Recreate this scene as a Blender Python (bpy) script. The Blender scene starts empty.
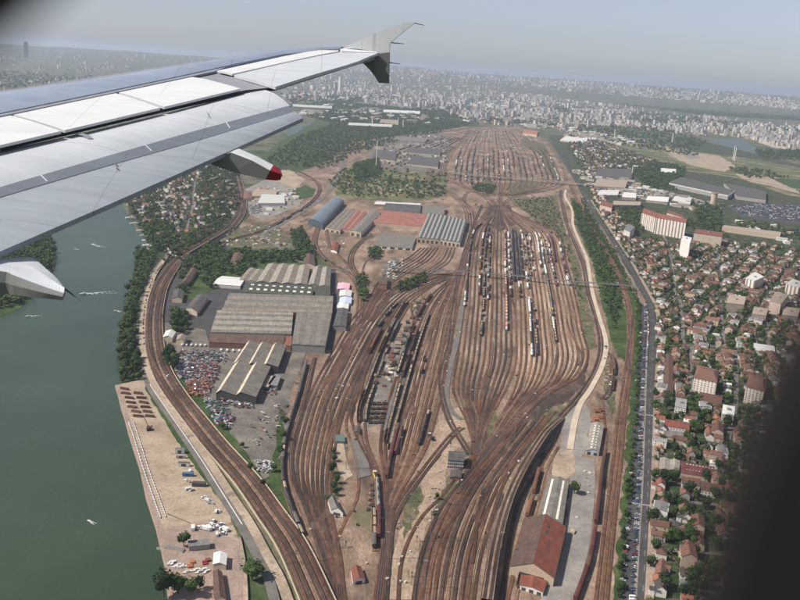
import bpy, math, random
import numpy as np
from mathutils import Vector, Matrix
R = math.radians
sc = bpy.context.scene
rnd = random.Random(7)

# ---------------------------------------------------------------- camera, sky, sun, exposure
ALT = 380.0
PITCH, ROLL, FOV = R(15.19), R(3.66), R(50.0)
FPX = 400.0 / math.tan(FOV / 2)
cp, sp, cr, sr = math.cos(PITCH), math.sin(PITCH), math.cos(ROLL), math.sin(ROLL)
FWD = Vector((0, cp, -sp))
_r0, _u0 = Vector((1, 0, 0)), Vector((0, sp, cp))
RIGHT = _r0 * cr + _u0 * sr
UP = _u0 * cr - _r0 * sr
EYE = Vector((0, 0, ALT))
cam = bpy.data.cameras.new('camera')
cam.lens_unit = 'FOV'
cam.angle = FOV
cam.clip_start, cam.clip_end = 0.02, 200000
cam.dof.use_dof = True
cam.dof.focus_distance = 25.0
cam.dof.aperture_fstop = 4.0
camo = bpy.data.objects.new('camera', cam)
sc.collection.objects.link(camo)
m = Matrix((RIGHT, UP, -FWD)).transposed().to_4x4()
m.translation = EYE
camo.matrix_world = m
sc.camera = camo

SUN_EL = R(47)
SUN_AZ = math.atan2(-0.97, -0.22)        # direction towards the sun, measured from +Y clockwise: atan2(x, y)
sdir = Vector((math.sin(SUN_AZ) * math.cos(SUN_EL), math.cos(SUN_AZ) * math.cos(SUN_EL), math.sin(SUN_EL)))
world = bpy.data.worlds.new("World")
sc.world = world
world.use_nodes = True
wn = world.node_tree
wn.nodes.clear()
sky = wn.nodes.new('ShaderNodeTexSky')
sky.sky_type = 'NISHITA'
sky.sun_disc = False
sky.sun_elevation = SUN_EL
sky.sun_rotation = SUN_AZ
sky.altitude = 380
sky.air_density = 1.0
sky.dust_density = 0.8
sky.ozone_density = 4.5
bg = wn.nodes.new('ShaderNodeBackground')
bg.inputs['Strength'].default_value = 0.083
wo = wn.nodes.new('ShaderNodeOutputWorld')
hs = wn.nodes.new('ShaderNodeHueSaturation')          # hazy summer air: a paler, greyer sky
hs.inputs['Saturation'].default_value = 0.5
tint = wn.nodes.new('ShaderNodeMix')
tint.data_type = 'RGBA'
tint.blend_type = 'MULTIPLY'
tint.inputs[0].default_value = 1.0
tint.inputs[7].default_value = (0.98, 0.985, 1.08, 1)
wn.links.new(sky.outputs[0], hs.inputs['Color'])
wn.links.new(hs.outputs[0], tint.inputs[6])
wn.links.new(tint.outputs[2], bg.inputs[0])
wn.links.new(bg.outputs[0], wo.inputs[0])
sun = bpy.data.lights.new('sun', 'SUN')
sun.energy = 4.6
sun.angle = R(0.5)
sun.color = (1.0, 0.93, 0.83)
suno = bpy.data.objects.new('sun', sun)
suno.rotation_euler = sdir.to_track_quat('Z', 'Y').to_euler()
suno.location = (0, 0, 900)
sc.collection.objects.link(suno)
sc.view_settings.view_transform = 'Standard'
sc.view_settings.look = 'None'
sc.view_settings.gamma = 1
sc.view_settings.exposure = 0.36
sc.view_settings.use_curve_mapping = False
sc.cycles.max_bounces = 5
sc.cycles.diffuse_bounces = 2
sc.cycles.glossy_bounces = 2
sc.cycles.volume_bounces = 0
sc.cycles.use_denoising = True

# ---------------------------------------------------------------- terrain and tracing helpers
def az_bump(az, c, w, a):
    return a * math.exp(-((az - c) / w) ** 2)

def terr(x, y):
    d = math.hypot(x, y)
    if d < 9500 or y < 0:
        return 0.0
    t = min(1.0, (d - 9500) / 15000.0)
    t = t * t * (3 - 2 * t)
    az = math.degrees(math.atan2(x, y))
    top = 305 + az_bump(az, -1.5, 4.5, 95) + az_bump(az, -19, 4, 22) + az_bump(az, 9, 3, 18) - az_bump(az, 26, 7, 60)
    top += 7 * math.sin(az * 1.7) + 4 * math.sin(az * 4.1 + 1)
    return top * t

def ray(px, py):
    return (FWD + RIGHT * ((px - 400) / FPX) + UP * ((300 - py) / FPX)).normalized()

def G(px, py, z=0.0):
    d = ray(px, py)
    t = (z - ALT) / d.z
    return Vector((d.x * t, d.y * t, z))

def GT(px, py):
    d = ray(px, py)
    if d.z < 0:
        t = -ALT / d.z
        if t < 9500:
            return Vector((d.x * t, d.y * t, 0))
    t = 9000.0
    while t < 27000:
        x, y, z = d.x * t, d.y * t, ALT + d.z * t
        if terr(x, y) >= z:
            return Vector((x, y, terr(x, y)))
        t += 90
    return None

def PX(v):
    q = Vector(v) - EYE
    w = q.dot(FWD)
    if w <= 0.01:
        return (-9999, -9999)
    return (400 + FPX * q.dot(RIGHT) / w, 300 - FPX * q.dot(UP) / w)

def inpoly(x, y, poly):
    c = False
    j = len(poly) - 1
    for i in range(len(poly)):
        xi, yi = poly[i][0], poly[i][1]
        xj, yj = poly[j][0], poly[j][1]
        if (yi > y) != (yj > y) and x < (xj - xi) * (y - yi) / (yj - yi) + xi:
            c = not c
        j = i
    return c

def smooth(pts, n=6):
    """Catmull-Rom through 2-D points"""
    P = [pts[0]] + list(pts) + [pts[-1]]
    out = []
    for i in range(1, len(P) - 2):
        a, b, c, d = [np.array(P[k][:2], float) for k in (i - 1, i, i + 1, i + 2)]
        for s in range(n):
            t = s / n
            out.append(0.5 * ((2 * b) + (-a + c) * t + (2 * a - 5 * b + 4 * c - d) * t * t + (-a + 3 * b - 3 * c + d) * t ** 3))
    out.append(np.array(pts[-1][:2], float))
    return out

def gline(pts, n=6, z=0.0):
    """pixel polyline -> smoothed ground polyline"""
    g = [G(p[0], p[1], 0) for p in pts]
    return [Vector((p[0], p[1], z)) for p in smooth([(v.x, v.y) for v in g], n)]

def offset(line, d):
    out = []
    for i, p in enumerate(line):
        a = line[max(0, i - 1)]
        b = line[min(len(line) - 1, i + 1)]
        t = (b - a)
        t.z = 0
        t = t.normalized() if t.length > 1e-6 else Vector((0, 1, 0))
        out.append(p + Vector((t.y, -t.x, 0)) * d)
    return out

# ---------------------------------------------------------------- materials
MATS = {}
def new_mat(name):
    mt = bpy.data.materials.new(name)
    mt.use_nodes = True
    nt = mt.node_tree
    b = nt.nodes['Principled BSDF']
    MATS[name] = mt
    return mt, nt, b

def ramp(nt, fac, stops):
    r = nt.nodes.new('ShaderNodeValToRGB')
    el = r.color_ramp.elements
    while len(el) < len(stops):
        el.new(0.5)
    for e, (p, c) in zip(el, stops):
        e.position = p
        e.color = (c[0], c[1], c[2], 1)
    nt.links.new(fac, r.inputs[0])
    return r.outputs[0]

def coords(nt, scale=(1, 1, 1), rot=0.0, obj=False):
    if obj:
        t = nt.nodes.new('ShaderNodeTexCoord').outputs['Object']
    else:
        t = nt.nodes.new('ShaderNodeNewGeometry').outputs['Position']
    mp = nt.nodes.new('ShaderNodeMapping')
    mp.inputs['Scale'].default_value = scale
    mp.inputs['Rotation'].default_value = (0, 0, rot)
    nt.links.new(t, mp.inputs[0])
    return mp.outputs[0]

def noise(nt, co, scale, detail=4, rough=0.6, dist=0.0):
    n = nt.nodes.new('ShaderNodeTexNoise')
    n.inputs['Scale'].default_value = scale
    n.inputs['Detail'].default_value = detail
    n.inputs['Roughness'].default_value = rough
    n.inputs['Distortion'].default_value = dist
    nt.links.new(co, n.inputs['Vector'])
    return n.outputs['Fac']

def mixc(nt, a, b, fac, mode='MIX'):
    mx = nt.nodes.new('ShaderNodeMix')
    mx.data_type = 'RGBA'
    mx.blend_type = mode
    for sock, val in ((mx.inputs[0], fac), (mx.inputs[6], a), (mx.inputs[7], b)):
        if hasattr(val, 'links'):
            nt.links.new(val, sock)
        elif isinstance(val, (int, float)):
            sock.default_value = val
        else:
            sock.default_value = (val[0], val[1], val[2], 1)
    return mx.outputs[2]

def ground_mat(name, stops, s1=0.02, s2=0.2, aniso=(1, 1, 1), rot=0.0, rough=0.95, fine=0.35, patches=None):
    """broad noise picks the colour, fine noise breaks it up; patches = (colour, scale, lo, hi) is a stain layer"""
    mt, nt, b = new_mat(name)
    co = coords(nt, aniso, rot)
    n1 = noise(nt, co, s1, 6, 0.65)
    col = ramp(nt, n1, stops)
    n2 = noise(nt, co, s2, 5, 0.7)
    g = ramp(nt, n2, [(0.3, (1 - fine,) * 3), (0.7, (1 + fine,) * 3)])
    col = mixc(nt, col, g, 1.0, 'MULTIPLY')
    if patches:
        for (c, s, lo, hi) in patches:
            n3 = noise(nt, coords(nt, aniso, rot), s, 5, 0.6)
            f = ramp(nt, n3, [(lo, (0, 0, 0)), (hi, (1, 1, 1))])
            col = mixc(nt, col, c, f)
    nt.links.new(col, b.inputs['Base Color'])
    b.inputs['Roughness'].default_value = rough
    b.inputs['Specular IOR Level'].default_value = 0.15
    return mt

def plain(name, c, rough=0.7, var=0.18, scale=0.35, metal=0.0, spec=0.3, rand=0.0, emit=None):
    mt, nt, b = new_mat(name)
    n = noise(nt, coords(nt), scale, 4, 0.65)
    g = ramp(nt, n, [(0.3, tuple(v * (1 - var) for v in c)), (0.7, tuple(min(1, v * (1 + var)) for v in c))])
    if rand:
        oi = nt.nodes.new('ShaderNodeObjectInfo')
        g2 = ramp(nt, oi.outputs['Random'], [(0, (1 - rand,) * 3), (1, (1 + rand,) * 3)])
        g = mixc(nt, g, g2, 1.0, 'MULTIPLY')
    nt.links.new(g, b.inputs['Base Color'])
    b.inputs['Roughness'].default_value = rough
    b.inputs['Metallic'].default_value = metal
    b.inputs['Specular IOR Level'].default_value = spec
    return mt

def ribbed(name, c1, c2, period, rough=0.8, dirt=(0.1, 0.09, 0.08), var=0.35):
    """sheet roof: ribs run by UV v, u is metres across the ribs"""
    mt, nt, b = new_mat(name)
    uv = nt.nodes.new('ShaderNodeUVMap')
    mp = nt.nodes.new('ShaderNodeMapping')
    mp.inputs['Scale'].default_value = (1.0 / period, 0.03, 1)
    nt.links.new(uv.outputs[0], mp.inputs[0])
    w = nt.nodes.new('ShaderNodeTexNoise')
    w.inputs['Scale'].default_value = 1.0
    w.inputs['Detail'].default_value = 3
    nt.links.new(mp.outputs[0], w.inputs['Vector'])
    col = ramp(nt, w.outputs['Fac'], [(0.35, c1), (0.65, c2)])
    br = nt.nodes.new('ShaderNodeTexBrick')          # sheets replaced at different times
    br.inputs['Scale'].default_value = 1.0
    br.inputs['Brick Width'].default_value = 7.0
    br.inputs['Row Height'].default_value = 3.1
    br.inputs['Mortar Size'].default_value = 0.05
    br.inputs['Color1'].default_value = (0.72, 0.72, 0.74, 1)
    br.inputs['Color2'].default_value = (1.12, 1.10, 1.06, 1)
    br.inputs['Mortar'].default_value = (0.7, 0.7, 0.7, 1)
    nt.links.new(uv.outputs[0], br.inputs['Vector'])
    col = mixc(nt, col, br.outputs['Color'], 0.8, 'MULTIPLY')
    n5 = noise(nt, coords(nt), 0.05, 5, 0.7)
    col = mixc(nt, col, (0.16, 0.085, 0.05), ramp(nt, n5, [(0.58, (0, 0, 0)), (0.75, (0.5, 0.5, 0.5))]))
    n = noise(nt, coords(nt), 0.08, 6, 0.7)
    f = ramp(nt, n, [(0.42, (0, 0, 0)), (0.8, (var,) * 3)])
    col = mixc(nt, col, dirt, f)
    nt.links.new(col, b.inputs['Base Color'])
    b.inputs['Roughness'].default_value = rough
    b.inputs['Specular IOR Level'].default_value = 0.25
    return mt

def facade(name, wall, glass, du=3.2, dv=2.9, fw=0.42, fh=0.5, rough=0.8):
    """rendered wall with a grid of window openings, by UV in metres"""
    mt, nt, b = new_mat(name)
    uv = nt.nodes.new('ShaderNodeUVMap')
    sx = nt.nodes.new('ShaderNodeSeparateXYZ')
    nt.links.new(uv.outputs[0], sx.inputs[0])
    outs = []
    for ax, per, fr in ((0, du, fw), (1, dv, fh)):
        a = nt.nodes.new('ShaderNodeMath'); a.operation = 'DIVIDE'; a.inputs[1].default_value = per
        nt.links.new(sx.outputs[ax], a.inputs[0])
        f = nt.nodes.new('ShaderNodeMath'); f.operation = 'FRACT'
        nt.links.new(a.outputs[0], f.inputs[0])
        s = nt.nodes.new('ShaderNodeMath'); s.operation = 'SUBTRACT'; s.inputs[1].default_value = 0.5
        nt.links.new(f.outputs[0], s.inputs[0])
        ab = nt.nodes.new('ShaderNodeMath'); ab.operation = 'ABSOLUTE'
        nt.links.new(s.outputs[0], ab.inputs[0])
        l = nt.nodes.new('ShaderNodeMath'); l.operation = 'LESS_THAN'; l.inputs[1].default_value = fr / 2
        nt.links.new(ab.outputs[0], l.inputs[0])
        outs.append(l.outputs[0])
    mu = nt.nodes.new('ShaderNodeMath'); mu.operation = 'MULTIPLY'
    nt.links.new(outs[0], mu.inputs[0]); nt.links.new(outs[1], mu.inputs[1])
    n = noise(nt, coords(nt), 0.15, 5, 0.7)
    wc = ramp(nt, n, [(0.3, tuple(v * 0.82 for v in wall)), (0.7, tuple(min(1, v * 1.12) for v in wall))])
    col = mixc(nt, wc, glass, mu.outputs[0])
    nt.links.new(col, b.inputs['Base Color'])
    b.inputs['Roughness'].default_value = rough
    b.inputs['Specular IOR Level'].default_value = 0.3
    return mt

def foliage(name, dark, mid, light, scale=0.12, rand=0.25):
    mt, nt, b = new_mat(name)
    n = noise(nt, coords(nt), scale, 5, 0.75)
    col = ramp(nt, n, [(0.3, dark), (0.5, mid), (0.72, light)])
    oi = nt.nodes.new('ShaderNodeObjectInfo')
    g2 = ramp(nt, oi.outputs['Random'], [(0, (1 - rand, 1 - rand, 1 - rand)), (1, (1 + rand, 1 + rand * .7, 1 + rand * .5))])
    col = mixc(nt, col, g2, 1.0, 'MULTIPLY')
    nt.links.new(col, b.inputs['Base Color'])
    b.inputs['Roughness'].default_value = 0.85
    b.inputs['Specular IOR Level'].default_value = 0.15
    return mt

# ground covers
M_land = ground_mat('mat_land', [(0.30, (0.025, 0.048, 0.018)), (0.45, (0.06, 0.085, 0.035)), (0.55, (0.15, 0.13, 0.095)), (0.64, (0.075, 0.085, 0.045)), (0.75, (0.26, 0.22, 0.17))], 0.006, 0.05, fine=0.5)
M_town = ground_mat('mat_town', [(0.34, (0.022, 0.042, 0.014)), (0.50, (0.036, 0.056, 0.02)), (0.57, (0.09, 0.078, 0.062)), (0.70, (0.15, 0.125, 0.10))], 0.05, 0.35, fine=0.35)
M_yard = ground_mat('mat_yard', [(0.28, (0.085, 0.060, 0.044)), (0.42, (0.17, 0.118, 0.084)), (0.55, (0.25, 0.177, 0.130)), (0.70, (0.39, 0.29, 0.215))], 0.018, 0.4, (1.0, 0.42, 1), fine=0.38,
                    patches=[((0.075, 0.058, 0.048), 0.03, 0.55, 0.68), ((0.12, 0.115, 0.065), 0.024, 0.57, 0.70)])
M_sand = ground_mat('mat_sand', [(0.3, (0.23, 0.175, 0.125)), (0.5, (0.35, 0.275, 0.20)), (0.7, (0.47, 0.38, 0.285))], 0.03, 0.5, fine=0.3, patches=[((0.20, 0.155, 0.12), 0.06, 0.55, 0.7)])
M_dirt = ground_mat('mat_dirt', [(0.3, (0.09, 0.08, 0.068)), (0.5, (0.15, 0.135, 0.115)), (0.7, (0.24, 0.21, 0.175))], 0.03, 0.4, fine=0.35)
M_concrete = ground_mat('mat_concrete', [(0.3, (0.17, 0.155, 0.14)), (0.5, (0.24, 0.22, 0.195)), (0.7, (0.33, 0.30, 0.26))], 0.03, 0.5, fine=0.2)
M_grass = ground_mat('mat_grass', [(0.3, (0.022, 0.042, 0.012)), (0.5, (0.045, 0.075, 0.022)), (0.62, (0.075, 0.095, 0.035)), (0.75, (0.14, 0.12, 0.07))], 0.03, 0.3, fine=0.4)
M_scrub = ground_mat('mat_scrub', [(0.3, (0.05, 0.062, 0.028)), (0.48, (0.095, 0.095, 0.05)), (0.6, (0.17, 0.135, 0.09)), (0.75, (0.25, 0.19, 0.135))], 0.06, 0.5, fine=0.35)
M_asphalt = ground_mat('mat_asphalt', [(0.3, (0.045, 0.045, 0.046)), (0.7, (0.085, 0.083, 0.08))], 0.05, 0.6, fine=0.2)
M_road = ground_mat('mat_road', [(0.3, (0.115, 0.105, 0.095)), (0.7, (0.19, 0.175, 0.155))], 0.04, 0.5, fine=0.2)
M_pave = ground_mat('mat_pave', [(0.3, (0.22, 0.165, 0.135)), (0.7, (0.36, 0.27, 0.22))], 0.06, 0.5, fine=0.25)
M_white = plain('mat_white_line', (0.75, 0.74, 0.7), 0.6, 0.1)
BALLAST = []
for i, (a, bb) in enumerate([((0.066, 0.034, 0.022), (0.155, 0.083, 0.053)), ((0.105, 0.052, 0.032), (0.205, 0.110, 0.070)), ((0.040, 0.028, 0.022), (0.095, 0.063, 0.046)), ((0.155, 0.094, 0.063), (0.28, 0.18, 0.122))]):
    BALLAST.append(ground_mat('mat_ballast_%d' % i, [(0.35, a), (0.65, bb)], 0.02, 0.25, (1, 0.5, 1), fine=0.5, patches=[((0.24, 0.18, 0.13), 0.03, 0.60, 0.75), ((0.03, 0.023, 0.018), 0.015, 0.56, 0.70)]))
M_rail = plain('mat_rail', (0.055, 0.034, 0.026), 0.5, 0.2, 0.1, spec=0.5)
M_railshine = plain('mat_rail_polished', (0.16, 0.10, 0.075), 0.45, 0.2, 0.1, spec=0.5)
M_sleeper = plain('mat_sleeper', (0.16, 0.125, 0.10), 0.9, 0.3, 0.3)

# water: green river, small wind ripples
M_water, nt, b = new_mat('mat_river_water')
n = noise(nt, coords(nt), 0.004, 4, 0.6)
nt.links.new(ramp(nt, n, [(0.3, (0.020, 0.042, 0.021)), (0.7, (0.042, 0.068, 0.037))]), b.inputs['Base Color'])
b.inputs['Roughness'].default_value = 0.30
b.inputs['IOR'].default_value = 1.33
bp = nt.nodes.new('ShaderNodeBump')
bp.inputs['Strength'].default_value = 0.30
bp.inputs['Distance'].default_value = 1.0
nw = noise(nt, coords(nt, (1, 0.45, 1), R(35)), 0.16, 5, 0.65, 0.6)
nt.links.new(nw, bp.inputs['Height'])
nt.links.new(bp.outputs[0], b.inputs['Normal'])

# building materials
RO = {
 'brown': plain('mat_roof_brown', (0.15, 0.076, 0.056), 0.85, 0.35, 0.5, rand=0.3),
 'red': plain('mat_roof_red', (0.20, 0.075, 0.052), 0.85, 0.3, 0.5, rand=0.3),
 'orange': plain('mat_roof_orange', (0.32, 0.13, 0.08), 0.85, 0.3, 0.5, rand=0.2),
 'grey': plain('mat_roof_grey', (0.20, 0.195, 0.19), 0.8, 0.25, 0.4, rand=0.3),
 'dark': plain('mat_roof_dark', (0.072, 0.062, 0.058), 0.8, 0.25, 0.4, rand=0.3),
 'white': plain('mat_roof_white', (0.58, 0.57, 0.54), 0.7, 0.15, 0.2, rand=0.15),
 'tan': plain('mat_roof_tan', (0.33, 0.26, 0.20), 0.8, 0.25, 0.3, rand=0.2),
}
WA = {
 'cream': plain('mat_wall_cream', (0.48, 0.39, 0.29), 0.85, 0.12, 0.3),
 'white': plain('mat_wall_white', (0.68, 0.64, 0.58), 0.85, 0.1, 0.3),
 'grey': plain('mat_wall_grey', (0.30, 0.28, 0.26), 0.85, 0.15, 0.3),
 'brick': plain('mat_wall_brick', (0.25, 0.13, 0.09), 0.85, 0.2, 0.6),
 'dark': plain('mat_wall_dark', (0.07, 0.065, 0.06), 0.85, 0.2, 0.3),
}
FA = {
 'white': facade('mat_facade_white', (0.70, 0.66, 0.60), (0.10, 0.10, 0.11)),
 'cream': facade('mat_facade_cream', (0.58, 0.48, 0.37), (0.10, 0.09, 0.09)),
 'pink': facade('mat_facade_pink', (0.60, 0.46, 0.38), (0.12, 0.10, 0.10)),
 'grey': facade('mat_facade_grey', (0.36, 0.35, 0.33), (0.07, 0.08, 0.09), 3.2, 3.0, 0.6, 0.45),
 'strip': facade('mat_facade_strip', (0.72, 0.66, 0.58), (0.20, 0.15, 0.12), 9.0, 3.0, 0.42, 0.93),
 'tan': facade('mat_facade_tan', (0.42, 0.34, 0.27), (0.09, 0.08, 0.08), 3.0, 2.9, 0.5, 0.42),
}
M_glass = plain('mat_glass', (0.05, 0.06, 0.07), 0.2, 0.2, 0.3, spec=0.6)
M_skylight = plain('mat_skylight', (0.72, 0.66, 0.55), 0.5, 0.22, 0.25)
M_sheet_grey = ribbed('mat_sheet_grey', (0.155, 0.145, 0.125), (0.225, 0.205, 0.175), 3.0)
M_sheet_light = ribbed('mat_sheet_light', (0.26, 0.24, 0.205), (0.36, 0.325, 0.27), 3.0)
M_sheet_tan = ribbed('mat_sheet_tan', (0.21, 0.175, 0.14), (0.31, 0.265, 0.21), 2.5)
M_sheet_green = ribbed('mat_sheet_green', (0.05, 0.06, 0.045), (0.085, 0.095, 0.07), 3.0)
M_sheet_brown = ribbed('mat_sheet_brown', (0.095, 0.06, 0.046), (0.15, 0.095, 0.07), 4.0)
M_sheet_red = ribbed('mat_sheet_red', (0.26, 0.10, 0.075), (0.38, 0.17, 0.13), 3.0, var=0.25)
M_sheet_dark = ribbed('mat_sheet_dark', (0.075, 0.072, 0.07), (0.12, 0.115, 0.11), 3.0)
M_sheet_blue = ribbed('mat_sheet_blue', (0.12, 0.155, 0.185), (0.19, 0.235, 0.27), 3.0)
M_tile_red = ribbed('mat_tile_red', (0.19, 0.058, 0.038), (0.26, 0.084, 0.054), 1.5, var=0.35)
M_tile_brown = ribbed('mat_tile_brown', (0.085, 0.052, 0.042), (0.125, 0.077, 0.058), 1.5, var=0.3)
M_steel = plain('mat_steel', (0.22, 0.22, 0.22), 0.6, 0.2, 0.5)
M_mast = plain('mat_mast', (0.13, 0.115, 0.10), 0.7, 0.2, 0.5)
M_trunk = plain('mat_trunk', (0.09, 0.065, 0.045), 0.9, 0.25, 1.0)
LEAF = [foliage('mat_leaf_0', (0.013, 0.030, 0.008), (0.033, 0.060, 0.016), (0.08, 0.115, 0.034)),
        foliage('mat_leaf_1', (0.020, 0.038, 0.010), (0.048, 0.075, 0.022), (0.11, 0.135, 0.046)),
        foliage('mat_leaf_2', (0.008, 0.021, 0.008), (0.019, 0.038, 0.013), (0.042, 0.068, 0.022))]
def paint(name, c, rough=0.5, rand=0.15):
    return plain('mat_' + name, c, rough, 0.1, 1.0, spec=0.5, rand=rand)

# ---------------------------------------------------------------- mesh builder
class MB:
    def __init__(s):
        s.v, s.f, s.m, s.uv, s.mats = [], [], [], [], []
    def mi(s, mat):
        if mat not in s.mats:
            s.mats.append(mat)
        return s.mats.index(mat)
    def face(s, pts, mat, uvs=None):
        b = len(s.v)
        s.v.extend(tuple(p) for p in pts)
        s.f.append(tuple(range(b, b + len(pts))))
        s.m.append(s.mi(mat))
        s.uv.append(uvs or [(0, 0)] * len(pts))
    def wallface(s, a, b_, z0, z1, mat, z1b=None):
        L = math.hypot(b_[0] - a[0], b_[1] - a[1])
        zb = z1 if z1b is None else z1b
        s.face([(a[0], a[1], z0), (b_[0], b_[1], z0), (b_[0], b_[1], zb), (a[0], a[1], z1)], mat, [(0, 0), (L, 0), (L, zb - z0), (0, z1 - z0)])
    def box(s, x0, x1, y0, y1, z0, z1, mat, top=None, bottom=False):
        c = [(x0, y0), (x1, y0), (x1, y1), (x0, y1)]
        for i in range(4):
            s.wallface(c[i], c[(i + 1) % 4], z0, z1, mat)
        s.face([(p[0], p[1], z1) for p in c], top or mat, [(p[0], p[1]) for p in c])
        if bottom:
            s.face([(p[0], p[1], z0) for p in reversed(c)], mat)
    def prism(s, poly, z0, z1, mat, top=None):
        n = len(poly)
        a = sum(poly[i][0] * poly[(i + 1) % n][1] - poly[(i + 1) % n][0] * poly[i][1] for i in range(n))
        if a < 0:
            poly = list(reversed(poly))
        for i in range(n):
            s.wallface(poly[i], poly[(i + 1) % n], z0, z1, mat)
        s.face([(p[0], p[1], z1) for p in poly], top or mat, [(p[0], p[1]) for p in poly])
    def tube(s, a, b_, r, mat, n=6, r2=None, caps=True):
        a, b_ = Vector(a), Vector(b_)
        d = (b_ - a).normalized()
        u = d.orthogonal().normalized()
        w = d.cross(u)
        r2 = r if r2 is None else r2
        A = [a + (u * math.cos(2 * math.pi * k / n) + w * math.sin(2 * math.pi * k / n)) * r for k in range(n)]
        B = [b_ + (u * math.cos(2 * math.pi * k / n) + w * math.sin(2 * math.pi * k / n)) * r2 for k in range(n)]
        for k in range(n):
            s.face([A[k], A[(k + 1) % n], B[(k + 1) % n], B[k]], mat)
        if caps:
            s.face(list(reversed(A)), mat)
            s.face(B, mat)
    def beam(s, a, b_, w, h, mat):
        """rectangular bar between two points (w across, h vertical)"""
        a, b_ = Vector(a), Vector(b_)
        d = (b_ - a).normalized()
        side = d.cross(Vector((0, 0, 1)))
        side = (side.normalized() if side.length > 1e-4 else Vector((1, 0, 0))) * (w / 2)
        up = side.cross(d).normalized() * (h / 2)
        q = [a - side - up, a + side - up, a + side + up, a - side + up]
        p = [v + (b_ - a) for v in q]
        for k in range(4):
            s.face([q[k], q[(k + 1) % 4], p[(k + 1) % 4], p[k]], mat)
        s.face(list(reversed(q)), mat)
        s.face(p, mat)
    def strip(s, L, Rr, mat, u0=0.0, width=None):
        """ribbon between two equal-length polylines"""
        d = 0.0
        for i in range(len(L) - 1):
            seg = (L[i + 1] - L[i]).length
            w = width or (L[i] - Rr[i]).length
            s.face([Rr[i], L[i], L[i + 1], Rr[i + 1]][::-1] if False else [L[i], Rr[i], Rr[i + 1], L[i + 1]], mat, [(0, d), (w, d), (w, d + seg), (0, d + seg)])
            d += seg
    def add(s, o, M=None):
        b = len(s.v)
        if M is None:
            s.v.extend(o.v)
        else:
            s.v.extend(tuple(M @ Vector(p)) for p in o.v)
        mm = [s.mi(x) for x in o.mats]
        s.f.extend(tuple(i + b for i in f) for f in o.f)
        s.m.extend(mm[i] for i in o.m)
        s.uv.extend(o.uv)
        return s
    def mesh(s, name, smooth_=False):
        me = bpy.data.meshes.new(name)
        me.from_pydata(s.v, [], s.f)
        for mt in s.mats:
            me.materials.append(mt)
        me.polygons.foreach_set('material_index', s.m)
        ul = me.uv_layers.new(name='UVMap')
        flat = [c for f in s.uv for p in f for c in p]
        ul.data.foreach_set('uv', flat)
        if smooth_:
            me.polygons.foreach_set('use_smooth', [True] * len(me.polygons))
        me.update()
        return me
    def obj(s, name, parent=None, smooth_=False):
        o = bpy.data.objects.new(name, s.mesh(name, smooth_))
        sc.collection.objects.link(o)
        if parent:
            o.parent = parent
        return o
    def arrays(s):
        V = np.array(s.v, np.float32).reshape(-1, 3)
        lt = np.array([len(f) for f in s.f], np.int32)
        lv = np.array([i for f in s.f for i in f], np.int32)
        return V, lv, lt, np.array(s.m, np.int32)

def merged(name, items):
    """items: list of (MB, 4x4 Matrix) -> one mesh object (for uncountable masses)"""
    mats, cache = [], {}
    Vs, Ls, Ts, Ms = [], [], [], []
    base = 0
    for mb, M in items:
        k = id(mb)
        if k not in cache:
            V, lv, lt, mi = mb.arrays()
            for mt in mb.mats:
                if mt not in mats:
                    mats.append(mt)
            remap = np.array([mats.index(mt) for mt in mb.mats], np.int32)
            cache[k] = (V, lv, lt, remap[mi])
        V, lv, lt, mi = cache[k]
        A = np.array(M, np.float64)
        Vs.append(V @ A[:3, :3].T + A[:3, 3])
        Ls.append(lv + base)
        Ts.append(lt)
        Ms.append(mi)
        base += len(V)
    V, L, T, Mi = map(np.concatenate, (Vs, Ls, Ts, Ms))
    me = bpy.data.meshes.new(name)
    me.vertices.add(len(V)); me.vertices.foreach_set('co', V.astype(np.float32).ravel())
    me.loops.add(len(L)); me.loops.foreach_set('vertex_index', L.astype(np.int32))
    me.polygons.add(len(T))
    st = np.concatenate([[0], np.cumsum(T)[:-1]]).astype(np.int32)
    me.polygons.foreach_set('loop_start', st)
    me.polygons.foreach_set('loop_total', T.astype(np.int32))
    for mt in mats:
        me.materials.append(mt)
    me.polygons.foreach_set('material_index', Mi.astype(np.int32))
    me.update(calc_edges=True)
    me.validate()
    o = bpy.data.objects.new(name, me)
    sc.collection.objects.link(o)
    return o

def tag(o, label, cat=None, group=None, kind=None):
    if label: o['label'] = label
    if cat: o['category'] = cat
    if group: o['group'] = group
    if kind: o['kind'] = kind
    return o

def empty(name, loc=(0, 0, 0), rz=0.0):
    o = bpy.data.objects.new(name, None)
    o.empty_display_size = 1
    sc.collection.objects.link(o)
    o.location = loc
    o.rotation_euler = (0, 0, rz)
    return o
def struct(o):
    o['kind'] = 'structure'
    return o

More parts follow.
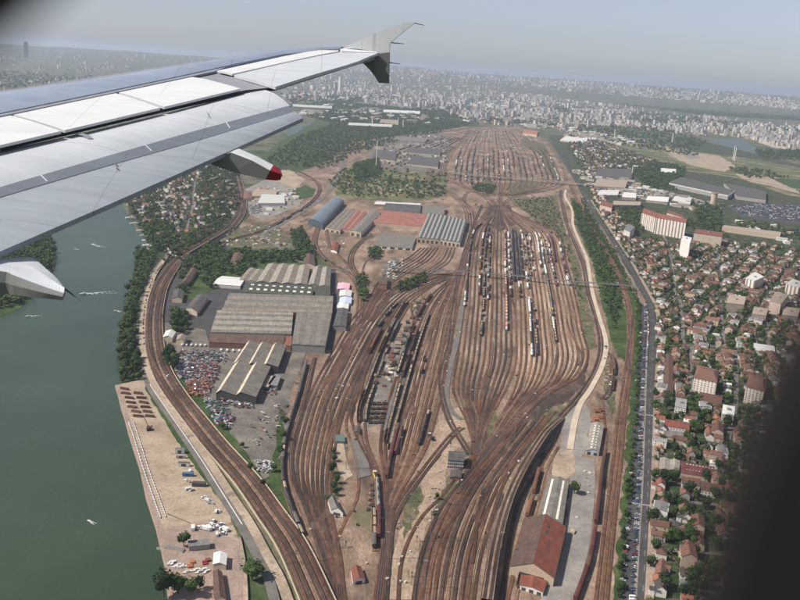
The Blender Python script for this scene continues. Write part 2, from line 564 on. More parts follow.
# ---------------------------------------------------------------- naming by landmarks
LANDMARKS = [
 (540, 545, 'the red-roofed goods shed'), (456, 460, 'the black signal cabin'), (595, 438, 'the ribbed shed by the sandy lane'),
 (662, 224, 'the red-topped slab block'), (706, 378, 'the brown-roofed white block'), (697, 468, 'the long maroon roof'),
 (240, 380, 'the twin-ridged scrapyard shed'), (270, 318, 'the big grey factory'), (325, 214, 'the blue vaulted hall'),
 (442, 232, 'the ribbed engine shed'), (713, 198, 'the round tan silo'), (700, 184, 'the huge grey warehouse'),
 (220, 561, 'the cream-roofed boat shed'), (183, 465, 'the quayside container'), (358, 577, 'the red-roofed brick hut'),
 (336, 506, 'the steep grey hut'), (142, 236, 'the moored houseboats'), (685, 245, 'the blank white tower block'),
 (755, 280, 'the cream slatted flats'), (735, 304, 'the tan flats'), (668, 466, 'the grey shed roof by the avenue'),
 (630, 232, 'the small white slab block'), (779, 300, 'the pale square flats'), (757, 385, 'the pinkish block'),
 (675, 425, 'the maroon-roofed corner house'), (608, 207, 'the low pink slab'), (668, 385, 'the brown terrace'),
 (705, 486, 'the white-gabled terrace'), (404, 240, 'the flat grey depot'), (195, 225, 'the village street'),
 (270, 200, 'the pale builders depot'), (740, 213, 'the packed car park'), (340, 88, 'the tall power station tower'),
 (345, 436, 'the teal relay hut'), (641, 540, 'the avenue crossing'), (650, 300, 'the avenue bend'), (395, 400, 'the grey loading strip'),
]
def words(n):
    w = ['first', 'second', 'third', 'fourth', 'fifth', 'sixth', 'seventh', 'eighth', 'ninth', 'tenth', 'eleventh', 'twelfth', 'thirteenth', 'fourteenth',
         'fifteenth', 'sixteenth', 'seventeenth', 'eighteenth', 'nineteenth']
    if n < len(w): return w[n]
    tens = {2: 'twenty', 3: 'thirty', 4: 'forty', 5: 'fifty', 6: 'sixty', 7: 'seventy', 8: 'eighty', 9: 'ninety'}
    q, r_ = divmod(n + 1, 10)
    if q > 9: return 'farthest-off'
    return {2: 'twentieth', 3: 'thirtieth', 4: 'fortieth', 5: 'fiftieth', 6: 'sixtieth', 7: 'seventieth', 8: 'eightieth', 9: 'ninetieth'}[q] if r_ == 0 else tens[q] + '-' + w[r_ - 1]
PENDING = []
def relabel():
    by = {}
    for o, look, px, py in PENDING:
        lm = min(LANDMARKS, key=lambda l: (l[0] - px) ** 2 + ((l[1] - py) * 1.6) ** 2)
        dx, dy = px - lm[0], (py - lm[1]) * 1.4
        if abs(dx) > abs(dy): d = 'right of' if dx > 0 else 'left of'
        else: d = 'nearer than' if dy > 0 else 'beyond'
        by.setdefault((look, d, lm[2]), []).append((dx * dx + dy * dy, o))
    for (look, d, l), lst in by.items():
        lst.sort(key=lambda t: t[0])
        for i, (_, o) in enumerate(lst):
            pre = '' if len(lst) == 1 else words(i) + ' '
            suf = '' if len(lst) == 1 else ', counted from it'
            o['label'] = (pre + look + ' ' + d + ' ' + l + suf)
            if len(o['label'].split()) > 16:
                o['label'] = pre + look + ' ' + d + ' ' + l

# the wing hides what lies inside this outline; the window edge what lies beyond it
WINGMASK = [(0, 90), (160, 67), (285, 49), (350, 49), (381, 52), (389, 83), (360, 64), (276, 88), (292, 106), (303, 118), (262, 146), (281, 172), (275, 182), (205, 162), (110, 204), (0, 252), (30, 258), (60, 285), (62, 299), (0, 292)]
def edge_x(y):
    """pixel x where the dark window surround begins"""
    pts = [(330, 806), (400, 772), (450, 752), (500, 735), (550, 722), (600, 712)]
    if y < 330: return 900
    for (a, xa), (b_, xb) in zip(pts, pts[1:]):
        if y <= b_: return xa + (xb - xa) * (y - a) / (b_ - a)
    return 712
def visible(px, py, mrg=0):
    if not (0 <= px < 800 and 0 <= py < 603): return False
    if inpoly(px, py, WINGMASK): return False
    return px < edge_x(py) - mrg + 4

class Proto:
    """a kind of thing: parts = [(name, MB)], built once, shared by every copy"""
    def __init__(s, name, cat, look, parts):
        s.name, s.cat, s.look, s.parts = name, cat, look, parts
        s._j = None
        s._jm = None
        s._pm = None
    def joined(s):
        if s._j is None:
            s._j = MB()
            for _, mb in s.parts:
                s._j.add(mb)
        return s._j
    def make(s, M, detailed, loc, rz, scale):
        if detailed and len(s.parts) > 1:
            if s._pm is None:
                s._pm = [(n, mb.mesh(n.split('/')[-1])) for n, mb in s.parts]
            o = empty(s.name, loc, rz)
            o.scale = scale
            made = {}
            for n, me in s._pm:
                par, _, leaf = n.rpartition('/')
                c = bpy.data.objects.new(leaf, me)
                sc.collection.objects.link(c)
                c.parent = made.get(par, o)
                made.setdefault(leaf, c)
        else:
            if s._jm is None:
                s._jm = s.joined().mesh(s.name)
            o = bpy.data.objects.new(s.name, s._jm)
            sc.collection.objects.link(o)
            o.location = loc
            o.rotation_euler = (0, 0, rz)
            o.scale = scale
        return o

class Pop:
    """a population of one kind: the largest in the picture become individuals, the rest one mass"""
    def __init__(s, group, limit, stuff, stuff_label, detail_d=1100):
        s.g, s.limit, s.stuff, s.sl, s.dd, s.items = group, limit, stuff, stuff_label, detail_d, []
    def add(s, proto, x, y, z=0.0, rz=0.0, scale=1.0, look=None, label=None, lite=None, big=1.0, tilt=None, group=None, up=3.0):
        if isinstance(scale, (int, float)): scale = (scale,) * 3
        d = math.sqrt(x * x + y * y + ALT * ALT)
        px, py = PX((x, y, z + up))
        s.items.append(dict(p=proto, x=x, y=y, z=z, rz=rz, s=scale, look=look or proto.look, label=label, lite=lite, d=d / big, px=px, py=py, group=group))
    def finish(s):
        vis = [i for i in s.items if visible(i['px'], i['py'])]
        vis.sort(key=lambda i: i['d'])
        ind = vis[:s.limit]
        ids = set(id(i) for i in ind)
        rest = [i for i in s.items if id(i) not in ids]
        for i in ind:
            o = i['p'].make(None, i['d'] < s.dd, (i['x'], i['y'], i['z']), i['rz'], i['s'])
            tag(o, i['label'] or i['look'], i['p'].cat, i['group'] or s.g)
            if not i['label']:
                PENDING.append((o, i['look'], i['px'], i['py']))
        if rest:
            o = merged(s.stuff, [((i['lite'] or i['p'].joined()), Matrix.LocRotScale(Vector((i['x'], i['y'], i['z'])), Matrix.Rotation(i['rz'], 3, 'Z').to_quaternion(), Vector(i['s']))) for i in rest])
            tag(o, s.sl, None, None, 'stuff')
        print('POP', s.g, len(s.items), 'individual', len(ind), 'rest', len(rest))

# ================================================================ SETTING
def build_ground():
    rs = [0, 300, 600, 900, 1300, 1800, 2500, 3500, 5000, 7000, 9000] + list(range(9600, 26000, 400)) + [27000, 30000, 36000, 45000, 60000]
    azs = [(-180 + 10 * k) for k in range(13)] + [a * 0.75 for a in range(-79, 80)] + [(60 + 10 * k) for k in range(12)]
    azs = sorted(set(azs))
    V, F = [(0, 0, 0)], []
    n = len(azs)
    for r_ in rs[1:]:
        for a in azs:
            x, y = r_ * math.sin(R(a)), r_ * math.cos(R(a))
            zz = terr(x, y) if r_ < 27500 else terr(x * 26500 / r_, y * 26500 / r_) * max(0, 1 - (r_ - 27500) / 20000)
            V.append((x, y, zz))
    for j in range(n):
        F.append((0, 1 + (j + 1) % n, 1 + j))
    for i in range(len(rs) - 2):
        for j in range(n):
            a, b_ = 1 + i * n + j, 1 + i * n + (j + 1) % n
            F.append((a, b_, b_ + n, a + n))
    me = bpy.data.meshes.new('ground')
    me.from_pydata(V, [], F)
    me.materials.append(M_land)
    me.polygons.foreach_set('use_smooth', [True] * len(me.polygons))
    o = bpy.data.objects.new('ground', me)
    sc.collection.objects.link(o)
    bpy.context.view_layer.update()
    # face normals upward
    me.flip_normals() if me.polygons[5].normal.z < 0 else None
    struct(o)
build_ground()

def patch(name, poly, z, mat, jit=1.5, seg=18.0, wall=0.0, wallmat=None, ground=False):
    P = [Vector(p) if ground else G(p[0], p[1]) for p in poly]
    pts = []
    rr = random.Random(len(poly) * 31 + int(abs(P[0].x)))
    for i in range(len(P)):
        a, b_ = P[i], P[(i + 1) % len(P)]
        L = (b_ - a).length
        k = max(1, min(60, int(L / seg)))
        nrm = Vector((b_.y - a.y, a.x - b_.x, 0)).normalized() if L > 0 else Vector()
        for s in range(k):
            q = a.lerp(b_, s / k)
            if s: q = q + nrm * rr.uniform(-jit, jit)
            pts.append(q)
    ar = sum(pts[i].x * pts[(i + 1) % len(pts)].y - pts[(i + 1) % len(pts)].x * pts[i].y for i in range(len(pts)))
    if ar < 0: pts.reverse()
    mb = MB()
    mb.face([(p.x, p.y, z) for p in pts], mat, [(p.x, p.y) for p in pts])
    if wall:
        for i in range(len(pts)):
            a, b_ = pts[i], pts[(i + 1) % len(pts)]
            mb.wallface(a, b_, z - wall, z, wallmat or mat)
    return struct(mb.obj(name))

def ribbon(name, pts, w, z, mat, n=6, w2=None):
    L = gline(pts, n, z)
    k = len(L)
    A, B = [], []
    for i, (a, b_) in enumerate(zip(offset(L, -1), offset(L, 1))):
        ww = (w if w2 is None else w + (w2 - w) * i / (k - 1)) / 2
        c = L[i]
        A.append(c + (a - c) * ww); B.append(c + (b_ - c) * ww)
    mb = MB()
    mb.strip(A, B, mat)
    return struct(mb.obj(name))

# river and banks
patch('river_water', [(112, 190), (121, 202), (130, 220), (144, 238), (148, 253), (138, 271), (127, 292), (123, 316), (120, 340), (120, 383), (115, 387), (125, 422), (134, 450), (141, 472), (147, 500), (156, 531), (165, 570), (170, 640), (-500, 700), (-500, 170)], 0.12, M_water, 1.0, 30)
patch('river_water', [(284, 133), (292, 127), (312, 122), (329, 119), (333, 122), (325, 128), (305, 132), (290, 137)], 0.14, M_water, 4, 60)
patch('lake_water', [(706, 142), (716, 139), (742, 139), (752, 146), (768, 152), (763, 156), (735, 152), (709, 149)], 0.14, M_water, 10, 80)
patch('river_bank', [(-300, 225), (-20, 238), (18, 246), (48, 231), (55, 243), (57, 256), (52, 272), (38, 290), (20, 308), (-10, 322), (-300, 330)], 0.3, M_grass, 3, 30)
# broad covers
patch('town_ground', [(652, 600), (640, 300), (600, 215), (575, 180), (548, 135), (700, 140), (900, 190), (900, 640), (650, 640)], 0.2, M_town, 2, 60)
patch('town_ground', [(125, 200), (150, 180), (200, 160), (236, 160), (238, 190), (242, 212), (225, 228), (200, 246), (175, 262), (155, 290), (140, 330), (142, 383), (121, 383), (119, 340), (124, 310), (128, 285), (138, 268), (149, 252), (146, 238), (131, 219)], 0.2, M_town, 2, 40)
patch('yard_ground', [(333, 640), (318, 600), (292, 562), (262, 515), (270, 480), (285, 400), (292, 352), (330, 348), (335, 300), (330, 262), (300, 240), (240, 228), (236, 214), (262, 190), (300, 172), (330, 160), (352, 142), (440, 130), (462, 127), (520, 127), (546, 140), (575, 182), (598, 220), (622, 262), (645, 300), (648, 330), (640, 420), (634, 520), (622, 640)], 0.3, M_yard, 2, 50)
patch('scrapyard_ground', [(160, 322), (205, 330), (210, 345), (285, 350), (306, 352), (300, 370), (290, 400), (281, 440), (278, 470), (262, 482), (240, 462), (216, 430), (196, 398), (176, 372), (166, 350)], 0.4, M_dirt, 2, 30)
patch('factory_yard', [(176, 262), (210, 245), (262, 252), (335, 262), (340, 300), (332, 350), (285, 352), (209, 346), (196, 332), (165, 328), (166, 300)], 0.35, M_asphalt, 2, 30)
patch('factory_yard', [(205, 262), (250, 250), (300, 256), (330, 262), (330, 272), (240, 276), (214, 290), (196, 300), (180, 300), (178, 285)], 0.45, M_grass, 3, 20)
M_forest = ground_mat('mat_forest', [(0.3, (0.010, 0.022, 0.010)), (0.7, (0.022, 0.040, 0.016))], 0.01, 0.06, fine=0.4)
M_field = ground_mat('mat_field', [(0.3, (0.045, 0.075, 0.022)), (0.48, (0.10, 0.115, 0.045)), (0.6, (0.18, 0.155, 0.09)), (0.75, (0.30, 0.25, 0.18))], 0.008, 0.05, fine=0.4)
# open land far right and far left
patch('field', [(590, 128), (640, 136), (700, 152), (760, 160), (800, 168), (850, 180), (850, 205), (790, 196), (735, 178), (690, 172), (640, 158), (600, 142)], 0.4, M_field, 12, 80)
patch('bare_earth', [(655, 144), (690, 152), (720, 156), (735, 166), (725, 172), (690, 165), (668, 155)], 0.6, M_sand, 10, 60)
patch('bare_earth', [(735, 174), (770, 175), (800, 186), (800, 194), (785, 190), (770, 186), (750, 182)], 0.6, M_sand, 8, 60)
patch('bare_earth', [(672, 148), (690, 150), (700, 158), (690, 160)], 0.7, M_concrete, 8, 60)
patch('lawn', [(634, 172), (660, 173), (668, 192), (655, 196), (640, 186)], 0.5, M_grass, 5, 40)
patch('field', [(770, 178), (800, 180), (820, 192), (800, 192)], 0.7, M_grass, 6, 40)
patch('car_park', [(726, 205), (760, 203), (840, 207), (850, 226), (790, 224), (740, 217)], 0.5, M_asphalt, 3, 60)
patch('park_ground', [(255, 165), (275, 145), (300, 130), (330, 112), (300, 106), (330, 100), (440, 112), (480, 120), (480, 127), (440, 132), (400, 140), (352, 156), (330, 170), (300, 172), (280, 168)], 0.25, M_grass, 15, 90)
patch('depot_ground', [(243, 190), (265, 180), (290, 178), (306, 190), (300, 205), (280, 214), (262, 220), (248, 214)], 0.5, M_concrete, 3, 40)
patch('bare_earth', [(262, 172), (290, 170), (305, 180), (295, 188), (270, 180)], 0.7, M_sand, 5, 30)
patch('lawn', [(293, 190), (305, 185), (316, 190), (312, 197), (300, 200), (292, 197)], 0.7, M_grass, 3, 20)
patch('lawn', [(242, 182), (246, 205), (250, 215), (245, 222), (241, 215), (238, 200)], 0.6, M_grass, 2, 20)
patch('works_ground', [(235, 230), (262, 222), (280, 226), (286, 250), (262, 252), (220, 246), (205, 250), (200, 247), (222, 238)], 0.5, M_scrub, 3, 20)
patch('industrial_ground', [(370, 140), (440, 132), (452, 140), (446, 160), (440, 172), (400, 172), (372, 165), (366, 150)], 0.5, M_dirt, 8, 50)
patch('park_ground', [(330, 180), (345, 168), (372, 165), (400, 172), (446, 176), (448, 192), (430, 200), (400, 202), (370, 200), (350, 200), (336, 196)], 0.6, M_field, 4, 40)
patch('forest_floor', [(480, 86.5), (560, 92), (640, 98), (720, 106), (800, 113), (920, 121), (920, 130), (800, 122), (700, 115.5), (640, 108), (560, 98.5), (500, 91)], 1.2, M_forest, 40, 200)
# quay
patch('quay', [(115, 387), (147, 380), (152, 388), (178, 430), (206, 470), (231, 510), (241, 540), (246, 565), (250, 640), (172, 640), (165, 570), (156, 531), (146, 500), (140, 472), (133, 450), (125, 422)], 2.2, M_sand, 0.6, 30, 2.3, M_pave)
patch('quay_apron', [(115.5, 387), (125.5, 422), (134, 450), (141, 472), (147, 500), (157, 531), (166, 571), (171, 571), (163, 531), (154, 500), (147, 472), (139, 450), (130, 422), (120, 386)], 2.26, M_pave, 0.5, 20)
patch('quay_yard', [(168, 530), (205, 522), (240, 545), (246, 640), (174, 640), (166, 571)], 2.32, M_pave, 2, 14)
patch('quay_verge', [(147, 381), (152, 386), (180, 428), (207, 468), (232, 508), (242, 538), (238, 540), (228, 512), (198, 474), (171, 434), (145, 391)], 2.42, M_grass, 1, 8)

# greens of the yard
def greens(lst, mat, z, jit=2.5, seg=9):
    for i, p in enumerate(lst):
        patch('grass_strip', p, z + 0.01 * i, mat, jit, seg)
greens([[(180, 372), (196, 388), (222, 420), (246, 452), (266, 484), (290, 515), (308, 544), (304, 556), (276, 520), (250, 482), (224, 448), (200, 416), (178, 386)],
        [(268, 482), (272, 462), (282, 455), (284, 490), (290, 515), (297, 535), (290, 538), (272, 515), (258, 492)],
        [(281, 410), (285, 412), (282, 450), (276, 470), (272, 460)],
        [(570, 198), (577, 226), (592, 262), (601, 300), (611, 338), (617, 356), (625, 362), (629, 350), (626, 312), (613, 270), (594, 235), (575, 198)],
        [(580, 196), (600, 230), (620, 265), (635, 298), (639, 330), (638, 400), (634, 470), (628, 540), (622, 610), (610, 610), (618, 540), (625, 470), (629, 400), (633, 340), (629, 300), (617, 268), (597, 235)],
        ], M_grass, 0.6)
greens([[(508, 200), (556, 196), (565, 230), (580, 265), (586, 295), (593, 325), (597, 348), (588, 350), (578, 300), (566, 245), (555, 232), (530, 215)],
        [(560, 404), (545, 413), (520, 438), (505, 458), (500, 470), (509, 472), (532, 446), (556, 420), (567, 408)],
        [(485, 403), (497, 405), (499, 422), (490, 440), (484, 425)],
        [(604, 368), (614, 350), (616, 395), (612, 420), (606, 400)],
        [(333, 440), (337, 470), (343, 486), (338, 500), (328, 496), (327, 460)],
        [(452, 470), (461, 478), (449, 500), (437, 520), (433, 510)],
        [(484, 178), (500, 184), (496, 196), (486, 192)], [(505, 184), (520, 182), (540, 184), (530, 192), (512, 196)],
        [(522, 136), (545, 145), (556, 165), (562, 182), (552, 178), (540, 155), (520, 145)],
        [(530, 480), (538, 470), (540, 455), (546, 450), (542, 478), (530, 505)],
        [(400, 496), (420, 486), (424, 498), (404, 540)],
        ], M_scrub, 0.5)
M_fan2 = ground_mat('mat_pale_earth', [(0.3, (0.20, 0.145, 0.10)), (0.5, (0.31, 0.23, 0.165)), (0.7, (0.42, 0.32, 0.235))], 0.03, 0.4, (1, .5, 1), fine=0.35)
# bare sand and worn areas
patch('bare_earth', [(333, 444), (343, 444), (350, 470), (353, 476), (344, 482), (337, 466)], 0.7, M_sand, 0.8, 6)
patch('bare_earth', [(463, 405), (470, 420), (474, 440), (455, 450), (446, 470), (425, 475), (428, 450), (440, 415)], 0.45, M_fan2, 1.5, 8)
patch('bare_earth', [(570, 408), (585, 402), (592, 420), (580, 470), (575, 600), (560, 600), (566, 520), (570, 470), (560, 450), (562, 420)], 0.45, M_concrete, 1.5, 8)
patch('bare_earth', [(556, 455), (572, 448), (578, 470), (566, 480), (552, 476)], 0.55, M_sand, 1.5, 8)
patch('bare_earth', [(430, 480), (446, 470), (440, 500), (420, 545), (412, 600), (388, 600), (392, 560), (404, 520)], 0.45, M_fan2, 2, 10)
patch('bare_earth', [(340, 505), (356, 512), (350, 545), (348, 600), (342, 600), (338, 560)], 0.46, M_yard, 2, 10)
patch('works_road', [(350, 440), (365, 440), (367, 455), (371, 476), (358, 479), (354, 455)], 0.9, M_road, 0.2, 20)
patch('works_road', [(402, 372), (410, 360), (400, 395), (391, 425), (384, 432), (379, 428), (387, 408), (396, 388)], 0.9, M_road, 0.3, 20)
patch('works_ground', [(386, 345), (404, 330), (412, 345), (402, 372), (388, 392), (378, 425), (366, 428), (368, 400), (378, 372)], 0.48, M_dirt, 1.5, 8)
patch('works_ground', [(383, 262), (398, 258), (402, 274), (392, 283), (380, 282)], 0.6, M_dirt, 1.5, 8)

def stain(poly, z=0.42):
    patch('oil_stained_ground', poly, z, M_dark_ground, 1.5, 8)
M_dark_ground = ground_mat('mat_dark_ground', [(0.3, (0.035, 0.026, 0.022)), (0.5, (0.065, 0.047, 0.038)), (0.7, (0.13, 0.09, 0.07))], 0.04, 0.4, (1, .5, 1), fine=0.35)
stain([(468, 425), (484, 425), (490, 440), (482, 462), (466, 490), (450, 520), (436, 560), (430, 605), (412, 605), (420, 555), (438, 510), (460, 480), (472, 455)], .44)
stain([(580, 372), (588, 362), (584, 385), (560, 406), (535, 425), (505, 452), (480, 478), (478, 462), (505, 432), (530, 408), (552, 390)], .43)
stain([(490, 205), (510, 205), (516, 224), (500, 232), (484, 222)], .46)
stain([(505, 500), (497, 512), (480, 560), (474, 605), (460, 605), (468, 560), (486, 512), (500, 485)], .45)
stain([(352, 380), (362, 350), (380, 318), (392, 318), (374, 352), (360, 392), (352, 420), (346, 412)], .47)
# light gravel in the classification fan
M_fan = ground_mat('mat_fan', [(0.32, (0.15, 0.10, 0.07)), (0.46, (0.25, 0.175, 0.12)), (0.58, (0.36, 0.265, 0.19)), (0.7, (0.52, 0.41, 0.31))], 0.022, 0.4, (1, 0.22, 1), fine=0.3)
patch('yard_gravel', [(516, 240), (530, 232), (556, 234), (566, 262), (576, 300), (588, 358), (581, 376), (552, 392), (531, 410), (512, 402), (516, 360), (520, 320), (518, 280)], 0.38, M_fan, 1, 40)

# roads
M_lane = ground_mat('mat_lane', [(0.3, (0.40, 0.33, 0.25)), (0.7, (0.58, 0.49, 0.38))], 0.05, 0.5, fine=0.15)
ribbon('sandy_lane', [(566, 190), (565, 197), (572, 210), (573, 225), (580, 243), (587, 260), (592, 291), (600, 320), (606, 343), (602, 366), (590, 390), (580, 405), (574, 425), (570, 450)], 7, 1.0, M_lane)
ribbon('works_road', [(463, 300), (457, 340), (452, 360), (446, 394), (452, 412), (462, 420)], 7, 0.9, M_road)
ribbon('works_road', [(585, 458), (584, 490), (578, 540), (566, 580), (550, 610)], 20, 0.62, M_concrete)
ribbon('road', [(345, 160), (336, 180), (324, 197), (302, 212), (282, 224), (262, 236), (276, 246), (288, 256), (300, 262)], 14, 0.9, M_road, w2=8)
ribbon('road', [(300, 262), (330, 268), (350, 272)], 8, 0.95, M_road)
ribbon('riverside_road', [(186, 205), (178, 225), (176, 245), (166, 258), (153, 274), (144, 296), (139.5, 322), (140, 350), (146, 378), (154, 396), (178, 430), (200, 463), (222, 498), (242, 530), (256, 556), (268, 580), (276, 610)], 8, 2.6, M_road, 8)
ribbon('pavement', [(166, 259), (155, 275), (147, 296), (143, 322), (143, 350), (149, 374), (158, 392), (182, 426), (206, 459), (229, 494), (250, 526), (266, 556), (280, 582), (290, 610)], 8, 2.66, M_sand, 8)
ribbon('road_line', [(150, 386), (154, 393), (178, 428), (200, 460), (222, 495), (242, 527)], .7, 2.72, M_white, 8)
# avenue with its parking strip
AV = [(549, 139), (560, 156), (571, 172), (586, 200), (602, 225), (624, 258), (640, 286), (650, 304), (653, 330), (652, 360), (650, 400), (649, 440), (648, 480), (645.5, 540), (642, 605)]
PK = [(643, 305), (643, 330), (641, 360), (639, 400), (637, 440), (635, 480), (631, 540), (626, 605)]
ribbon('avenue', AV, 11, 1.0, M_asphalt)
ribbon('parking_road', PK, 12, 1.05, M_asphalt)
ribbon('pavement', [(a + 6.5, b_) for a, b_ in AV[7:]], 7, 1.12, M_pave)
ribbon('pavement', [(a + 5.0, b_) for a, b_ in AV[3:8]], 6, 1.12, M_pave)
MED = [(647, 312), (648, 330), (646.5, 360), (645, 400), (643.5, 440), (642, 480), (638.5, 540), (634.5, 605)]
ribbon('median_pavement', MED, 2.6, 1.16, M_concrete)
ribbon('pavement', [(583, 201), (598, 226), (619, 259), (634, 286), (641, 302)], 2.5, 1.16, M_concrete)
for (x, y) in ((641, 415), (637, 505)):
    ribbon('zebra_crossing', [(x - 6, y - 1), (x + 14, y + 2)], 3, 1.2, M_concrete)
# dashed line on the avenue
mb = MB()
L = gline(AV, 24, 1.04)
acc = 0
for i in range(len(L) - 1):
    seg = (L[i + 1] - L[i]).length
    acc += seg
    if int(acc / 9) % 3 == 0:
        t = (L[i + 1] - L[i]).normalized(); s = Vector((t.y, -t.x, 0)) * 0.06
        mb.face([L[i] - s, L[i] + s, L[i] + s + t * min(seg, 5), L[i] - s + t * min(seg, 5)], M_white)
struct(mb.obj('road_line'))
# town streets
STREETS = [[(662, 232), (667, 245), (672, 268), (675, 292), (672, 304)], [(655, 296), (700, 300), (760, 314), (800, 322)], [(712, 246), (718, 262), (722, 280), (716, 300)],
           [(655, 346), (700, 346), (745, 350), (790, 356)], [(735, 350), (736, 400), (728, 440)], [(655, 438), (690, 442), (730, 446)], [(650, 500), (690, 503), (735, 508)],
           [(692, 346), (690, 400)], [(652, 550), (690, 552), (722, 555)], [(680, 300), (684, 346)], [(720, 300), (724, 348)], [(765, 316), (770, 354)], [(600, 196), (640, 200), (690, 206)], [(725, 262), (780, 268), (800, 272)], [(605, 178), (585, 184), (572, 184)], [(198, 168), (194, 190), (192, 210), (186, 232)], [(150, 205), (175, 215), (205, 212), (232, 196)]]
for s in STREETS:
    ribbon('street', s, 6.0, 0.8, M_road)
for k, s in enumerate([[(548, 139), (500, 130), (430, 124), (340, 118)], [(580, 134), (660, 146), (800, 172)], [(572, 172), (640, 172), (700, 172), (800, 190)], [(505, 128), (520, 112), (560, 98)], [(600, 140), (640, 150), (700, 158)]]):
    ribbon('road', s, 16, 0.9 + .02 * k, M_concrete)
ribbon('road', [(446, 175), (500, 180), (562, 185), (590, 187)], 9, 7.0, M_concrete)

# ================================================================ TRACKS
TRK = {}
NT = [0]
def track(line, z=None, gauge=1.5, bed=2.5, mat=None, name='railway_track', raisez=0.0):
    NT[0] += 1
    k = NT[0]
    z = (0.70 + (k % 37) * 0.013) if z is None else z
    z += raisez
    ln = [Vector((p.x, p.y, z)) for p in line]
    mb = MB()
    bm = mat or BALLAST[rnd.choice([0, 0, 1, 1, 2, 3])]
    mb.strip(offset(ln, -bed / 2), offset(ln, bed / 2), bm)
    # shoulders so that the bed has thickness
    for s in (-1, 1):
        a = offset(ln, s * bed / 2)
        c = [p - Vector((0, 0, 0.35)) for p in offset(ln, s * (bed / 2 + 0.5))]
        if s < 0: mb.strip(c, a, bm)
        else: mb.strip(a, c, bm)
    up = [p + Vector((0, 0, 0.16)) for p in ln]
    rm = M_rail if k % 3 else M_railshine
    for s in (-1, 1):
        mb.strip(offset(up, s * gauge / 2 - 0.11), offset(up, s * gauge / 2 + 0.11), rm)
    struct(mb.obj(name))
    return ln

def bundle(left, right, n, name=None, nn=6, skip=(), mats=None):
    l, r_ = gline(left, nn), gline(right, nn)
    out = []
    for i in range(n):
        if i in skip:
            out.append(None); continue
        u = i / max(1, n - 1)
        ln = [a.lerp(b_, u) for a, b_ in zip(l, r_)]
        out.append(track(ln, mat=mats[i % len(mats)] if mats else None))
    if name: TRK[name] = out
    return out

def multi(center, n, sp=4.6, name=None, nn=6, raisez=0.0, mat=None):
    c = gline(center, nn)
    out = [track(offset(c, (i - (n - 1) / 2) * sp), raisez=raisez, mat=(mat[i % len(mat)] if isinstance(mat, list) else mat)) for i in range(n)]
    if name: TRK[name] = out
    return out

F1L = [(497, 206), (488, 218), (474, 232), (468, 262), (465, 300), (461, 330), (457, 360), (453, 385), (457, 402), (466, 420), (472, 440), (476, 456)]
F1M = [(500, 206), (504, 218), (511, 232), (513, 262), (515, 300), (516, 330), (516, 360), (508, 385), (499, 402), (489, 420), (482, 440), (478, 456)]
F2M = [(500.5, 206), (505, 218), (514, 232), (517, 262), (520, 300), (521, 330), (521, 360), (516, 385), (509, 402), (500, 418), (491, 436), (480, 458)]
F2R = [(503, 206), (526, 218), (558, 234), (566, 262), (576, 300), (582, 330), (588, 356), (578, 377), (553, 392), (531, 410), (509, 434), (483, 462)]
bundle(F1L, F1M, 12, 'F1', mats=[BALLAST[0], BALLAST[1], BALLAST[2], BALLAST[0], BALLAST[2]])
bundle(F2M, F2R, 14, 'F2', mats=[BALLAST[1], BALLAST[0], BALLAST[3], BALLAST[0]])
multi([(482, 205), (472, 230), (462, 262), (455, 300), (450, 340), (442, 375), (442, 395), (449, 420), (462, 442), (470, 455)], 2, 4.5, 'N', mat=BALLAST[2])
bundle([(500, 432), (480, 460), (461, 482), (439, 512), (421, 556), (412, 612)], [(556, 412), (532, 441), (508, 476), (495, 508), (481, 555), (472, 612)], 10, 'M', mats=[BALLAST[2], BALLAST[0], BALLAST[1], BALLAST[0], BALLAST[2], BALLAST[3]])
bundle([(476, 450), (462, 480), (444, 512), (428, 556), (420, 612)], [(487, 450), (478, 480), (462, 512), (450, 556), (446, 612)], 5, 'M2')
bundle([(336, 612), (324, 555), (301, 510), (292, 465), (300, 425), (311, 392), (330, 356), (345, 330), (362, 308), (380, 292), (404, 281), (440, 274)],
       [(346, 612), (340, 555), (331, 510), (333, 465), (340, 425), (352, 390), (371, 350), (384, 326), (400, 305), (418, 291), (440, 283), (462, 272)], 9, 'C')
bundle([(373, 612), (382, 545), (384, 500), (390, 460), (400, 420), (409, 385), (421, 345), (431, 315), (446, 288), (460, 262), (470, 240), (478, 222), (489, 207)],
       [(380, 612), (388, 545), (397, 500), (425, 450), (436, 415), (443, 388), (451, 345), (456, 315), (462, 288), (467, 262), (474, 240), (482, 222), (492, 207)], 9, 'D', mats=[BALLAST[1], BALLAST[3], BALLAST[1]])
bundle([(384, 520), (374, 474), (357, 438), (351, 416), (357, 396), (374, 352), (391, 319), (408, 298), (440, 280)],
       [(387, 520), (388, 474), (390, 446), (401, 404), (410, 372), (421, 336), (430, 312), (441, 294), (455, 279)], 8, 'E', skip=(3, 4))
bundle([(421, 248), (410, 257), (393, 268), (379, 282), (370, 298), (362, 318)], [(455, 248), (449, 262), (428, 275), (402, 287), (386, 301), (372, 322)], 11, 'ES')
multi([(318, 228), (315, 245), (328, 262), (350, 275), (360, 292), (358, 325), (344, 360), (330, 385)], 3, 4.6, 'GL')
multi([(368, 236), (354, 250), (351, 264), (360, 280), (365, 300)], 3, 4.6)
multi([(326, 228), (330, 246), (345, 262), (358, 276)], 2, 4.6)
multi([(385, 250), (366, 262), (362, 280)], 1)
multi([(340, 612), (336, 580), (335, 549), (344, 524), (357, 498), (358, 470), (352, 445), (346, 425), (352, 400)], 1, mat=BALLAST[1])
multi([(380, 600), (388, 535), (400, 504), (430, 463), (451, 437), (462, 428)], 2, 4.5)
multi([(398, 612), (402, 560), (420, 520), (446, 492), (466, 462)], 1)
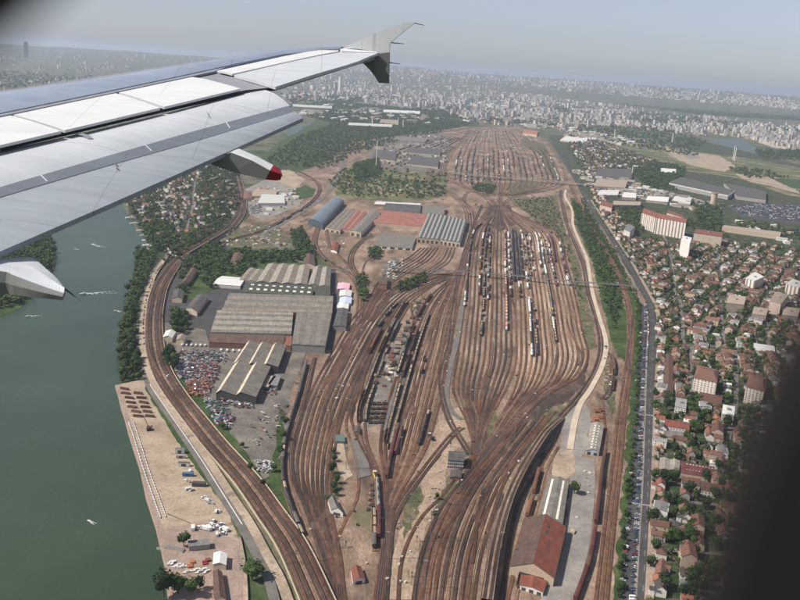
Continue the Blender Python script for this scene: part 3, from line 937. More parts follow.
multi([(386, 612), (390, 560), (396, 520), (420, 480), (440, 455)], 1)
# the raised double line with its long shadow
KL = [(561, 190), (561, 198), (567, 225), (582, 261), (588, 291), (597, 321), (601, 345), (597, 367), (582, 393), (561, 417), (540, 444), (519, 477), (504, 512), (493, 555), (484, 612)]
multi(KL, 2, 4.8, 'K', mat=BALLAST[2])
# viaduct wall under the lower part, carrying two more tracks
def embankment(name, pts, w, h, mat, top, label):
    ln = gline(pts, 6, 0)
    n = len(ln)
    mb = MB()
    hh = [h * min(1.0, i / (n * 0.16)) + 0.05 for i in range(n)]
    A, B = offset(ln, -w / 2), offset(ln, w / 2)
    for i in range(n - 1):
        a0, a1, b0, b1 = A[i], A[i + 1], B[i], B[i + 1]
        z0, z1 = 0.3 + hh[i], 0.3 + hh[i + 1]
        mb.face([(a0.x, a0.y, z0), (b0.x, b0.y, z0), (b1.x, b1.y, z1), (a1.x, a1.y, z1)], top)
        mb.face([(a0.x, a0.y, 0), (a1.x, a1.y, 0), (a1.x, a1.y, z1), (a0.x, a0.y, z0)], mat)
        mb.face([(b0.x, b0.y, 0), (b0.x, b0.y, z0), (b1.x, b1.y, z1), (b1.x, b1.y, 0)], mat)
    return tag(mb.obj(name), label, 'embankment wall'), ln, hh
em, eln, ehh = embankment('embankment_wall', [(562, 417.5), (541, 446), (521, 479), (506.5, 512), (495, 555), (486, 612)], 8.5, 10.5, WA['dark'], M_yard, 'long dark retaining wall raising two tracks beside the red-roofed goods shed')
for s in (-2.2, 2.2):
    off = offset(eln, s)
    mb = MB()
    tl = [Vector((p.x, p.y, 0.42 + h_)) for p, h_ in zip(off, ehh)]
    mb.strip(offset(tl, -1.3), offset(tl, 1.3), BALLAST[2])
    up = [p + Vector((0, 0, 0.16)) for p in tl]
    for q in (-.75, .75): mb.strip(offset(up, q - .07), offset(up, q + .07), M_rail)
    struct(mb.obj('railway_track'))
multi([(570, 186), (576, 198), (594, 231), (615, 267), (627, 300), (631, 330), (629, 360), (627, 380), (621, 420), (617, 460), (610, 520), (600, 612)], 3, 4.0, 'L', mat=BALLAST[1])
multi([(237, 176), (242, 205), (232, 226), (205, 244), (180, 260), (163, 283), (155, 310), (154, 340), (160, 368), (175, 395), (196, 422), (217, 448), (247, 482), (270, 514), (294, 550), (322, 612)], 5, 4.3, 'LL', nn=8, raisez=2.2, mat=[BALLAST[0], BALLAST[2], BALLAST[3], BALLAST[2], BALLAST[0]])
ln = gline([(237, 176), (242, 205), (232, 226), (205, 244), (180, 260), (163, 283), (155, 310), (154, 340), (160, 368), (175, 395), (196, 422), (217, 448), (247, 482), (270, 514), (294, 550), (322, 612)], 8, 0)
mb = MB()
for w, z, mt in ((11.6, 2.55, M_dark_ground),):
    A, B = [p + Vector((0, 0, z)) for p in offset(ln, -w)], [p + Vector((0, 0, z)) for p in offset(ln, w)]
    mb.strip(A, B, mt)
    A0, B0 = [p for p in offset(ln, -w - .5)], [p for p in offset(ln, w + 2.5)]
    mb.strip(A0, A, M_concrete); mb.strip(B, B0, M_scrub)
struct(mb.obj('railway_embankment'))
# low pale parapet wall along its river side
mb = MB()
A = offset(ln, -12.2)
for i in range(len(A) - 1):
    mb.beam(A[i] + Vector((0, 0, 3.0)), A[i + 1] + Vector((0, 0, 3.0)), 0.5, 1.4, WA['cream'])
tag(mb.obj('parapet_wall'), 'pale low parapet wall following the curved river-side railway', 'wall')
mb = MB()
A = offset(ln[40:], 13.0)
for i in range(len(A) - 1):
    mb.beam(A[i] + Vector((0, 0, 2.0)), A[i + 1] + Vector((0, 0, 2.0)), 0.6, 2.0, WA['cream'])
tag(mb.obj('boundary_wall'), 'pale boundary wall between the curved railway and the grass verge', 'wall')
multi([(268, 360), (288, 356), (306, 365), (296, 405), (285, 440), (283, 480), (291, 510), (304, 540), (322, 580), (334, 612)][2:], 1, name='W0')
multi([(314, 358), (304, 400), (292, 440), (291, 475), (305, 510), (318, 550), (334, 600)], 2, 4.6)
multi([(294, 170), (310, 177), (320, 188), (312, 202), (290, 216), (262, 231), (235, 239), (208, 250), (186, 268)], 3, 4.6, 'H')
multi([(494, 206), (485, 196), (462, 186), (447, 177), (444, 166), (452, 152), (462, 141), (470, 131)], 4, 7)
multi([(503, 206), (515, 197), (545, 191), (562, 186), (566, 175), (556, 155), (545, 141), (532, 131)], 3, 7)
multi([(470, 232), (468, 210), (455, 196), (440, 188), (430, 180), (432, 168), (440, 158), (452, 146)], 4, 7, 'OL')
multi([(476, 232), (474, 212), (464, 200), (470, 192), (486, 197), (496, 205)], 2, 6)
multi([(499, 206), (500, 196), (500, 184)], 3, 6)
multi([(508, 208), (535, 200), (558, 196), (566, 215), (570, 250)], 1)
bundle([(488, 196), (470, 188), (455, 182), (456, 165), (460, 152), (467, 140), (476, 129)], [(512, 196), (540, 190), (558, 183), (553, 166), (547, 153), (533, 140), (520, 129)], 20, 'J', nn=4)
bundle([(372, 165), (400, 150), (440, 138), (470, 130)], [(395, 172), (430, 158), (450, 145), (476, 131)], 6, 'TL', nn=4)
multi([(476, 129), (500, 118), (488, 108)], 4, 12, nn=4)
multi([(260, 180), (300, 160), (360, 148), (430, 134), (470, 128)], 4, 10, nn=4)
multi([(602, 400), (606, 440), (602, 470), (598, 505), (592, 549), (585, 575), (572, 610)], 1, name='RS')
multi([(556, 446), (543, 470), (534, 505), (524, 540), (517, 575), (509, 612)], 2, 6, 'SH')
multi([(606, 352), (612, 365), (610, 390), (603, 400)], 2, 5, 'ST')
multi([(540, 470), (520, 500), (510, 540), (500, 612)], 1)

# crossovers: single tracks that slant from one line of a fan to the next
rx = random.Random(41)
for nm, cnt in (('F1', 9), ('F2', 12), ('M', 14), ('C', 12), ('D', 12), ('E', 5), ('LL', 6), ('L', 4), ('J', 14)):
    T_ = [t for t in TRK[nm] if t]
    for _ in range(cnt):
        i = rx.randrange(len(T_) - 1); j = min(len(T_) - 1, i + rx.choice([1, 1, 2]))
        a, b_ = (T_[i], T_[j]) if rx.random() < .5 else (T_[j], T_[i])
        n = len(a); k0 = rx.randrange(2, max(3, n - 14)); k1 = min(n - 1, k0 + rx.randrange(5, 11))
        ln = []
        for k in range(k0, k1 + 1):
            t = (k - k0) / (k1 - k0); t = t * t * (3 - 2 * t)
            ln.append(a[k].lerp(b_[k], t))
        if len(ln) > 2: track(ln, z=ln[0].z + .02 + .004 * _, bed=2.2)
# pale worn streaks and dark oil streaks lying between the tracks
for q in range(150):
    nm = rx.choice(['M', 'C', 'D', 'E', 'F1', 'F2', 'F2', 'C', 'D', 'M', 'C', 'L'])
    T_ = [t for t in TRK[nm] if t]
    i = rx.randrange(len(T_) - 1)
    a, b_ = T_[i], T_[i + 1]
    n = len(a); k0 = rx.randrange(0, n - 8); k1 = min(n - 1, k0 + rx.randrange(4, 16))
    mid = [a[k].lerp(b_[k], .5) for k in range(k0, k1 + 1)]
    gap = (a[(k0 + k1) // 2] - b_[(k0 + k1) // 2]).length
    if gap < 3.6: continue
    w = min(gap * .42, rx.uniform(.6, 2.2)); z = .50 + .0008 * q + (2.1 if nm == 'LL' else 0)
    mb = MB()
    mm = [Vector((p.x, p.y, z)) for p in mid]; m_ = len(mm)
    A, B = [], []
    for k, (p, l, r_) in enumerate(zip(mm, offset(mm, -1), offset(mm, 1))):
        ww = w / 2 * (0.15 + math.sin(math.pi * k / (m_ - 1))) * rx.uniform(.7, 1.2)
        A.append(p + (l - p) * ww); B.append(p + (r_ - p) * ww)
    mb.strip(A, B, rx.choice([M_fan2, M_fan2, M_sand, M_dark_ground, M_scrub]))
    struct(mb.obj('ballast_streak'))

# ================================================================ ROLLING STOCK
WG = Pop('freight wagons standing in the yard', 290, 'freight_wagons', 'rows of small freight wagons filling the far reception sidings', 900)
def bogies(mb, Lw, mat):
    for s in (-1, 1):
        yc = s * (Lw / 2 - 2.2)
        for q in (-0.9, 0.9):
            mb.tube((-0.85, yc + q, 0.45), (0.85, yc + q, 0.45), 0.45, mat, 8)
        mb.box(-1.0, 1.0, yc - 1.5, yc + 1.5, 0.55, 0.95, mat)
MW = {k: plain('mat_wagon_' + k, c, 0.75, 0.3, 0.8, rand=0.25) for k, c in {
    'brown': (0.10, 0.052, 0.036), 'rust': (0.17, 0.075, 0.045), 'grey': (0.20, 0.19, 0.175), 'dark': (0.05, 0.047, 0.045), 'white': (0.62, 0.61, 0.58),
    'orange': (0.45, 0.17, 0.08), 'blue': (0.04, 0.046, 0.07), 'teal': (0.16, 0.28, 0.30), 'yellow': (0.62, 0.42, 0.07), 'roofdark': (0.10, 0.098, 0.085), 'maroon': (0.085, 0.028, 0.026), 'load': (0.27, 0.20, 0.14), 'chassis': (0.04, 0.037, 0.035), 'tan': (0.38, 0.29, 0.2)}.items()}
def wagon_covered(col, look, Lw=14.5, name='covered_wagon'):
    body, roof, u = MB(), MB(), MB()
    body.box(-1.4, 1.4, -Lw / 2, Lw / 2, 1.05, 3.3, MW[col])
    for s in (-1, 1):
        body.box(s * 1.44 - .03, s * 1.44 + .03, -1.6, 1.6, 1.1, 3.2, MW[col])
        for k in range(6):
            y = -Lw / 2 + 0.6 + k * (Lw - 1.2) / 5
            body.box(s * 1.43 - .04, s * 1.43 + .04, y - .06, y + .06, 1.05, 3.3, MW['chassis'])
    prof = [(-1.48, 3.27), (-1.1, 3.62), (-.5, 3.82), (0, 3.88), (.5, 3.82), (1.1, 3.62), (1.48, 3.27)]
    rm = MW[col] if col != 'dark' else MW['roofdark']
    for a, b_ in zip(prof, prof[1:]):
        roof.face([(a[0], -Lw / 2 - .1, a[1]), (b_[0], -Lw / 2 - .1, b_[1]), (b_[0], Lw / 2 + .1, b_[1]), (a[0], Lw / 2 + .1, a[1])][::-1], rm)
    for s in (-1, 1):
        pts = [(x, s * (Lw / 2 + .1), z) for x, z in prof]
        roof.face(pts if s < 0 else pts[::-1], rm)
    u.box(-1.2, 1.2, -Lw / 2 - .4, Lw / 2 + .4, 0.85, 1.04, MW['chassis'])
    bogies(u, Lw, MW['chassis'])
    return Proto(name, 'wagon', look, [('body', body), ('roof', roof), ('underframe', u)])
def wagon_gondola(col, look, load=None, Lw=13.5, name='open_wagon'):
    body, ld, u = MB(), MB(), MB()
    t = .12
    body.box(-1.4, 1.4, -Lw / 2, Lw / 2, 1.0, 1.12, MW[col])
    for s in (-1, 1):
        body.box(min(s * 1.4, s * (1.4 - t)), max(s * 1.4, s * (1.4 - t)), -Lw / 2, Lw / 2, 1.12, 2.75, MW[col])
        body.box(-1.4 + t, 1.4 - t, min(s * Lw / 2, s * (Lw / 2 - t)), max(s * Lw / 2, s * (Lw / 2 - t)), 1.12, 2.75, MW[col])
        for k in range(7):
            y = -Lw / 2 + 0.2 + k * (Lw - .4) / 6
            body.box(s * 1.43 - .05, s * 1.43 + .05, y - .09, y + .09, 1.0, 2.7, MW['chassis'])
    parts = [('body', body)]
    if load:
        n = 8
        for i in range(n):
            y0, y1 = -Lw / 2 + .2 + i * (Lw - .4) / n, -Lw / 2 + .2 + (i + 1) * (Lw - .4) / n
            h0, h1 = 1.9 + .5 * abs(math.sin(i * 1.9)), 1.9 + .5 * abs(math.sin((i + 1) * 1.9))
            ld.face([(-1.25, y0, 1.8), (0, y0, h0), (0, y1, h1), (-1.25, y1, 1.8)], MW[load])
            ld.face([(0, y0, h0), (1.25, y0, 1.8), (1.25, y1, 1.8), (0, y1, h1)], MW[load])
        parts.append(('load', ld))
    u.box(-1.1, 1.1, -Lw / 2 - .4, Lw / 2 + .4, 0.82, .99, MW['chassis'])
    bogies(u, Lw, MW['chassis'])
    parts.append(('underframe', u))
    return Proto(name, 'wagon', look, parts)
def wagon_tank(col, look, Lw=14.0):
    t, d, u = MB(), MB(), MB()
    n = 12
    prof = [(-Lw / 2, .3), (-Lw / 2 + .12, .85), (-Lw / 2 + .6, 1.3), (Lw / 2 - .6, 1.3), (Lw / 2 - .12, .85), (Lw / 2, .3)]
    for (y0, r0), (y1, r1) in zip(prof, prof[1:]):
        t.tube((0, y0, 2.35), (0, y1, 2.35), r0, MW[col], n, r1, True)
    d.tube((0, 0, 3.6), (0, 0, 3.95), .4, MW['chassis'], 8)
    d.box(-.35, .35, -3, 3, 3.62, 3.7, MW['chassis'])
    u.box(-1.1, 1.1, -Lw / 2 - .3, Lw / 2 + .3, 0.85, 1.06, MW['chassis'])
    for s in (-1, 1): u.box(-.9, .9, s * Lw * .36 - .2, s * Lw * .36 + .2, 1.05, 1.5, MW['chassis'])
    bogies(u, Lw, MW['chassis'])
    return Proto('tank_wagon', 'wagon', look, [('tank', t), ('walkway', d), ('underframe', u)])
def wagon_flat(cols, look, Lw=19.0):
    u, parts = MB(), []
    u.box(-1.35, 1.35, -Lw / 2, Lw / 2, 0.9, 1.15, MW['chassis'])
    bogies(u, Lw, MW['chassis'])
    parts.append(('underframe', u))
    n = len(cols)
    for i, c in enumerate(cols):
        if not c: continue
        b_ = MB()
        y0 = -Lw / 2 + i * Lw / n + .25
        b_.box(-1.22, 1.22, y0, y0 + Lw / n - .5, 1.16, 3.75, MW[c])
        for k in range(5):
            yy = y0 + .3 + k * (Lw / n - 1.1) / 4
            for s in (-1, 1): b_.box(s * 1.24 - .02, s * 1.24 + .02, yy - .08, yy + .08, 1.25, 3.65, MW['chassis'])
        parts.append(('container', b_))
    return Proto('flat_wagon', 'wagon', look, parts)
def wagon_loco(col, look):
    b_, c, u, r_ = MB(), MB(), MB(), MB()
    b_.box(-1.3, 1.3, -6.5, 6.5, 1.1, 3.1, MW[col]); b_.box(-.9, .9, -6, 1.5, 3.1, 3.5, MW['chassis'])
    c.box(-1.45, 1.45, 2.0, 4.6, 1.1, 4.0, MW[col]); c.box(-1.47, 1.47, 2.3, 4.3, 2.7, 3.5, M_glass)
    r_.box(-1.6, 1.6, 1.8, 4.8, 4.01, 4.12, MW['white'])
    u.box(-1.35, 1.35, -7, 7, .85, 1.09, MW['chassis']); bogies(u, 13, MW['chassis'])
    return Proto('shunting_locomotive', 'locomotive', look, [('body', b_), ('cab', c), ('roof', r_), ('underframe', u)])
P_cov = {k: wagon_covered(k, l) for k, l in (('brown', 'brown covered wagon'), ('white', 'white covered wagon'), ('grey', 'grey covered wagon'), ('dark', 'blackish covered wagon'), ('rust', 'rust-red covered wagon'), ('maroon', 'maroon covered wagon'))}
P_gon = {'brown': wagon_gondola('brown', 'empty brown open wagon'), 'grey': wagon_gondola('grey', 'grey open wagon with earth load', 'load'), 'dark': wagon_gondola('dark', 'dark open wagon with pale load', 'tan'), 'rust': wagon_gondola('rust', 'rusty open wagon with scrap load', 'dark')}
P_tank = {'white': wagon_tank('white', 'white tank wagon'), 'grey': wagon_tank('grey', 'grey tank wagon'), 'dark': wagon_tank('dark', 'black tank wagon')}
P_flat = {'orange': wagon_flat(['orange', 'orange', 'white'], 'orange container wagon'), 'blue': wagon_flat(['blue', 'blue', 'blue'], 'dark blue container wagon'), 'teal': wagon_flat(['teal', 'white', None], 'teal and white container wagon'), 'dark': wagon_flat([None, 'dark', None], 'half-empty flat wagon'), 'yellow': wagon_flat(['yellow', None, None], 'flat wagon with one yellow box')}
MIX = {
 'mixed': [P_cov['white'], P_cov['brown'], P_gon['brown'], P_cov['rust'], P_cov['grey'], P_gon['dark'], P_cov['dark'], P_cov['brown'], P_tank['white']],
 'white': [P_cov['white'], P_cov['grey'], P_tank['white'], P_cov['brown'], P_cov['white']],
 'orange': [P_flat['orange'], P_flat['orange'], P_cov['rust'], P_cov['white']],
 'blue': [P_flat['blue'], P_flat['blue'], P_cov['dark']],
 'tealmix': [P_flat['teal'], P_tank['white'], P_cov['dark'], P_cov['white'], P_tank['dark']],
 'yellowmix': [P_tank['white'], P_gon['dark'], P_cov['dark'], P_flat['yellow'], P_cov['white'], P_tank['grey']],
 'gondola': [P_gon['grey'], P_gon['dark'], P_gon['brown'], P_gon['grey']],
 'brown': [P_cov['brown'], P_gon['brown'], P_gon['rust']],
 'maroon': [P_cov['maroon'], P_cov['maroon'], P_cov['brown']],
 'dark': [P_cov['dark'], P_tank['dark'], P_cov['dark'], P_gon['dark']],
 'grey': [P_cov['grey'], P_cov['grey'], P_gon['grey']],
 'tankdark': [P_tank['dark'], P_tank['grey']],
 'rust': [P_cov['rust'], P_gon['rust'], P_cov['brown']],
}
def string(line, y0, y1, mix, fill=1.0, wl=15.6, zoff=0.17, where=None, scale=1.2):
    """couple wagons along the stretch of a track lying between two image rows"""
    protos = MIX[mix]
    rr = random.Random(int(y0 * 7 + y1 * 3 + abs(line[0].x)))
    pts = line
    cum = [0.0]
    for a, b_ in zip(pts, pts[1:]): cum.append(cum[-1] + (b_ - a).length)
    def at(s):
        for i in range(len(cum) - 1):
            if cum[i + 1] >= s:
                t = (s - cum[i]) / max(1e-6, cum[i + 1] - cum[i])
                return pts[i].lerp(pts[i + 1], t), (pts[i + 1] - pts[i]).normalized()
        return pts[-1], (pts[-1] - pts[-2]).normalized()
    s = wl / 2
    cur, run = rr.choice(protos), 0
    while s < cum[-1] - wl / 2:
        p, t = at(s)
        px, py = PX(p)
        if y0 <= py <= y1:
            if run <= 0:
                cur, run = rr.choice(protos), rr.choice([1, 1, 2, 3, 5])
            run -= 1
            if rr.random() < fill:
                w = 19.6 if cur.name == 'flat_wagon' else wl
                look = cur.look + ((' ' + where) if where else '')
                WG.add(cur, p.x, p.y, p.z + zoff, math.atan2(-t.x, t.y), scale=scale, look=look)
                s += w
                continue
            s += wl * rr.choice([1, 1, 2])
            continue
        s += 3.0
T1, T2, TE, TD = TRK['F1'], TRK['F2'], TRK['E'], TRK['D']
for ln, y0, y1, mx, fl in [
    (T1[0], 224, 309, 'mixed', .9), (T1[3], 224, 296, 'mixed', .95), (T1[4], 228, 340, 'dark', .75), (T1[5], 236, 300, 'mixed', .8),
    (T1[9], 232, 334, 'orange', .9), (T1[10], 234, 300, 'white', .8), (T1[11], 230, 281, 'blue', 1), (T2[0], 231, 279, 'blue', 1), (T2[0], 284, 300, 'white', .8),
    (T2[1], 232, 280, 'blue', .9), (T2[2], 232, 296, 'white', .5), (T2[2], 300, 358, 'tealmix', .95), (T2[3], 234, 277, 'dark', .7), (T2[3], 310, 360, 'dark', .8), (T2[4], 236, 270, 'mixed', .6),
    (T2[6], 234, 275, 'white', .85), (T2[7], 234, 343, 'yellowmix', .96), (T2[9], 237, 286, 'mixed', .7), (T2[10], 236, 262, 'maroon', .9), (T2[12], 244, 285, 'white', .75), (T2[8], 240, 262, 'grey', .7)]:
    string(ln, y0, y1, mx, fl)
string(TE[1], 302, 420, 'gondola', 1, where=None)
string(TE[2], 385, 419, 'gondola', 1)
string(TE[2], 322, 340, 'dark', 1)
string(TE[6], 384, 440, 'gondola', .97)
string(TE[7], 314, 470, 'gondola', .97)
string(TE[5], 296, 330, 'brown', .7)
string(TD[0], 425, 462, 'maroon', 1)
string(TD[1], 432, 452, 'maroon', 1)
string(TD[6], 411, 443, 'dark', 1)
string(TD[2], 360, 380, 'brown', .6)
string(TE[2], 345, 384, 'gondola', .8)
string(TE[5], 335, 372, 'dark', .8)
string(TE[6], 330, 380, 'brown', .75)
string(TD[0], 462, 476, 'brown', 1)
string(TRK['C'][7], 300, 326, 'dark', .8)
string(TRK['W0'][0], 366, 532, 'dark', 1)
string(TRK['RS'][0], 455, 600, 'maroon', .98)
string(TRK['SH'][1], 474, 516, 'rust', .95)
string(TRK['SH'][0], 560, 590, 'brown', 1)
string(TRK['H'][0], 205, 225, 'grey', .6)
string(TRK['LL'][0], 228, 262, 'dark', 1, 19)
string(TRK['C'][8], 330, 352, 'rust', 1)
string(TRK['ST'][0], 355, 392, 'brown', .6)
string(TRK['GL'][2], 244, 262, 'dark', .8)
rj = random.Random(3)
for i, ln in enumerate(TRK['J']):
    for _ in range(3):
        a = rj.uniform(147, 174)
        string(ln, a, min(180, a + rj.uniform(8, 26)), rj.choice(['white', 'mixed', 'mixed', 'dark', 'grey', 'rust', 'brown']), .9, 18, scale=(1.7, 1.0, 1.3))
for ln in TRK['TL']:
    string(ln, 138, 166, 'dark', .6, 20)
for ln in TRK['J'][::2]:
    string(ln, 131, 142, rj.choice(['white', 'dark']), .6, 25)
# near standalone strings on the dirt spur at the bottom centre
spur = gline([(372, 482), (372, 500), (374, 520), (374, 552)], 8, 0.9)
spur2 = gline([(377, 482), (378, 500), (379, 520), (378, 552)], 8, 0.93)
for s in (spur, spur2): track(s, z=s[0].z)
string(spur, 514, 550, 'dark', .9)
string(spur2, 514, 538, 'maroon', 1)
string(spur2, 484, 513, 'tankdark', .7)
WG.finish()
loco = wagon_loco('yellow', 'yellow shunting locomotive')
p = G(375, 478)
o = loco.make(None, True, (p.x, p.y, 1.0), 0.2, (1.1, 1.1, 1.1))
tag(o, 'yellow shunting locomotive at the head of the dark spur by the grey ramp', 'locomotive')
loco2 = wagon_loco('dark', 'x')
for x, y, c in ((430.5, 439, 1),):
    p = G(x, y)
    tag(loco2.make(None, True, (p.x, p.y, 1.2), 0.3, (1, 1, 1)), 'dark shunter with white roof at the near end of the black wagon string', 'locomotive')

# ================================================================ BUILDINGS
OBST = []
def shed(name, label, cat, quad, h, wall, roof, rtype='gable', rise=3.0, bays=1, roof2=None, sky=None, z0=0.2, swap=False, overhang=0.5, doors=0, group=None, wallf=None, vents=0):
    """quad: eave outline in the picture, near-left, near-right, far-right, far-left; ridges run near -> far"""
    Q = [G(x, y, h + z0) for x, y in quad]
    if swap: Q = [Q[1], Q[2], Q[3], Q[0]]
    A, B, C, D = [Vector((q.x, q.y, 0)) for q in Q]
    OBST.append([(q.x, q.y) for q in Q])
    def P(u, v, z): 
        p = A.lerp(B, u).lerp(D.lerp(C, u), v)
        return Vector((p.x, p.y, z))
    W, Ld = ((B - A).length + (C - D).length) / 2, ((D - A).length + (C - B).length) / 2
    root = empty(name, (P(.5, .5, z0)))
    org = root.location.copy()
    tag(root, label, cat, group)
    rm, wm = MB(), MB()
    if rtype == 'flat': prof = [(0, 0), (1, 0)]
    elif rtype == 'barrel': prof = [(0.5 - 0.5 * math.cos(math.pi * k / 10), math.sin(math.pi * k / 10)) for k in range(11)]
    elif rtype == 'saw': prof = [(0, 0), (.22, 1), (1, 0)]
    else: prof = [(0, 0), (.5, 1), (1, 0)]
    ev = z0 + h
    def local(p): return p - org
    ou = overhang / max(W, 1) * 0.5
    ov = overhang / max(Ld, 1)
    for i in range(bays):
        us = [(i + t) / bays for t, _ in prof]
        zs = [ev + rise * k if rtype != 'flat' else ev for _, k in prof]
        for j in range(len(us) - 1):
            mt = roof if (roof2 is None or (j % 2 == 0)) else roof2
            u0, u1 = us[j], us[j + 1]
            if i == 0 and j == 0: u0 -= ou
            if i == bays - 1 and j == len(us) - 2: u1 += ou
            e0 = (abs(us[j + 1] - us[j]) * W)
            rm.face([local(P(u0, -ov, zs[j] + .06)), local(P(u1, -ov, zs[j + 1] + .06)), local(P(u1, 1 + ov, zs[j + 1] + .06)), local(P(u0, 1 + ov, zs[j] + .06))], mt,
                    [(0, u0 * W), (0, u1 * W), (Ld, u1 * W), (Ld, u0 * W)] if rtype != 'barrel' else [(0, 0), (0, e0), (Ld, e0), (Ld, 0)])
            # under-face thickness edge
        for v, rev in ((0, False), (1, True)):
            pts = [local(P(us[0], v, ev - .01))] + [local(P(u, v, z)) for u, z in zip(us, zs)] + [local(P(us[-1], v, ev - .01))]
            if rtype != 'flat': wm.face(pts[::-1] if not rev else pts, wall)
    cs = [A, B, C, D]
    for k in range(4):
        a, b_ = cs[k], cs[(k + 1) % 4]
        ax, bx = a - org, b_ - org
        wm.wallface((ax.x, ax.y), (bx.x, bx.y), 0 - z0, h, (wallf or wall))
    w_ = wm.obj('wall', root)
    r_ = rm.obj('roof', root)
    if sky:
        for (sname, u0, u1, v0, v1, nseg, mt) in sky:
            sm = MB()
            for q in range(nseg):
                va = v0 + (v1 - v0) * q / nseg
                vb = va + (v1 - v0) / nseg * (0.45 if nseg > 1 else 1)
                def zz(u):
                    t = (u * bays) % 1.0
                    if rtype == 'flat': k = 0
                    elif rtype == 'gable': k = 1 - abs(t - .5) * 2
                    elif rtype == 'saw': k = t / .22 if t < .22 else 1 - (t - .22) / .78
                    else: k = math.sqrt(max(0, 1 - (2 * t - 1) ** 2))
                    return ev + rise * k + .22
                sm.face([local(P(u0, va, zz(u0))), local(P(u1, va, zz(u1))), local(P(u1, vb, zz(u1))), local(P(u0, vb, zz(u0)))], mt)
            sm.obj(sname, r_)
    if doors:
        for k in range(doors):
            u0 = (k + .22) / doors; u1 = (k + .78) / doors
            dm = MB()
            nrm = (A - D).normalized() * .08
            a, b_ = P(u0, 0, 0) + nrm - org, P(u1, 0, 0) + nrm - org
            dm.wallface((a.x, a.y), (b_.x, b_.y), 0, h * .7, WA['dark'])
            dm.obj('door', w_)
    if vents:
        for k in range(vents):
            vm = MB()
            u, v = rnd.uniform(.12, .88), (k + .5) / vents
            p = P(u, v, ev) - org
            t = (u * bays) % 1
            hh = (rise * (1 - abs(t - .5) * 2)) if rtype == 'gable' else 0
            vm.box(p.x - .8, p.x + .8, p.y - .8, p.y + .8, p.z + hh - .5, p.z + hh + 1.1, M_steel)
            vm.obj('roof_vent', r_)
    return root

# --- near yard buildings
shed('goods_shed', 'large goods shed with brick-red tiled roof and one brown slope', 'goods shed', [(510, 566), (554, 578), (566, 527), (524, 518)], 8, WA['cream'], M_tile_brown, 'gable', 8.0, 1, M_tile_red,
     sky=[('rooflight', .60, .66, .62, .72, 1, WA['dark']), ('rooflight', .60, .66, .76, .86, 1, WA['dark']), ('rooflight', .66, .69, .42, .46, 1, WA['dark']), ('rooflight', .73, .76, .44, .48, 1, WA['dark'])], doors=1)
shed('shed_annex', 'low red-tiled lean-to against the near gable of the goods shed', 'annex', [(520, 585), (543, 592), (547, 580), (521, 575)], 4, WA['white'], M_tile_red, 'gable', 1.5, doors=3)
shed('platform_shed', 'long grey platform shed with two pale rooflight stripes behind the goods shed', 'shed', [(537, 521), (562, 527), (569, 480), (549, 477)], 6, WA['cream'], M_sheet_grey, 'gable', 2.0, 1,
     sky=[('rooflight', .16, .26, .06, .94, 1, M_skylight), ('rooflight', .70, .80, .1, .94, 1, M_skylight)])
shed('striped_shed', 'small grey shed with ribbed rooflights and bluish end wall beside the sandy lane', 'shed', [(586, 450), (599, 452), (604, 425), (591, 423)], 5, plain('mat_wall_blue', (0.42, 0.48, 0.50), .8), M_sheet_light, 'gable', 2.2, 1,
     sky=[('rooflight', .30, .42, .05, .95, 9, M_skylight), ('rooflight', .58, .72, .05, .95, 9, M_skylight)], doors=2)
shed('signal_cabin', 'black and white two-storey signal cabin standing amid the converging tracks', 'signal cabin', [(448, 460), (464, 461), (465, 452), (449, 451)], 9, WA['white'], M_sheet_dark, 'flat', 0, wallf=facade('mat_facade_cabin', (.55, .54, .5), (.03, .03, .03), 2.0, 3.5, .8, .5))
shed('signal_annex', 'low dark outbuilding in front of the black signal cabin', 'hut', [(450, 477), (461, 478), (462, 471), (451, 470)], 3, WA['brick'], M_sheet_dark, 'gable', 1.2)
shed('brick_hut', 'small hut with red tiled roof alone on the bare yard', 'hut', [(353, 581), (365, 579), (361, 567), (351, 569)], 3.4, WA['white'], M_tile_red, 'gable', 2.6, doors=1)
shed('platelayers_hut', 'steep grey-roofed hut among scrub beside the curving track', 'hut', [(331, 510), (343, 513), (336, 499), (328, 500)], 4, WA['white'], M_sheet_grey, 'gable', 4.0, doors=1)
shed('relay_hut', 'teal-grey flat hut above the patch of pale sand', 'hut', [(336, 441), (345, 441), (344, 435), (336, 435)], 3, WA['grey'], plain('mat_roof_teal', (.10, .15, .14), .8), 'flat', 0)
shed('loading_hut', 'small dark hut at the far end of the grey ramp', 'hut', [(354, 432), (360, 433), (360, 427), (355, 427)], 3, WA['brick'], M_sheet_dark, 'gable', 1.2)
# rusty material stacks behind the striped shed
def stack(name, label, cat, px, py, w, d, h, mat, rz=0.0, z=0.3, n=4, group=None):
    p = G(px, py)
    mb = MB()
    rr = random.Random(int(px * 13 + py))
    for k in range(n):
        mb.box(-w / 2 + rr.uniform(0, .3), w / 2 - rr.uniform(0, .3), -d / 2 + k * d / n + .1, -d / 2 + (k + .8) * d / n, 0, h * rr.uniform(.6, 1.1), mat)
    o = mb.obj(name)
    o.location = (p.x, p.y, z); o.rotation_euler = (0, 0, rz)
    tag(o, label, cat, group)
    if group: PENDING.append((o, label, px, py))
    return o
for (x, y) in ((595, 420), (600, 418), (596, 412), (601, 411)):
    stack('material_stack', 'rust-orange stack of yard material', 'material stack', x, y, 5, 9, 2.6, MW['orange'] if y > 415 else MW['rust'], .1, .5, 4, 'rusty stacks behind the ribbed shed')
for i in range(15):
    x = 374 + (i % 3) * 5.4 + (i // 3) * -.9; y = 405 + (i // 3) * 4.6
    stack('sleeper_stack', 'dark brown stack of old sleepers', 'sleeper stack', x, y, 5.2, 6.5, 2.2, MW['brown'] if i % 2 else MW['dark'], .25, .7, 5, 'sleeper stacks beside the grey loading strip')
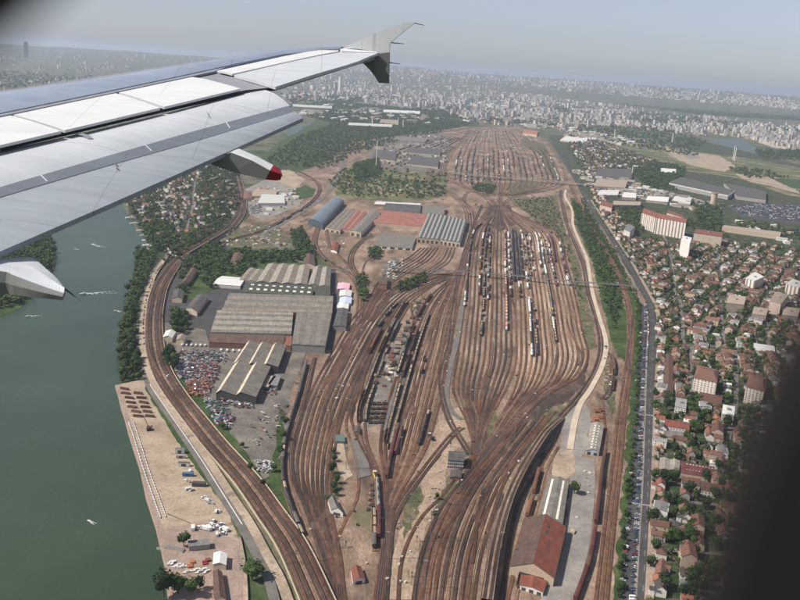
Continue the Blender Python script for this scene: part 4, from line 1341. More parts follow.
for i in range(34):
    t = i / 33
    x = 424 - 46 * t + rnd.uniform(-5, 5); y = 300 + 85 * t + rnd.uniform(-4, 4)
    stack('scrap_stack', rnd.choice(['dark heap of track scrap', 'rusty heap of track scrap']), 'scrap heap', x, y, rnd.uniform(4, 9), rnd.uniform(6, 16), rnd.uniform(1, 3), MW[rnd.choice(['dark', 'dark', 'rust', 'brown', 'tan'])], rnd.uniform(-.3, .5), .7, 3, 'scrap heaps between the wagon strings')
for i in range(9):
    stack('crate_stack', 'pale stack of crates', 'crate stack', rnd.uniform(386, 398), rnd.uniform(366, 382), rnd.uniform(3, 6), rnd.uniform(5, 8), 2.2, MW['tan'] if i % 2 else MW['white'], rnd.uniform(0, .6), .75, 2, 'pale crates near the grey loading strip')
for i in range(12):
    stack('track_panel', 'dark track panel lying on the ground', 'track panel', rnd.uniform(368, 376), 484 + i * 2.4, 3, 5, .8, MW['dark'], rnd.uniform(-.4, .4), .75, 4, 'track panels on the spur behind the yellow shunter') if i % 2 else None
for i in range(26):
    stack('debris_heap', rnd.choice(['white rubbish scatter', 'grey rubble block']), 'debris', *rnd.choice([(rnd.uniform(336, 350), rnd.uniform(382, 402)), (rnd.uniform(430, 444), rnd.uniform(484, 516)), (rnd.uniform(575, 590), rnd.uniform(470, 500))]), rnd.uniform(1, 2.6), rnd.uniform(1.5, 4), rnd.uniform(.5, 1.2), MW[rnd.choice(['white', 'grey', 'tan'])], rnd.uniform(0, 3), .75, 2, 'small debris about the yard')

# --- scrapyard sheds
Ms = M_sheet_grey
CREAM = ribbed('mat_sheet_cream', (0.50, 0.42, 0.30), (0.62, 0.53, 0.40), 4.0, var=0.15)
shed('scrapyard_shed', 'twin-gabled grey scrapyard shed with cream rooflight bands, nearer of the pair', 'shed', [(216, 393), (256, 397), (271, 366), (235, 363)], 9, WA['dark'], CREAM, 'saw', 4.5, 2, Ms, doors=2)
shed('scrapyard_shed', 'farther grey scrapyard shed with cream bands and three ridges', 'shed', [(233, 364), (278, 367), (286, 346), (247, 343)], 9, WA['dark'], CREAM, 'saw', 4.0, 3, Ms)
shed('scrapyard_office', 'pale flat-roofed lean-to on the side of the scrapyard shed', 'lean-to', [(259, 386), (268, 387), (276, 376), (262, 375)], 5, WA['dark'], RO['tan'], 'flat', 0)
shed('scrapyard_office', 'low grey flat-roofed workshop right of the scrapyard shed', 'workshop', [(268, 384), (277, 386), (281, 376), (275, 374)], 5, WA['dark'], RO['grey'], 'flat', 0)
# --- factory
shed('factory_hall', 'wide grey factory hall roof on the right of the factory complex', 'factory', [(292, 344), (325, 346), (332, 312), (297, 311)], 11, WA['grey'], M_sheet_grey, 'gable', .8, 3, z0=.3)
shed('factory_hall', 'grey factory hall with pale stepped roof bands on the left', 'factory', [(211, 332), (291, 334), (293, 312), (218, 310)], 10, WA['grey'], M_sheet_grey, 'saw', 2.0, 4, M_sheet_light, swap=True, vents=14)
shed('factory_hall', 'brown-roofed factory wing along the near edge', 'factory', [(209, 342), (283, 345), (285, 335), (211, 333)], 8.0, WA['brick'], M_sheet_brown, 'gable', 2.0, 1, swap=True)
shed('factory_office', 'small red-brown annex at the corner of the brown factory wing', 'annex', [(283.5, 345), (291, 346), (292, 336), (285, 336)], 8, WA['brick'], MW['rust'], 'flat', 0)
shed('factory_hall', 'long tan factory range with red-trimmed ridges and low dormers', 'factory', [(222, 311), (332, 313), (333, 296), (230, 293)], 11, WA['brick'], M_sheet_tan, 'saw', 2.6, 3, M_sheet_grey, swap=True, vents=12)
shed('factory_hall', 'dark green factory roof with two rows of white rooflights', 'factory', [(242, 292), (312, 296), (314, 286), (246, 282)], 11, WA['grey'], M_sheet_green, 'gable', 1.6, 1, swap=True,
     sky=[('rooflight', .22, .36, .03, .97, 9, M_skylight), ('rooflight', .64, .78, .03, .97, 9, M_skylight)])
shed('factory_hall', 'dark green factory roof end bay right of the white rooflights', 'factory', [(315, 296), (330, 297), (330, 287), (317, 286)], 11, WA['grey'], M_sheet_green, 'gable', 1.6, 1, swap=True)
shed('factory_hall', 'beige ridged factory halls in four spans behind the green roof', 'factory', [(256, 282), (307, 285), (310, 266), (268, 264)], 10, WA['grey'], M_sheet_light, 'gable', 3.0, 4, M_sheet_tan)
shed('factory_hall', 'narrow beige factory span at the left end of the ridged halls', 'factory', [(239, 280), (255, 282), (264, 270), (249, 268)], 8, WA['grey'], M_sheet_tan, 'gable', 2.0, 2)
shed('factory_hall', 'grey and beige pair of factory spans at the right end', 'factory', [(308, 285), (330, 287), (331, 268), (314, 267)], 10, WA['grey'], M_sheet_light, 'gable', 3.0, 2, M_sheet_grey)
shed('white_hall', 'white low-gabled hall at the left end of the factory', 'hall', [(213, 284), (240, 286), (247, 278), (222, 276)], 6, WA['white'], RO['white'], 'gable', 2.5, 1, swap=True, doors=2)
shed('yard_building', 'grey flat building beside the stalls right of the factory', 'building', [(333, 326), (346, 327), (348, 309), (338, 308)], 7, WA['grey'], M_sheet_dark, 'gable', 1.5)
for k, (x, y, c, l) in enumerate([(343, 286, 'pink', 'pink'), (345, 293, 'white', 'white'), (345, 300, 'pale', 'pale blue'), (342, 306, 'white', 'small white')]):
    mt = {'pink': plain('mat_tent_pink', (.75, .40, .48), .7), 'white': RO['white'], 'pale': plain('mat_tent_blue_%d' % k, (.50, .56, .70), .7)}[c]
    shed('marquee', '%s tent-like canopy right of the big factory' % l, 'marquee', [(x - 6, y + 3), (x + 6, y + 3.5), (x + 7, y - 2.5), (x - 5, y - 3)], 4, mt, mt, 'gable', 1.5)
# river side houses/sheds between railway and factory
for (q, rf, l) in [([(181, 283), (188, 283), (197, 270), (191, 268)], M_sheet_brown, 'long brown-roofed house among trees beside the curved railway'),
                   ([(230, 262), (240, 263), (243, 254), (234, 253)], M_sheet_brown, 'brown-roofed hall amid tall dark trees behind the factory'),
                   ([(172, 298), (182, 299), (184, 291), (174, 290)], M_sheet_dark, 'small house with dark roof beside the curved railway'),
                   ([(186, 308), (197, 312), (208, 297), (197, 295)], M_sheet_dark, 'dark gabled barn in the factory forecourt'),
                   ([(163, 337), (172, 338), (176, 332), (166, 331)], RO['white'], 'small white gabled shed by the railway bend'),
                   ([(176, 340), (184, 341), (187, 336), (178, 335)], RO['tan'], 'small tan shed at the top of the scrapyard'),
                   ([(303, 264), (315, 266), (314, 255), (305, 254)], M_sheet_brown, 'brown square tower-like building behind the factory spans'),
                   ]:
    shed('trackside_house', l, 'house', q, 7, WA['cream'], rf, 'gable', 3.0)
# --- locomotive depot complex
shed('vaulted_hall', 'long blue-grey barrel-vaulted hall with glazed dark end', 'hall', [(308, 221), (323, 226), (344, 202), (332, 199)], 9, plain('mat_wall_steelblue', (.06, .085, .11), .6), M_sheet_blue, 'barrel', 9.0, 1, doors=1)
shed('engine_shed', 'low tan twin-roofed shed right of the blue vaulted hall', 'shed', [(325, 228), (340, 231), (356, 212), (345, 209)], 7, WA['cream'], M_sheet_grey, 'gable', 2.0, 3, M_sheet_tan, doors=3)
shed('engine_shed', 'shed with faded red roof between two grey depot roofs', 'shed', [(341, 229), (352, 230), (367, 212), (356, 211)], 7, WA['cream'], M_sheet_red, 'gable', 1.8, 2)
shed('engine_shed', 'long grey-brown gabled engine shed running beside the red roof', 'shed', [(350, 231), (361, 233), (381, 213), (371, 210)], 10, WA['cream'], M_sheet_grey, 'gable', 3.0, 1, doors=2)
shed('workshop_hall', 'broad faded red workshop roof in the middle of the depot', 'workshop', [(371, 222), (424, 227), (426, 214), (379, 210)], 8, WA['cream'], M_sheet_red, 'saw', 2.0, 3, M_sheet_red, swap=True, doors=0)
shed('workshop_hall', 'dark grey workshop roof behind the broad red roof', 'workshop', [(383, 210), (420, 213), (421, 205), (386, 203)], 9, WA['cream'], M_sheet_dark, 'gable', 2.0, 2, swap=True)
shed('workshop_hall', 'grey-brown workshop roof behind the ribbed engine shed', 'workshop', [(422, 213), (444, 215), (445, 207), (423, 205)], 9, WA['cream'], M_sheet_grey, 'gable', 2.0, 2, swap=True)
shed('white_canopy', 'narrow white roof strip along the back of the depot', 'canopy', [(374, 204), (420, 206), (421, 203.5), (376, 201.5)], 8, WA['cream'], RO['white'], 'flat', 0)
shed('flat_depot', 'flat grey depot building with white canopied front', 'depot', [(373, 245), (412, 248), (416, 236), (381, 233)], 6, WA['white'], M_sheet_grey, 'flat', 0, doors=5, vents=5)
M_ribglass = plain('mat_rib_glass', (.36, .37, .35), .5, .25, .25)
SK = [('rooflight', (k + .28) / 5, (k + .48) / 5, .02, .98, 1, M_ribglass) for k in range(5)]
SK += [('rooflight', (k + .62) / 5, (k + .72) / 5, .02, .98, 1, M_ribglass) for k in range(5)]
shed('roundhouse_shed', 'big engine shed with pale ribbed rooflights, nearer the red workshop', 'engine shed', [(417, 238), (439, 240), (448, 216), (428, 213)], 10, WA['cream'], M_sheet_grey, 'gable', 1.8, 5, M_sheet_dark, sky=SK, doors=5)
shed('roundhouse_shed', 'big engine shed with pale ribbed rooflights at the right end', 'engine shed', [(439.6, 240), (460, 243), (467, 220), (448.5, 216.5)], 10, WA['cream'], M_sheet_grey, 'gable', 1.8, 5, M_sheet_dark, sky=SK, doors=5)
shed('water_tower_house', 'square brown brick tower beside the depot curve', 'tower', [(379, 284), (387, 285), (387, 277), (380, 277)], 9, WA['brick'], M_sheet_brown, 'flat', 0)
shed('red_cottage', 'little red-roofed cottage inside the track loop', 'cottage', [(331, 250), (337, 252), (339, 243), (333, 242)], 4, WA['white'], M_tile_red, 'gable', 2)
# --- left depots
shed('builders_depot', 'pale flat-roofed depot with cream front left of the looping road', 'depot', [(258, 203), (285, 203), (284, 195), (262, 194)], 7, WA['white'], RO['white'], 'flat', 0)
shed('builders_depot', 'long tan flat-roofed depot behind the cream one', 'depot', [(250, 196), (276, 196), (277, 190), (256, 189)], 6, WA['cream'], RO['tan'], 'flat', 0)
shed('builders_depot', 'maroon-roofed shed at the left of the pale depots', 'depot', [(243, 199), (252, 199), (252, 192), (244, 192)], 6, WA['cream'], RO['brown'], 'gable', 2)
# --- quay
def container(px, py, w, d, h, mat, label, rz, cat='container', top=None):
    p = G(px, py)
    root = empty('site_container', (p.x, p.y, 2.4), rz)
    b_ = MB(); b_.box(-w / 2, w / 2, -d / 2, d / 2, .15, h, mat, top); b_.obj('body', root)
    for s in (-1, 1):
        b_ = MB(); b_.box(-w * .2, w * .2, s * (d / 2 + .04) - .03, s * (d / 2 + .04) + .03, .3, h * .85, WA['dark']); b_.obj('door', root)
    tag(root, label, cat)
container(180, 455, 9, 5, 4.5, RO['white'], 'white site cabin farthest up the quay', .05, top=RO['grey'])
container(181, 460, 9, 3, 3.0, WA['grey'], 'grey cabin just in front of the farthest white cabin', .05)
container(184, 468, 11, 4, 3.5, RO['white'], 'white-fronted long cabin in the middle of the quay row', .05, top=M_sheet_dark)
container(188, 478, 10, 3.5, 3.0, plain('mat_cabin_blue', (.06, .13, .22), .6), 'dark blue cabin in the quay row', .05)
container(199, 488, 12, 4.5, 3.5, WA['dark'], 'dark flat cabin nearest in the quay row', .05)
shed('boat_shed', 'cream gable-roofed boat shed near the moored pontoon', 'shed', [(213, 564), (226, 565), (227, 554), (214, 553)], 4.5, WA['cream'], RO['white'], 'gable', 2, z0=2.3)
shed('grey_barn', 'narrow dark brown barn below the boat shed', 'barn', [(214, 598), (226, 599), (222, 572), (213, 571)], 4, WA['cream'], M_sheet_brown, 'gable', 2, z0=2.3)
# pipe and beam stacks at the top of the quay
for r_ in range(7):
    for c in range(2 if r_ else 1):
        x = 124 + c * 12 + r_ * 2.3 + rnd.uniform(-1, 1); y = 391 + r_ * 4.6
        p = G(x, y)
        mb = MB()
        for k in range(4):
            for q in range(3 - (k % 2)):
                mb.tube((-5, -1.6 + k * .9, .45 + q * .8), (5 + rnd.uniform(-1, 1), -1.6 + k * .9, .45 + q * .8), .42, MW[rnd.choice(['maroon', 'brown', 'rust'])], 6)
        o = mb.obj('pipe_stack'); o.location = (p.x, p.y, 2.3); o.rotation_euler = (0, 0, rnd.uniform(-.25, .05))
        tag(o, 'stack of rusty pipes', 'pipe stack', 'pipe stacks on the quay')
        PENDING.append((o, 'stack of rusty pipes', x, y))
# conveyor: pale segmented twin line
mb = MB()
for off in (0, 4.5):
    L = offset(gline([(133, 424), (139, 441), (148, 470), (158, 498), (166, 520)], 10, 2.9), off)
    for i in range(len(L) - 1):
        a, b_ = L[i], L[i + 1]
        mb.beam(a.lerp(b_, .08), a.lerp(b_, .92), 1.0 if off else .8, .8, RO['white'])
        mb.beam(a.lerp(b_, .5) - Vector((0, 0, .6)), a.lerp(b_, .55) - Vector((0, 0, .6)), 2.2, .5, MW['dark'])
tag(mb.obj('barrier_line'), 'twin line of pale barrier blocks running along the quay edge', 'barrier')
mb = MB()
L = gline([(168, 517), (178, 521), (190, 526)], 10, 2.4)
for i in range(len(L) - 1):
    mb.beam(L[i] + Vector((0, 0, .6)), L[i + 1] + Vector((0, 0, .6)), .25, .5, MW['tan'])
    mb.beam(L[i], L[i] + Vector((0, 0, 1.2)), .3, .3, MW['dark'])
tag(mb.obj('fence'), 'low post fence crossing the quay above the boat club', 'fence')
# crawler crane near the barrier
p = G(149, 432)
root = empty('quay_crane', (p.x, p.y, 2.3), .4)
b_ = MB(); b_.box(-2, 2, -3, 3, 1.2, 3.4, MW['maroon']); b_.obj('cab', root)
b_ = MB(); b_.box(-2.4, -1.5, -3.4, 3.4, 0, 1.2, MW['dark']); b_.box(1.5, 2.4, -3.4, 3.4, 0, 1.2, MW['dark']); b_.obj('crawler_track', root)
b_ = MB(); b_.beam((0, 3, 2.5), (-3, 13, 8), .7, .7, MW['rust']); b_.obj('boom', root)
tag(root, 'maroon crawler crane with raised boom on the quay', 'crane')

# --- large right-hand buildings
def block(name, label, foot, h, wall, roof, z0=.2, floors=None, strips=0, parapet=.8, group=None, roofrise=0):
    """foot: roof corner pixels (near-left, near-right, far-right, far-left)"""
    Q = [G(x, y, h + z0) for x, y in foot]
    c = sum(Q, Vector()) / 4
    OBST.append([(q.x, q.y) for q in Q])
    root = empty(name, (c.x, c.y, z0))
    tag(root, label, 'building' if not group else 'apartment block', group)
    L = [(q.x - c.x, q.y - c.y) for q in Q]
    w = MB()
    for k in range(4): w.wallface(L[k], L[(k + 1) % 4], 0, h, wall)
    w.obj('wall', root)
    r_ = MB()
    if roofrise:
        zz = h
        m0 = ((L[0][0] + L[3][0]) / 2, (L[0][1] + L[3][1]) / 2); m1 = ((L[1][0] + L[2][0]) / 2, (L[1][1] + L[2][1]) / 2)
        k = .22
        a = (m0[0] + (m1[0] - m0[0]) * k, m0[1] + (m1[1] - m0[1]) * k, zz + roofrise); b_ = (m1[0] - (m1[0] - m0[0]) * k, m1[1] - (m1[1] - m0[1]) * k, zz + roofrise)
        E = [(x * 1.04, y * 1.04, zz + .03) for x, y in L]
        r_.face([E[0], E[1], b_, a], roof); r_.face([E[2], E[3], a, b_], roof); r_.face([E[1], E[2], b_], roof); r_.face([E[3], E[0], a], roof)
        for s in (.3, .6):
            q = (m0[0] + (m1[0] - m0[0]) * s, m0[1] + (m1[1] - m0[1]) * s)
            ch = MB(); ch.box(q[0] - .6, q[0] + .6, q[1] - .6, q[1] + .6, zz + roofrise - 1, zz + roofrise + 1.6, WA['brick']); ch.obj('chimney', root)
    else:
        r_.prism([(x * 1.01, y * 1.01) for x, y in L], h, h + parapet, roof)
        pm = MB()
        mx, my = (L[0][0] + L[2][0]) / 2, (L[0][1] + L[2][1]) / 2
        pm.box(mx - 2, mx + 2, my - 2, my + 2, h + parapet, h + parapet + 2.4, WA['grey']); pm.obj('lift_housing', root)
    r_.obj('roof', root)
    return root
# the long curved slab in two angled wings
SLr = RO['red']
block('slab_block', 'left wing of the tall cream slab block topped with a red roof', [(642, 213), (655.5, 217.5), (657, 213.5), (643.5, 208.5)], 40, FA['strip'], SLr, parapet=1.6, group='wings of the long red-topped slab block')
block('slab_block', 'long right wing of the tall cream slab block topped with a red roof', [(656, 217.7), (686, 223), (686.5, 219.5), (657.5, 213.8)], 42, FA['strip'], SLr, parapet=1.6, group='wings of the long red-topped slab block')
block('slab_block', 'cream slab block with thin red roof behind the red-topped slab', [(667, 213), (683, 218), (683, 215.5), (668, 210.5)], 24, FA['cream'], SLr, parapet=1)
block('tower_block', 'blank white tower block at the right end of the red-topped slab', [(681, 240), (690, 243), (692, 238), (683.5, 236)], 40, WA['white'], RO['white'])
block('tower_block', 'hazy cream block behind the blank white tower', [(694, 233), (722, 237), (723, 233), (696, 229)], 26, FA['cream'], SLr)
block('slab_block', 'small white slab block set end-on among trees', [(624, 229.5), (630, 232), (635, 227), (628, 224)], 20, FA['white'], RO['grey'])
block('slab_block', 'low pink-roofed slab near the avenue with white gable end', [(600, 205), (612, 208), (613, 204), (601.5, 200.5)], 16, FA['pink'], SLr)
block('slab_block', 'long tan low slab behind dark trees at the head of the avenue', [(613, 205), (640, 205.5), (641, 202), (613.5, 201)], 14, FA['tan'], RO['tan'])
block('flats', 'cream flats with vertical balcony slats near the right edge', [(746, 278), (755, 281), (764, 277), (755, 272)], 22, FA['strip'], RO['white'])
block('flats', 'second cream slatted flats cut by the right edge of the picture', [(786, 284), (799, 288), (806, 284), (793, 279)], 22, FA['strip'], RO['white'])
block('flats', 'pale square flats with flat roof near the right edge', [(770, 301), (781, 304), (789, 295), (775, 292)], 22, FA['pink'], RO['tan'])
block('flats', 'tan three-storey flats left of the row of three', [(726, 303), (744, 305), (746, 297), (729, 295)], 15, FA['tan'], RO['tan'])
block('flats', 'tan three-storey flats in the middle of the row of three', [(752, 314), (766, 316), (768, 309), (754, 307)], 12, FA['tan'], RO['tan'])
block('flats', 'tan three-storey flats at the right of the row of three', [(782, 315), (798, 317), (800, 309), (784, 307)], 12, FA['tan'], RO['tan'])
block('white_block', 'white five-storey block under a hipped brown roof with balconies', [(694, 377), (717, 382), (718, 370), (698, 365)], 22, facade('mat_facade_balcony', (.72, .64, .56), (.26, .19, .16), 4.2, 3.0, .42, .6), RO['brown'], roofrise=5, group='white blocks with brown roofs')
block('white_block', 'second white block with brown hipped roof, partly in the blurred shade', [(746, 386), (764, 391), (768, 378), (750, 374)], 22, MATS['mat_facade_balcony'], RO['brown'], roofrise=5, group='white blocks with brown roofs')
shed('maroon_hall', 'long maroon-roofed hall with pale roof seams', 'hall', [(681, 473), (713, 478), (714, 467), (681.5, 461)], 5, WA['cream'], ribbed('mat_maroon', (.10, .034, .034), (.15, .052, .05), 2.5, var=.15), 'gable', 1.6, 2, swap=True,
     sky=[('roof_seam', .24, .27, .03, .9, 9, M_skylight), ('roof_seam', .70, .73, .03, .9, 9, M_skylight)])
shed('grey_shed', 'pale grey metal-roofed shed at the avenue edge', 'shed', [(660, 469), (679, 471), (680, 461), (660, 458)], 6, WA['cream'], M_sheet_light, 'gable', 1.5, 2)
shed('terrace_house', 'white-gabled terrace with maroon roof, left half', 'terrace', [(682, 484), (700, 487), (700, 479), (682, 476)], 6, FA['white'], M_tile_brown, 'gable', 3, 1, M_tile_red, swap=True)
shed('terrace_house', 'white-gabled terrace with maroon roof, right half', 'terrace', [(701, 490), (722, 494), (722, 485), (702, 481)], 6, FA['white'], M_tile_brown, 'gable', 3, 1, M_tile_red, swap=True)
shed('corner_house', 'maroon-roofed corner house with white walls beside the avenue', 'house', [(664, 426), (689, 430), (689, 423), (666, 419)], 6, FA['white'], M_tile_red, 'gable', 2, 1, swap=True)
shed('corner_house', 'low grey-roofed range in front of the maroon-roofed corner house', 'house', [(664, 436), (694, 439), (694, 433), (664, 430)], 4, WA['cream'], M_sheet_grey, 'gable', 1.5, 1, swap=True)
shed('brown_terrace', 'long narrow brown terrace parallel to the avenue', 'terrace', [(663, 392), (673, 393), (673, 356), (664, 355)], 6, WA['cream'], M_tile_brown, 'gable', 3, 1, RO['brown'])
shed('low_house', 'brown-roofed low house below the brown-roofed white block', 'house', [(700, 402), (721, 405), (722, 396), (700, 392)], 5, FA['white'], RO['brown'], 'gable', 2.5, 1, swap=True)
block('flats', 'narrow white four-storey house with pale grey roof', [(675, 407), (686, 409), (687, 400), (676, 398)], 12, FA['white'], RO['grey'])
block('flats', 'white stepped house with grey roof right of the tall trees', [(722, 414), (734, 416), (735, 407), (723, 405)], 12, FA['white'], RO['white'])
shed('long_villa', 'white flat-fronted range near the right edge', 'building', [(754, 350), (775, 353), (774, 346), (754, 343)], 5, WA['white'], RO['white'], 'gable', 1, swap=True)
# far warehouse and silo
shed('great_warehouse', 'huge low grey warehouse with a pale front edge', 'warehouse', [(667, 183), (728, 196), (735, 191), (682, 177)], 14, WA['grey'], M_sheet_dark, 'gable', 1, 2)
shed('great_warehouse', 'flat dark grey warehouse extension right of the huge one', 'warehouse', [(737, 196), (766, 200), (766, 191), (724, 183)], 12, WA['grey'], M_sheet_dark, 'flat', 0)
gw = MB()
for (a, b_) in (((667, 183), (728, 196)), ((728, 196), (735, 191))):
    p, q = G(*a, 14.2), G(*b_, 14.2)
    gw.beam(p + Vector((0, -1.2, 0)), q + Vector((0, -1.2, 0)), 1.2, 4.0, RO['white'])
tag(gw.obj('roof_fascia'), 'pale fascia edge running along the huge grey warehouse', 'fascia')
mb = MB(); p = G(713, 205)
root = empty('silo', (p.x, p.y, .3)); tag(root, 'round tan silo tower in front of the grey warehouse', 'silo')
mb.tube((0, 0, 0), (0, 0, 38), 10, WA['cream'], 20); mb.obj('tower', root)
mb = MB(); mb.tube((0, 0, 38), (0, 0, 41), 11, RO['tan'], 20); mb.obj('cap', root)
for (q, h, rf, l) in [([(595, 176), (632, 178), (632, 169), (598, 168)], 8, M_sheet_dark, 'wide dark-roofed depot beside the avenue head'),
                     ([(594, 186), (625, 188), (628, 180), (597, 179)], 8, RO['tan'], 'tan flat depot in front of the dark-roofed one'),
                     ([(661, 172), (676, 173), (676, 169), (661, 168)], 8, RO['white'], 'white box warehouse beside the lawn'),
                     ([(597, 195), (618, 195), (619, 190), (600, 190)], 8, RO['white'], 'long white depot just above the pink slab'),
                     ([(622, 197), (636, 198), (636, 193), (624, 192)], 9, RO['white'], 'white depot right of the long white depot'),
                     ([(646, 200), (668, 202), (669, 197), (648, 196)], 8, RO['white'], 'white shed in the trading estate behind the slab'),
                     ([(672, 200), (690, 204), (692, 199), (676, 196)], 8, RO['white'], 'white angled shed left of the round silo'),
                     ([(722, 228), (780, 236), (781, 232), (724, 225)], 10, RO['tan'], 'long tan terrace block right of the smudged trees'),
                     ([(560, 140), (584, 143), (590, 138), (566, 136)], 8, RO['white'], 'white shed near the top of the avenue'),
                     ([(523, 133), (537, 135), (538, 131), (524, 129)], 12, RO['orange'], 'orange-red shed at the top of the yard'),
                     ([(293, 106.5), (332, 108.5), (332, 106), (293, 104)], 12, RO['white'], 'long white warehouse below the wing tip left'),
                     ([(348, 125), (392, 127), (392, 124.5), (349, 122.5)], 12, RO['white'], 'long white roof in the park beyond the lake'),
                     ([(383, 112), (420, 114), (420, 111), (384, 109.5)], 12, RO['white'], 'white warehouse beyond the park, right of the masts'),
                     ([(380, 122), (398, 124), (398, 120), (381, 119)], 12, RO['tan'], 'tan warehouse at the edge of the park'),
                     ([(405, 152), (440, 155), (442, 149), (410, 147)], 8, M_sheet_dark, 'dark low workshop left of the reception sidings'),
                     ([(408, 164), (438, 167), (439, 158), (412, 156)], 8, M_sheet_dark, 'nearer dark workshop left of the reception sidings'),
                     ([(392, 140), (425, 142), (428, 138), (397, 136)], 8, M_sheet_grey, 'grey shed in the far industrial area'),
                     ([(372, 158), (395, 161), (397, 152), (376, 150)], 8, M_sheet_dark, 'dark shed with pipework left of the dark workshops')]:
    shed('depot_shed', l, 'shed', q, h, WA['cream'], rf, 'gable' if h < 12 else 'flat', 1.2, 1, swap=True)

# ---- footbridge over the yard, road bridge piers
def truss_bridge(name, label, pts, z, w, mat, step=46.0, cat='footbridge'):
    ln = gline(pts, 3, z)
    root = empty(name, ln[0].copy()); tag(root, label, cat)
    org = ln[0]
    tot = 0; last = 0
    deck, rail_, = MB(), MB()
    for a, b_ in zip(ln, ln[1:]):
        deck.beam(a - org, b_ - org, w, .5, mat)
        for s in (-1, 1):
            o_ = Vector(((b_ - a).normalized().y, -(b_ - a).normalized().x, 0)) * (s * w / 2)
            rail_.beam(a + o_ - org + Vector((0, 0, 1.5)), b_ + o_ - org + Vector((0, 0, 1.5)), .25, .3, M_steel)
            k = max(2, int((b_ - a).length / 6))
            for q in range(k):
                p = a.lerp(b_, q / k) + o_ - org; p2 = a.lerp(b_, (q + 1) / k) + o_ - org
                rail_.beam(p + Vector((0, 0, .2)), p2 + Vector((0, 0, 1.5)), .15, .15, M_steel)
    deck.obj('deck', root); rail_.obj('railing', root)
    L = sum((b_ - a).length for a, b_ in zip(ln, ln[1:]))
    n = int(L / step)
    for i in range(n + 1):
        s = L * i / max(1, n); acc = 0
        for a, b_ in zip(ln, ln[1:]):
            d = (b_ - a).length
            if acc + d >= s - 1e-3:
                p = a.lerp(b_, (s - acc) / d) - org
                pm = MB()
                for q in (-w * .35, w * .35):
                    pm.beam(Vector((p.x, p.y + q, -z)), Vector((p.x, p.y + q, 0)), .5, .5, M_steel)
                pm.obj('pier', root)
                break
            acc += d
    return root
truss_bridge('footbridge', 'long grey footbridge crossing above all the sorting tracks', [(385, 272), (440, 275), (500, 279), (560, 285), (610, 289), (636, 291)], 9, 5.5, RO['grey'])
truss_bridge('road_bridge', 'road bridge crossing the far throat of the yard above the tracks', [(446, 174), (500, 179), (562, 184), (580, 186)], 7.6, 12, MW['tan'], 60, 'road bridge')

# ---- catenary gantries
def gantry_proto(w):
    parts = []
    for s in (-1, 1):
        m_ = MB(); m_.beam((s * w / 2, 0, 0), (s * w / 2, 0, 9), .35, .35, M_mast); parts.append(('mast', m_))
    b_ = MB()
    b_.beam((-w / 2, 0, 8.2), (w / 2, 0, 8.2), .14, .14, M_mast); b_.beam((-w / 2, 0, 7.4), (w / 2, 0, 7.4), .14, .14, M_mast)
    k = int(w / 3)
    for i in range(k):
        x0, x1 = -w / 2 + i * w / k, -w / 2 + (i + 1) * w / k
        b_.beam((x0, 0, 7.4 if i % 2 else 8.2), (x1, 0, 8.2 if i % 2 else 7.4), .08, .08, M_mast)
    parts.append(('beam', b_))
    return parts
GN = Pop('catenary gantries over the tracks', 120, 'catenary_gantries', 'catenary gantries far up the yard', 2600)
def gantries(a, b_, rows, extra=3.0):
    """gantries across the stretch between two traced edges at the given image rows"""
    la, lb = gline(a, 8), gline(b_, 8)
    for y in rows:
        def at(l):
            return min(l, key=lambda p: abs(PX(p)[1] - y))
        p, q = at(la), at(lb)
        w = (q - p).length + 2 * extra
        pr = Proto('catenary_gantry', 'gantry', 'dark catenary gantry', gantry_proto(w))
        c = (p + q) / 2; d = q - p
        GN.add(pr, c.x, c.y, .5, math.atan2(d.y, d.x), up=5)
cen = [(163, 283), (155, 310), (154, 340), (160, 368), (175, 395), (196, 422), (217, 448), (247, 482), (270, 514), (294, 550), (322, 612)]
gl = gline(cen, 8)
for i in range(4, len(gl), 7):
    a, b_ = offset(gl, -12.5)[i], offset(gl, 12.5)[i]
    pr = Proto('catenary_gantry', 'gantry', 'dark catenary gantry', gantry_proto(25))
    c = (a + b_) / 2; d = b_ - a
    GN.add(pr, c.x, c.y, 2.2, math.atan2(d.y, d.x), up=5)
gantries([(500, 432), (480, 460), (461, 482), (439, 512), (421, 556), (412, 612)], [(524, 441), (516, 460), (505, 480), (495, 508), (481, 555), (472, 612)], [478, 512, 548, 586])
gantries([(336, 612), (324, 555), (301, 510), (292, 465), (300, 425), (311, 392), (330, 356)], [(346, 612), (340, 555), (331, 510), (333, 465), (340, 425), (352, 390), (371, 350)], [370, 415, 462, 505, 548])
gantries([(373, 612), (382, 545), (384, 500), (390, 460), (400, 420), (409, 385), (421, 345)], [(380, 612), (388, 545), (397, 500), (425, 450), (436, 415), (443, 388), (451, 345)], [474, 500, 526])
gantries(F1L, F2R, [236, 258])
gantries([(457, 360), (453, 385), (457, 402)], [(516, 360), (510, 385), (500, 402)], [394])
gantries([(570, 186), (576, 198), (594, 231), (613, 267), (624, 300), (627, 330), (625, 360), (623, 380), (617, 420), (613, 460), (606, 520), (596, 612)], [(574, 186), (580, 198), (599, 231), (619, 267), (632, 300), (635, 330), (633, 360), (631, 380), (626, 420), (622, 460), (615, 520), (606, 612)], [240, 275, 310, 345, 385, 425, 470, 516, 562], 1.5)
gantries([(457, 182), (456, 165)], [(556, 183), (553, 166)], [168, 180])
GN.finish()
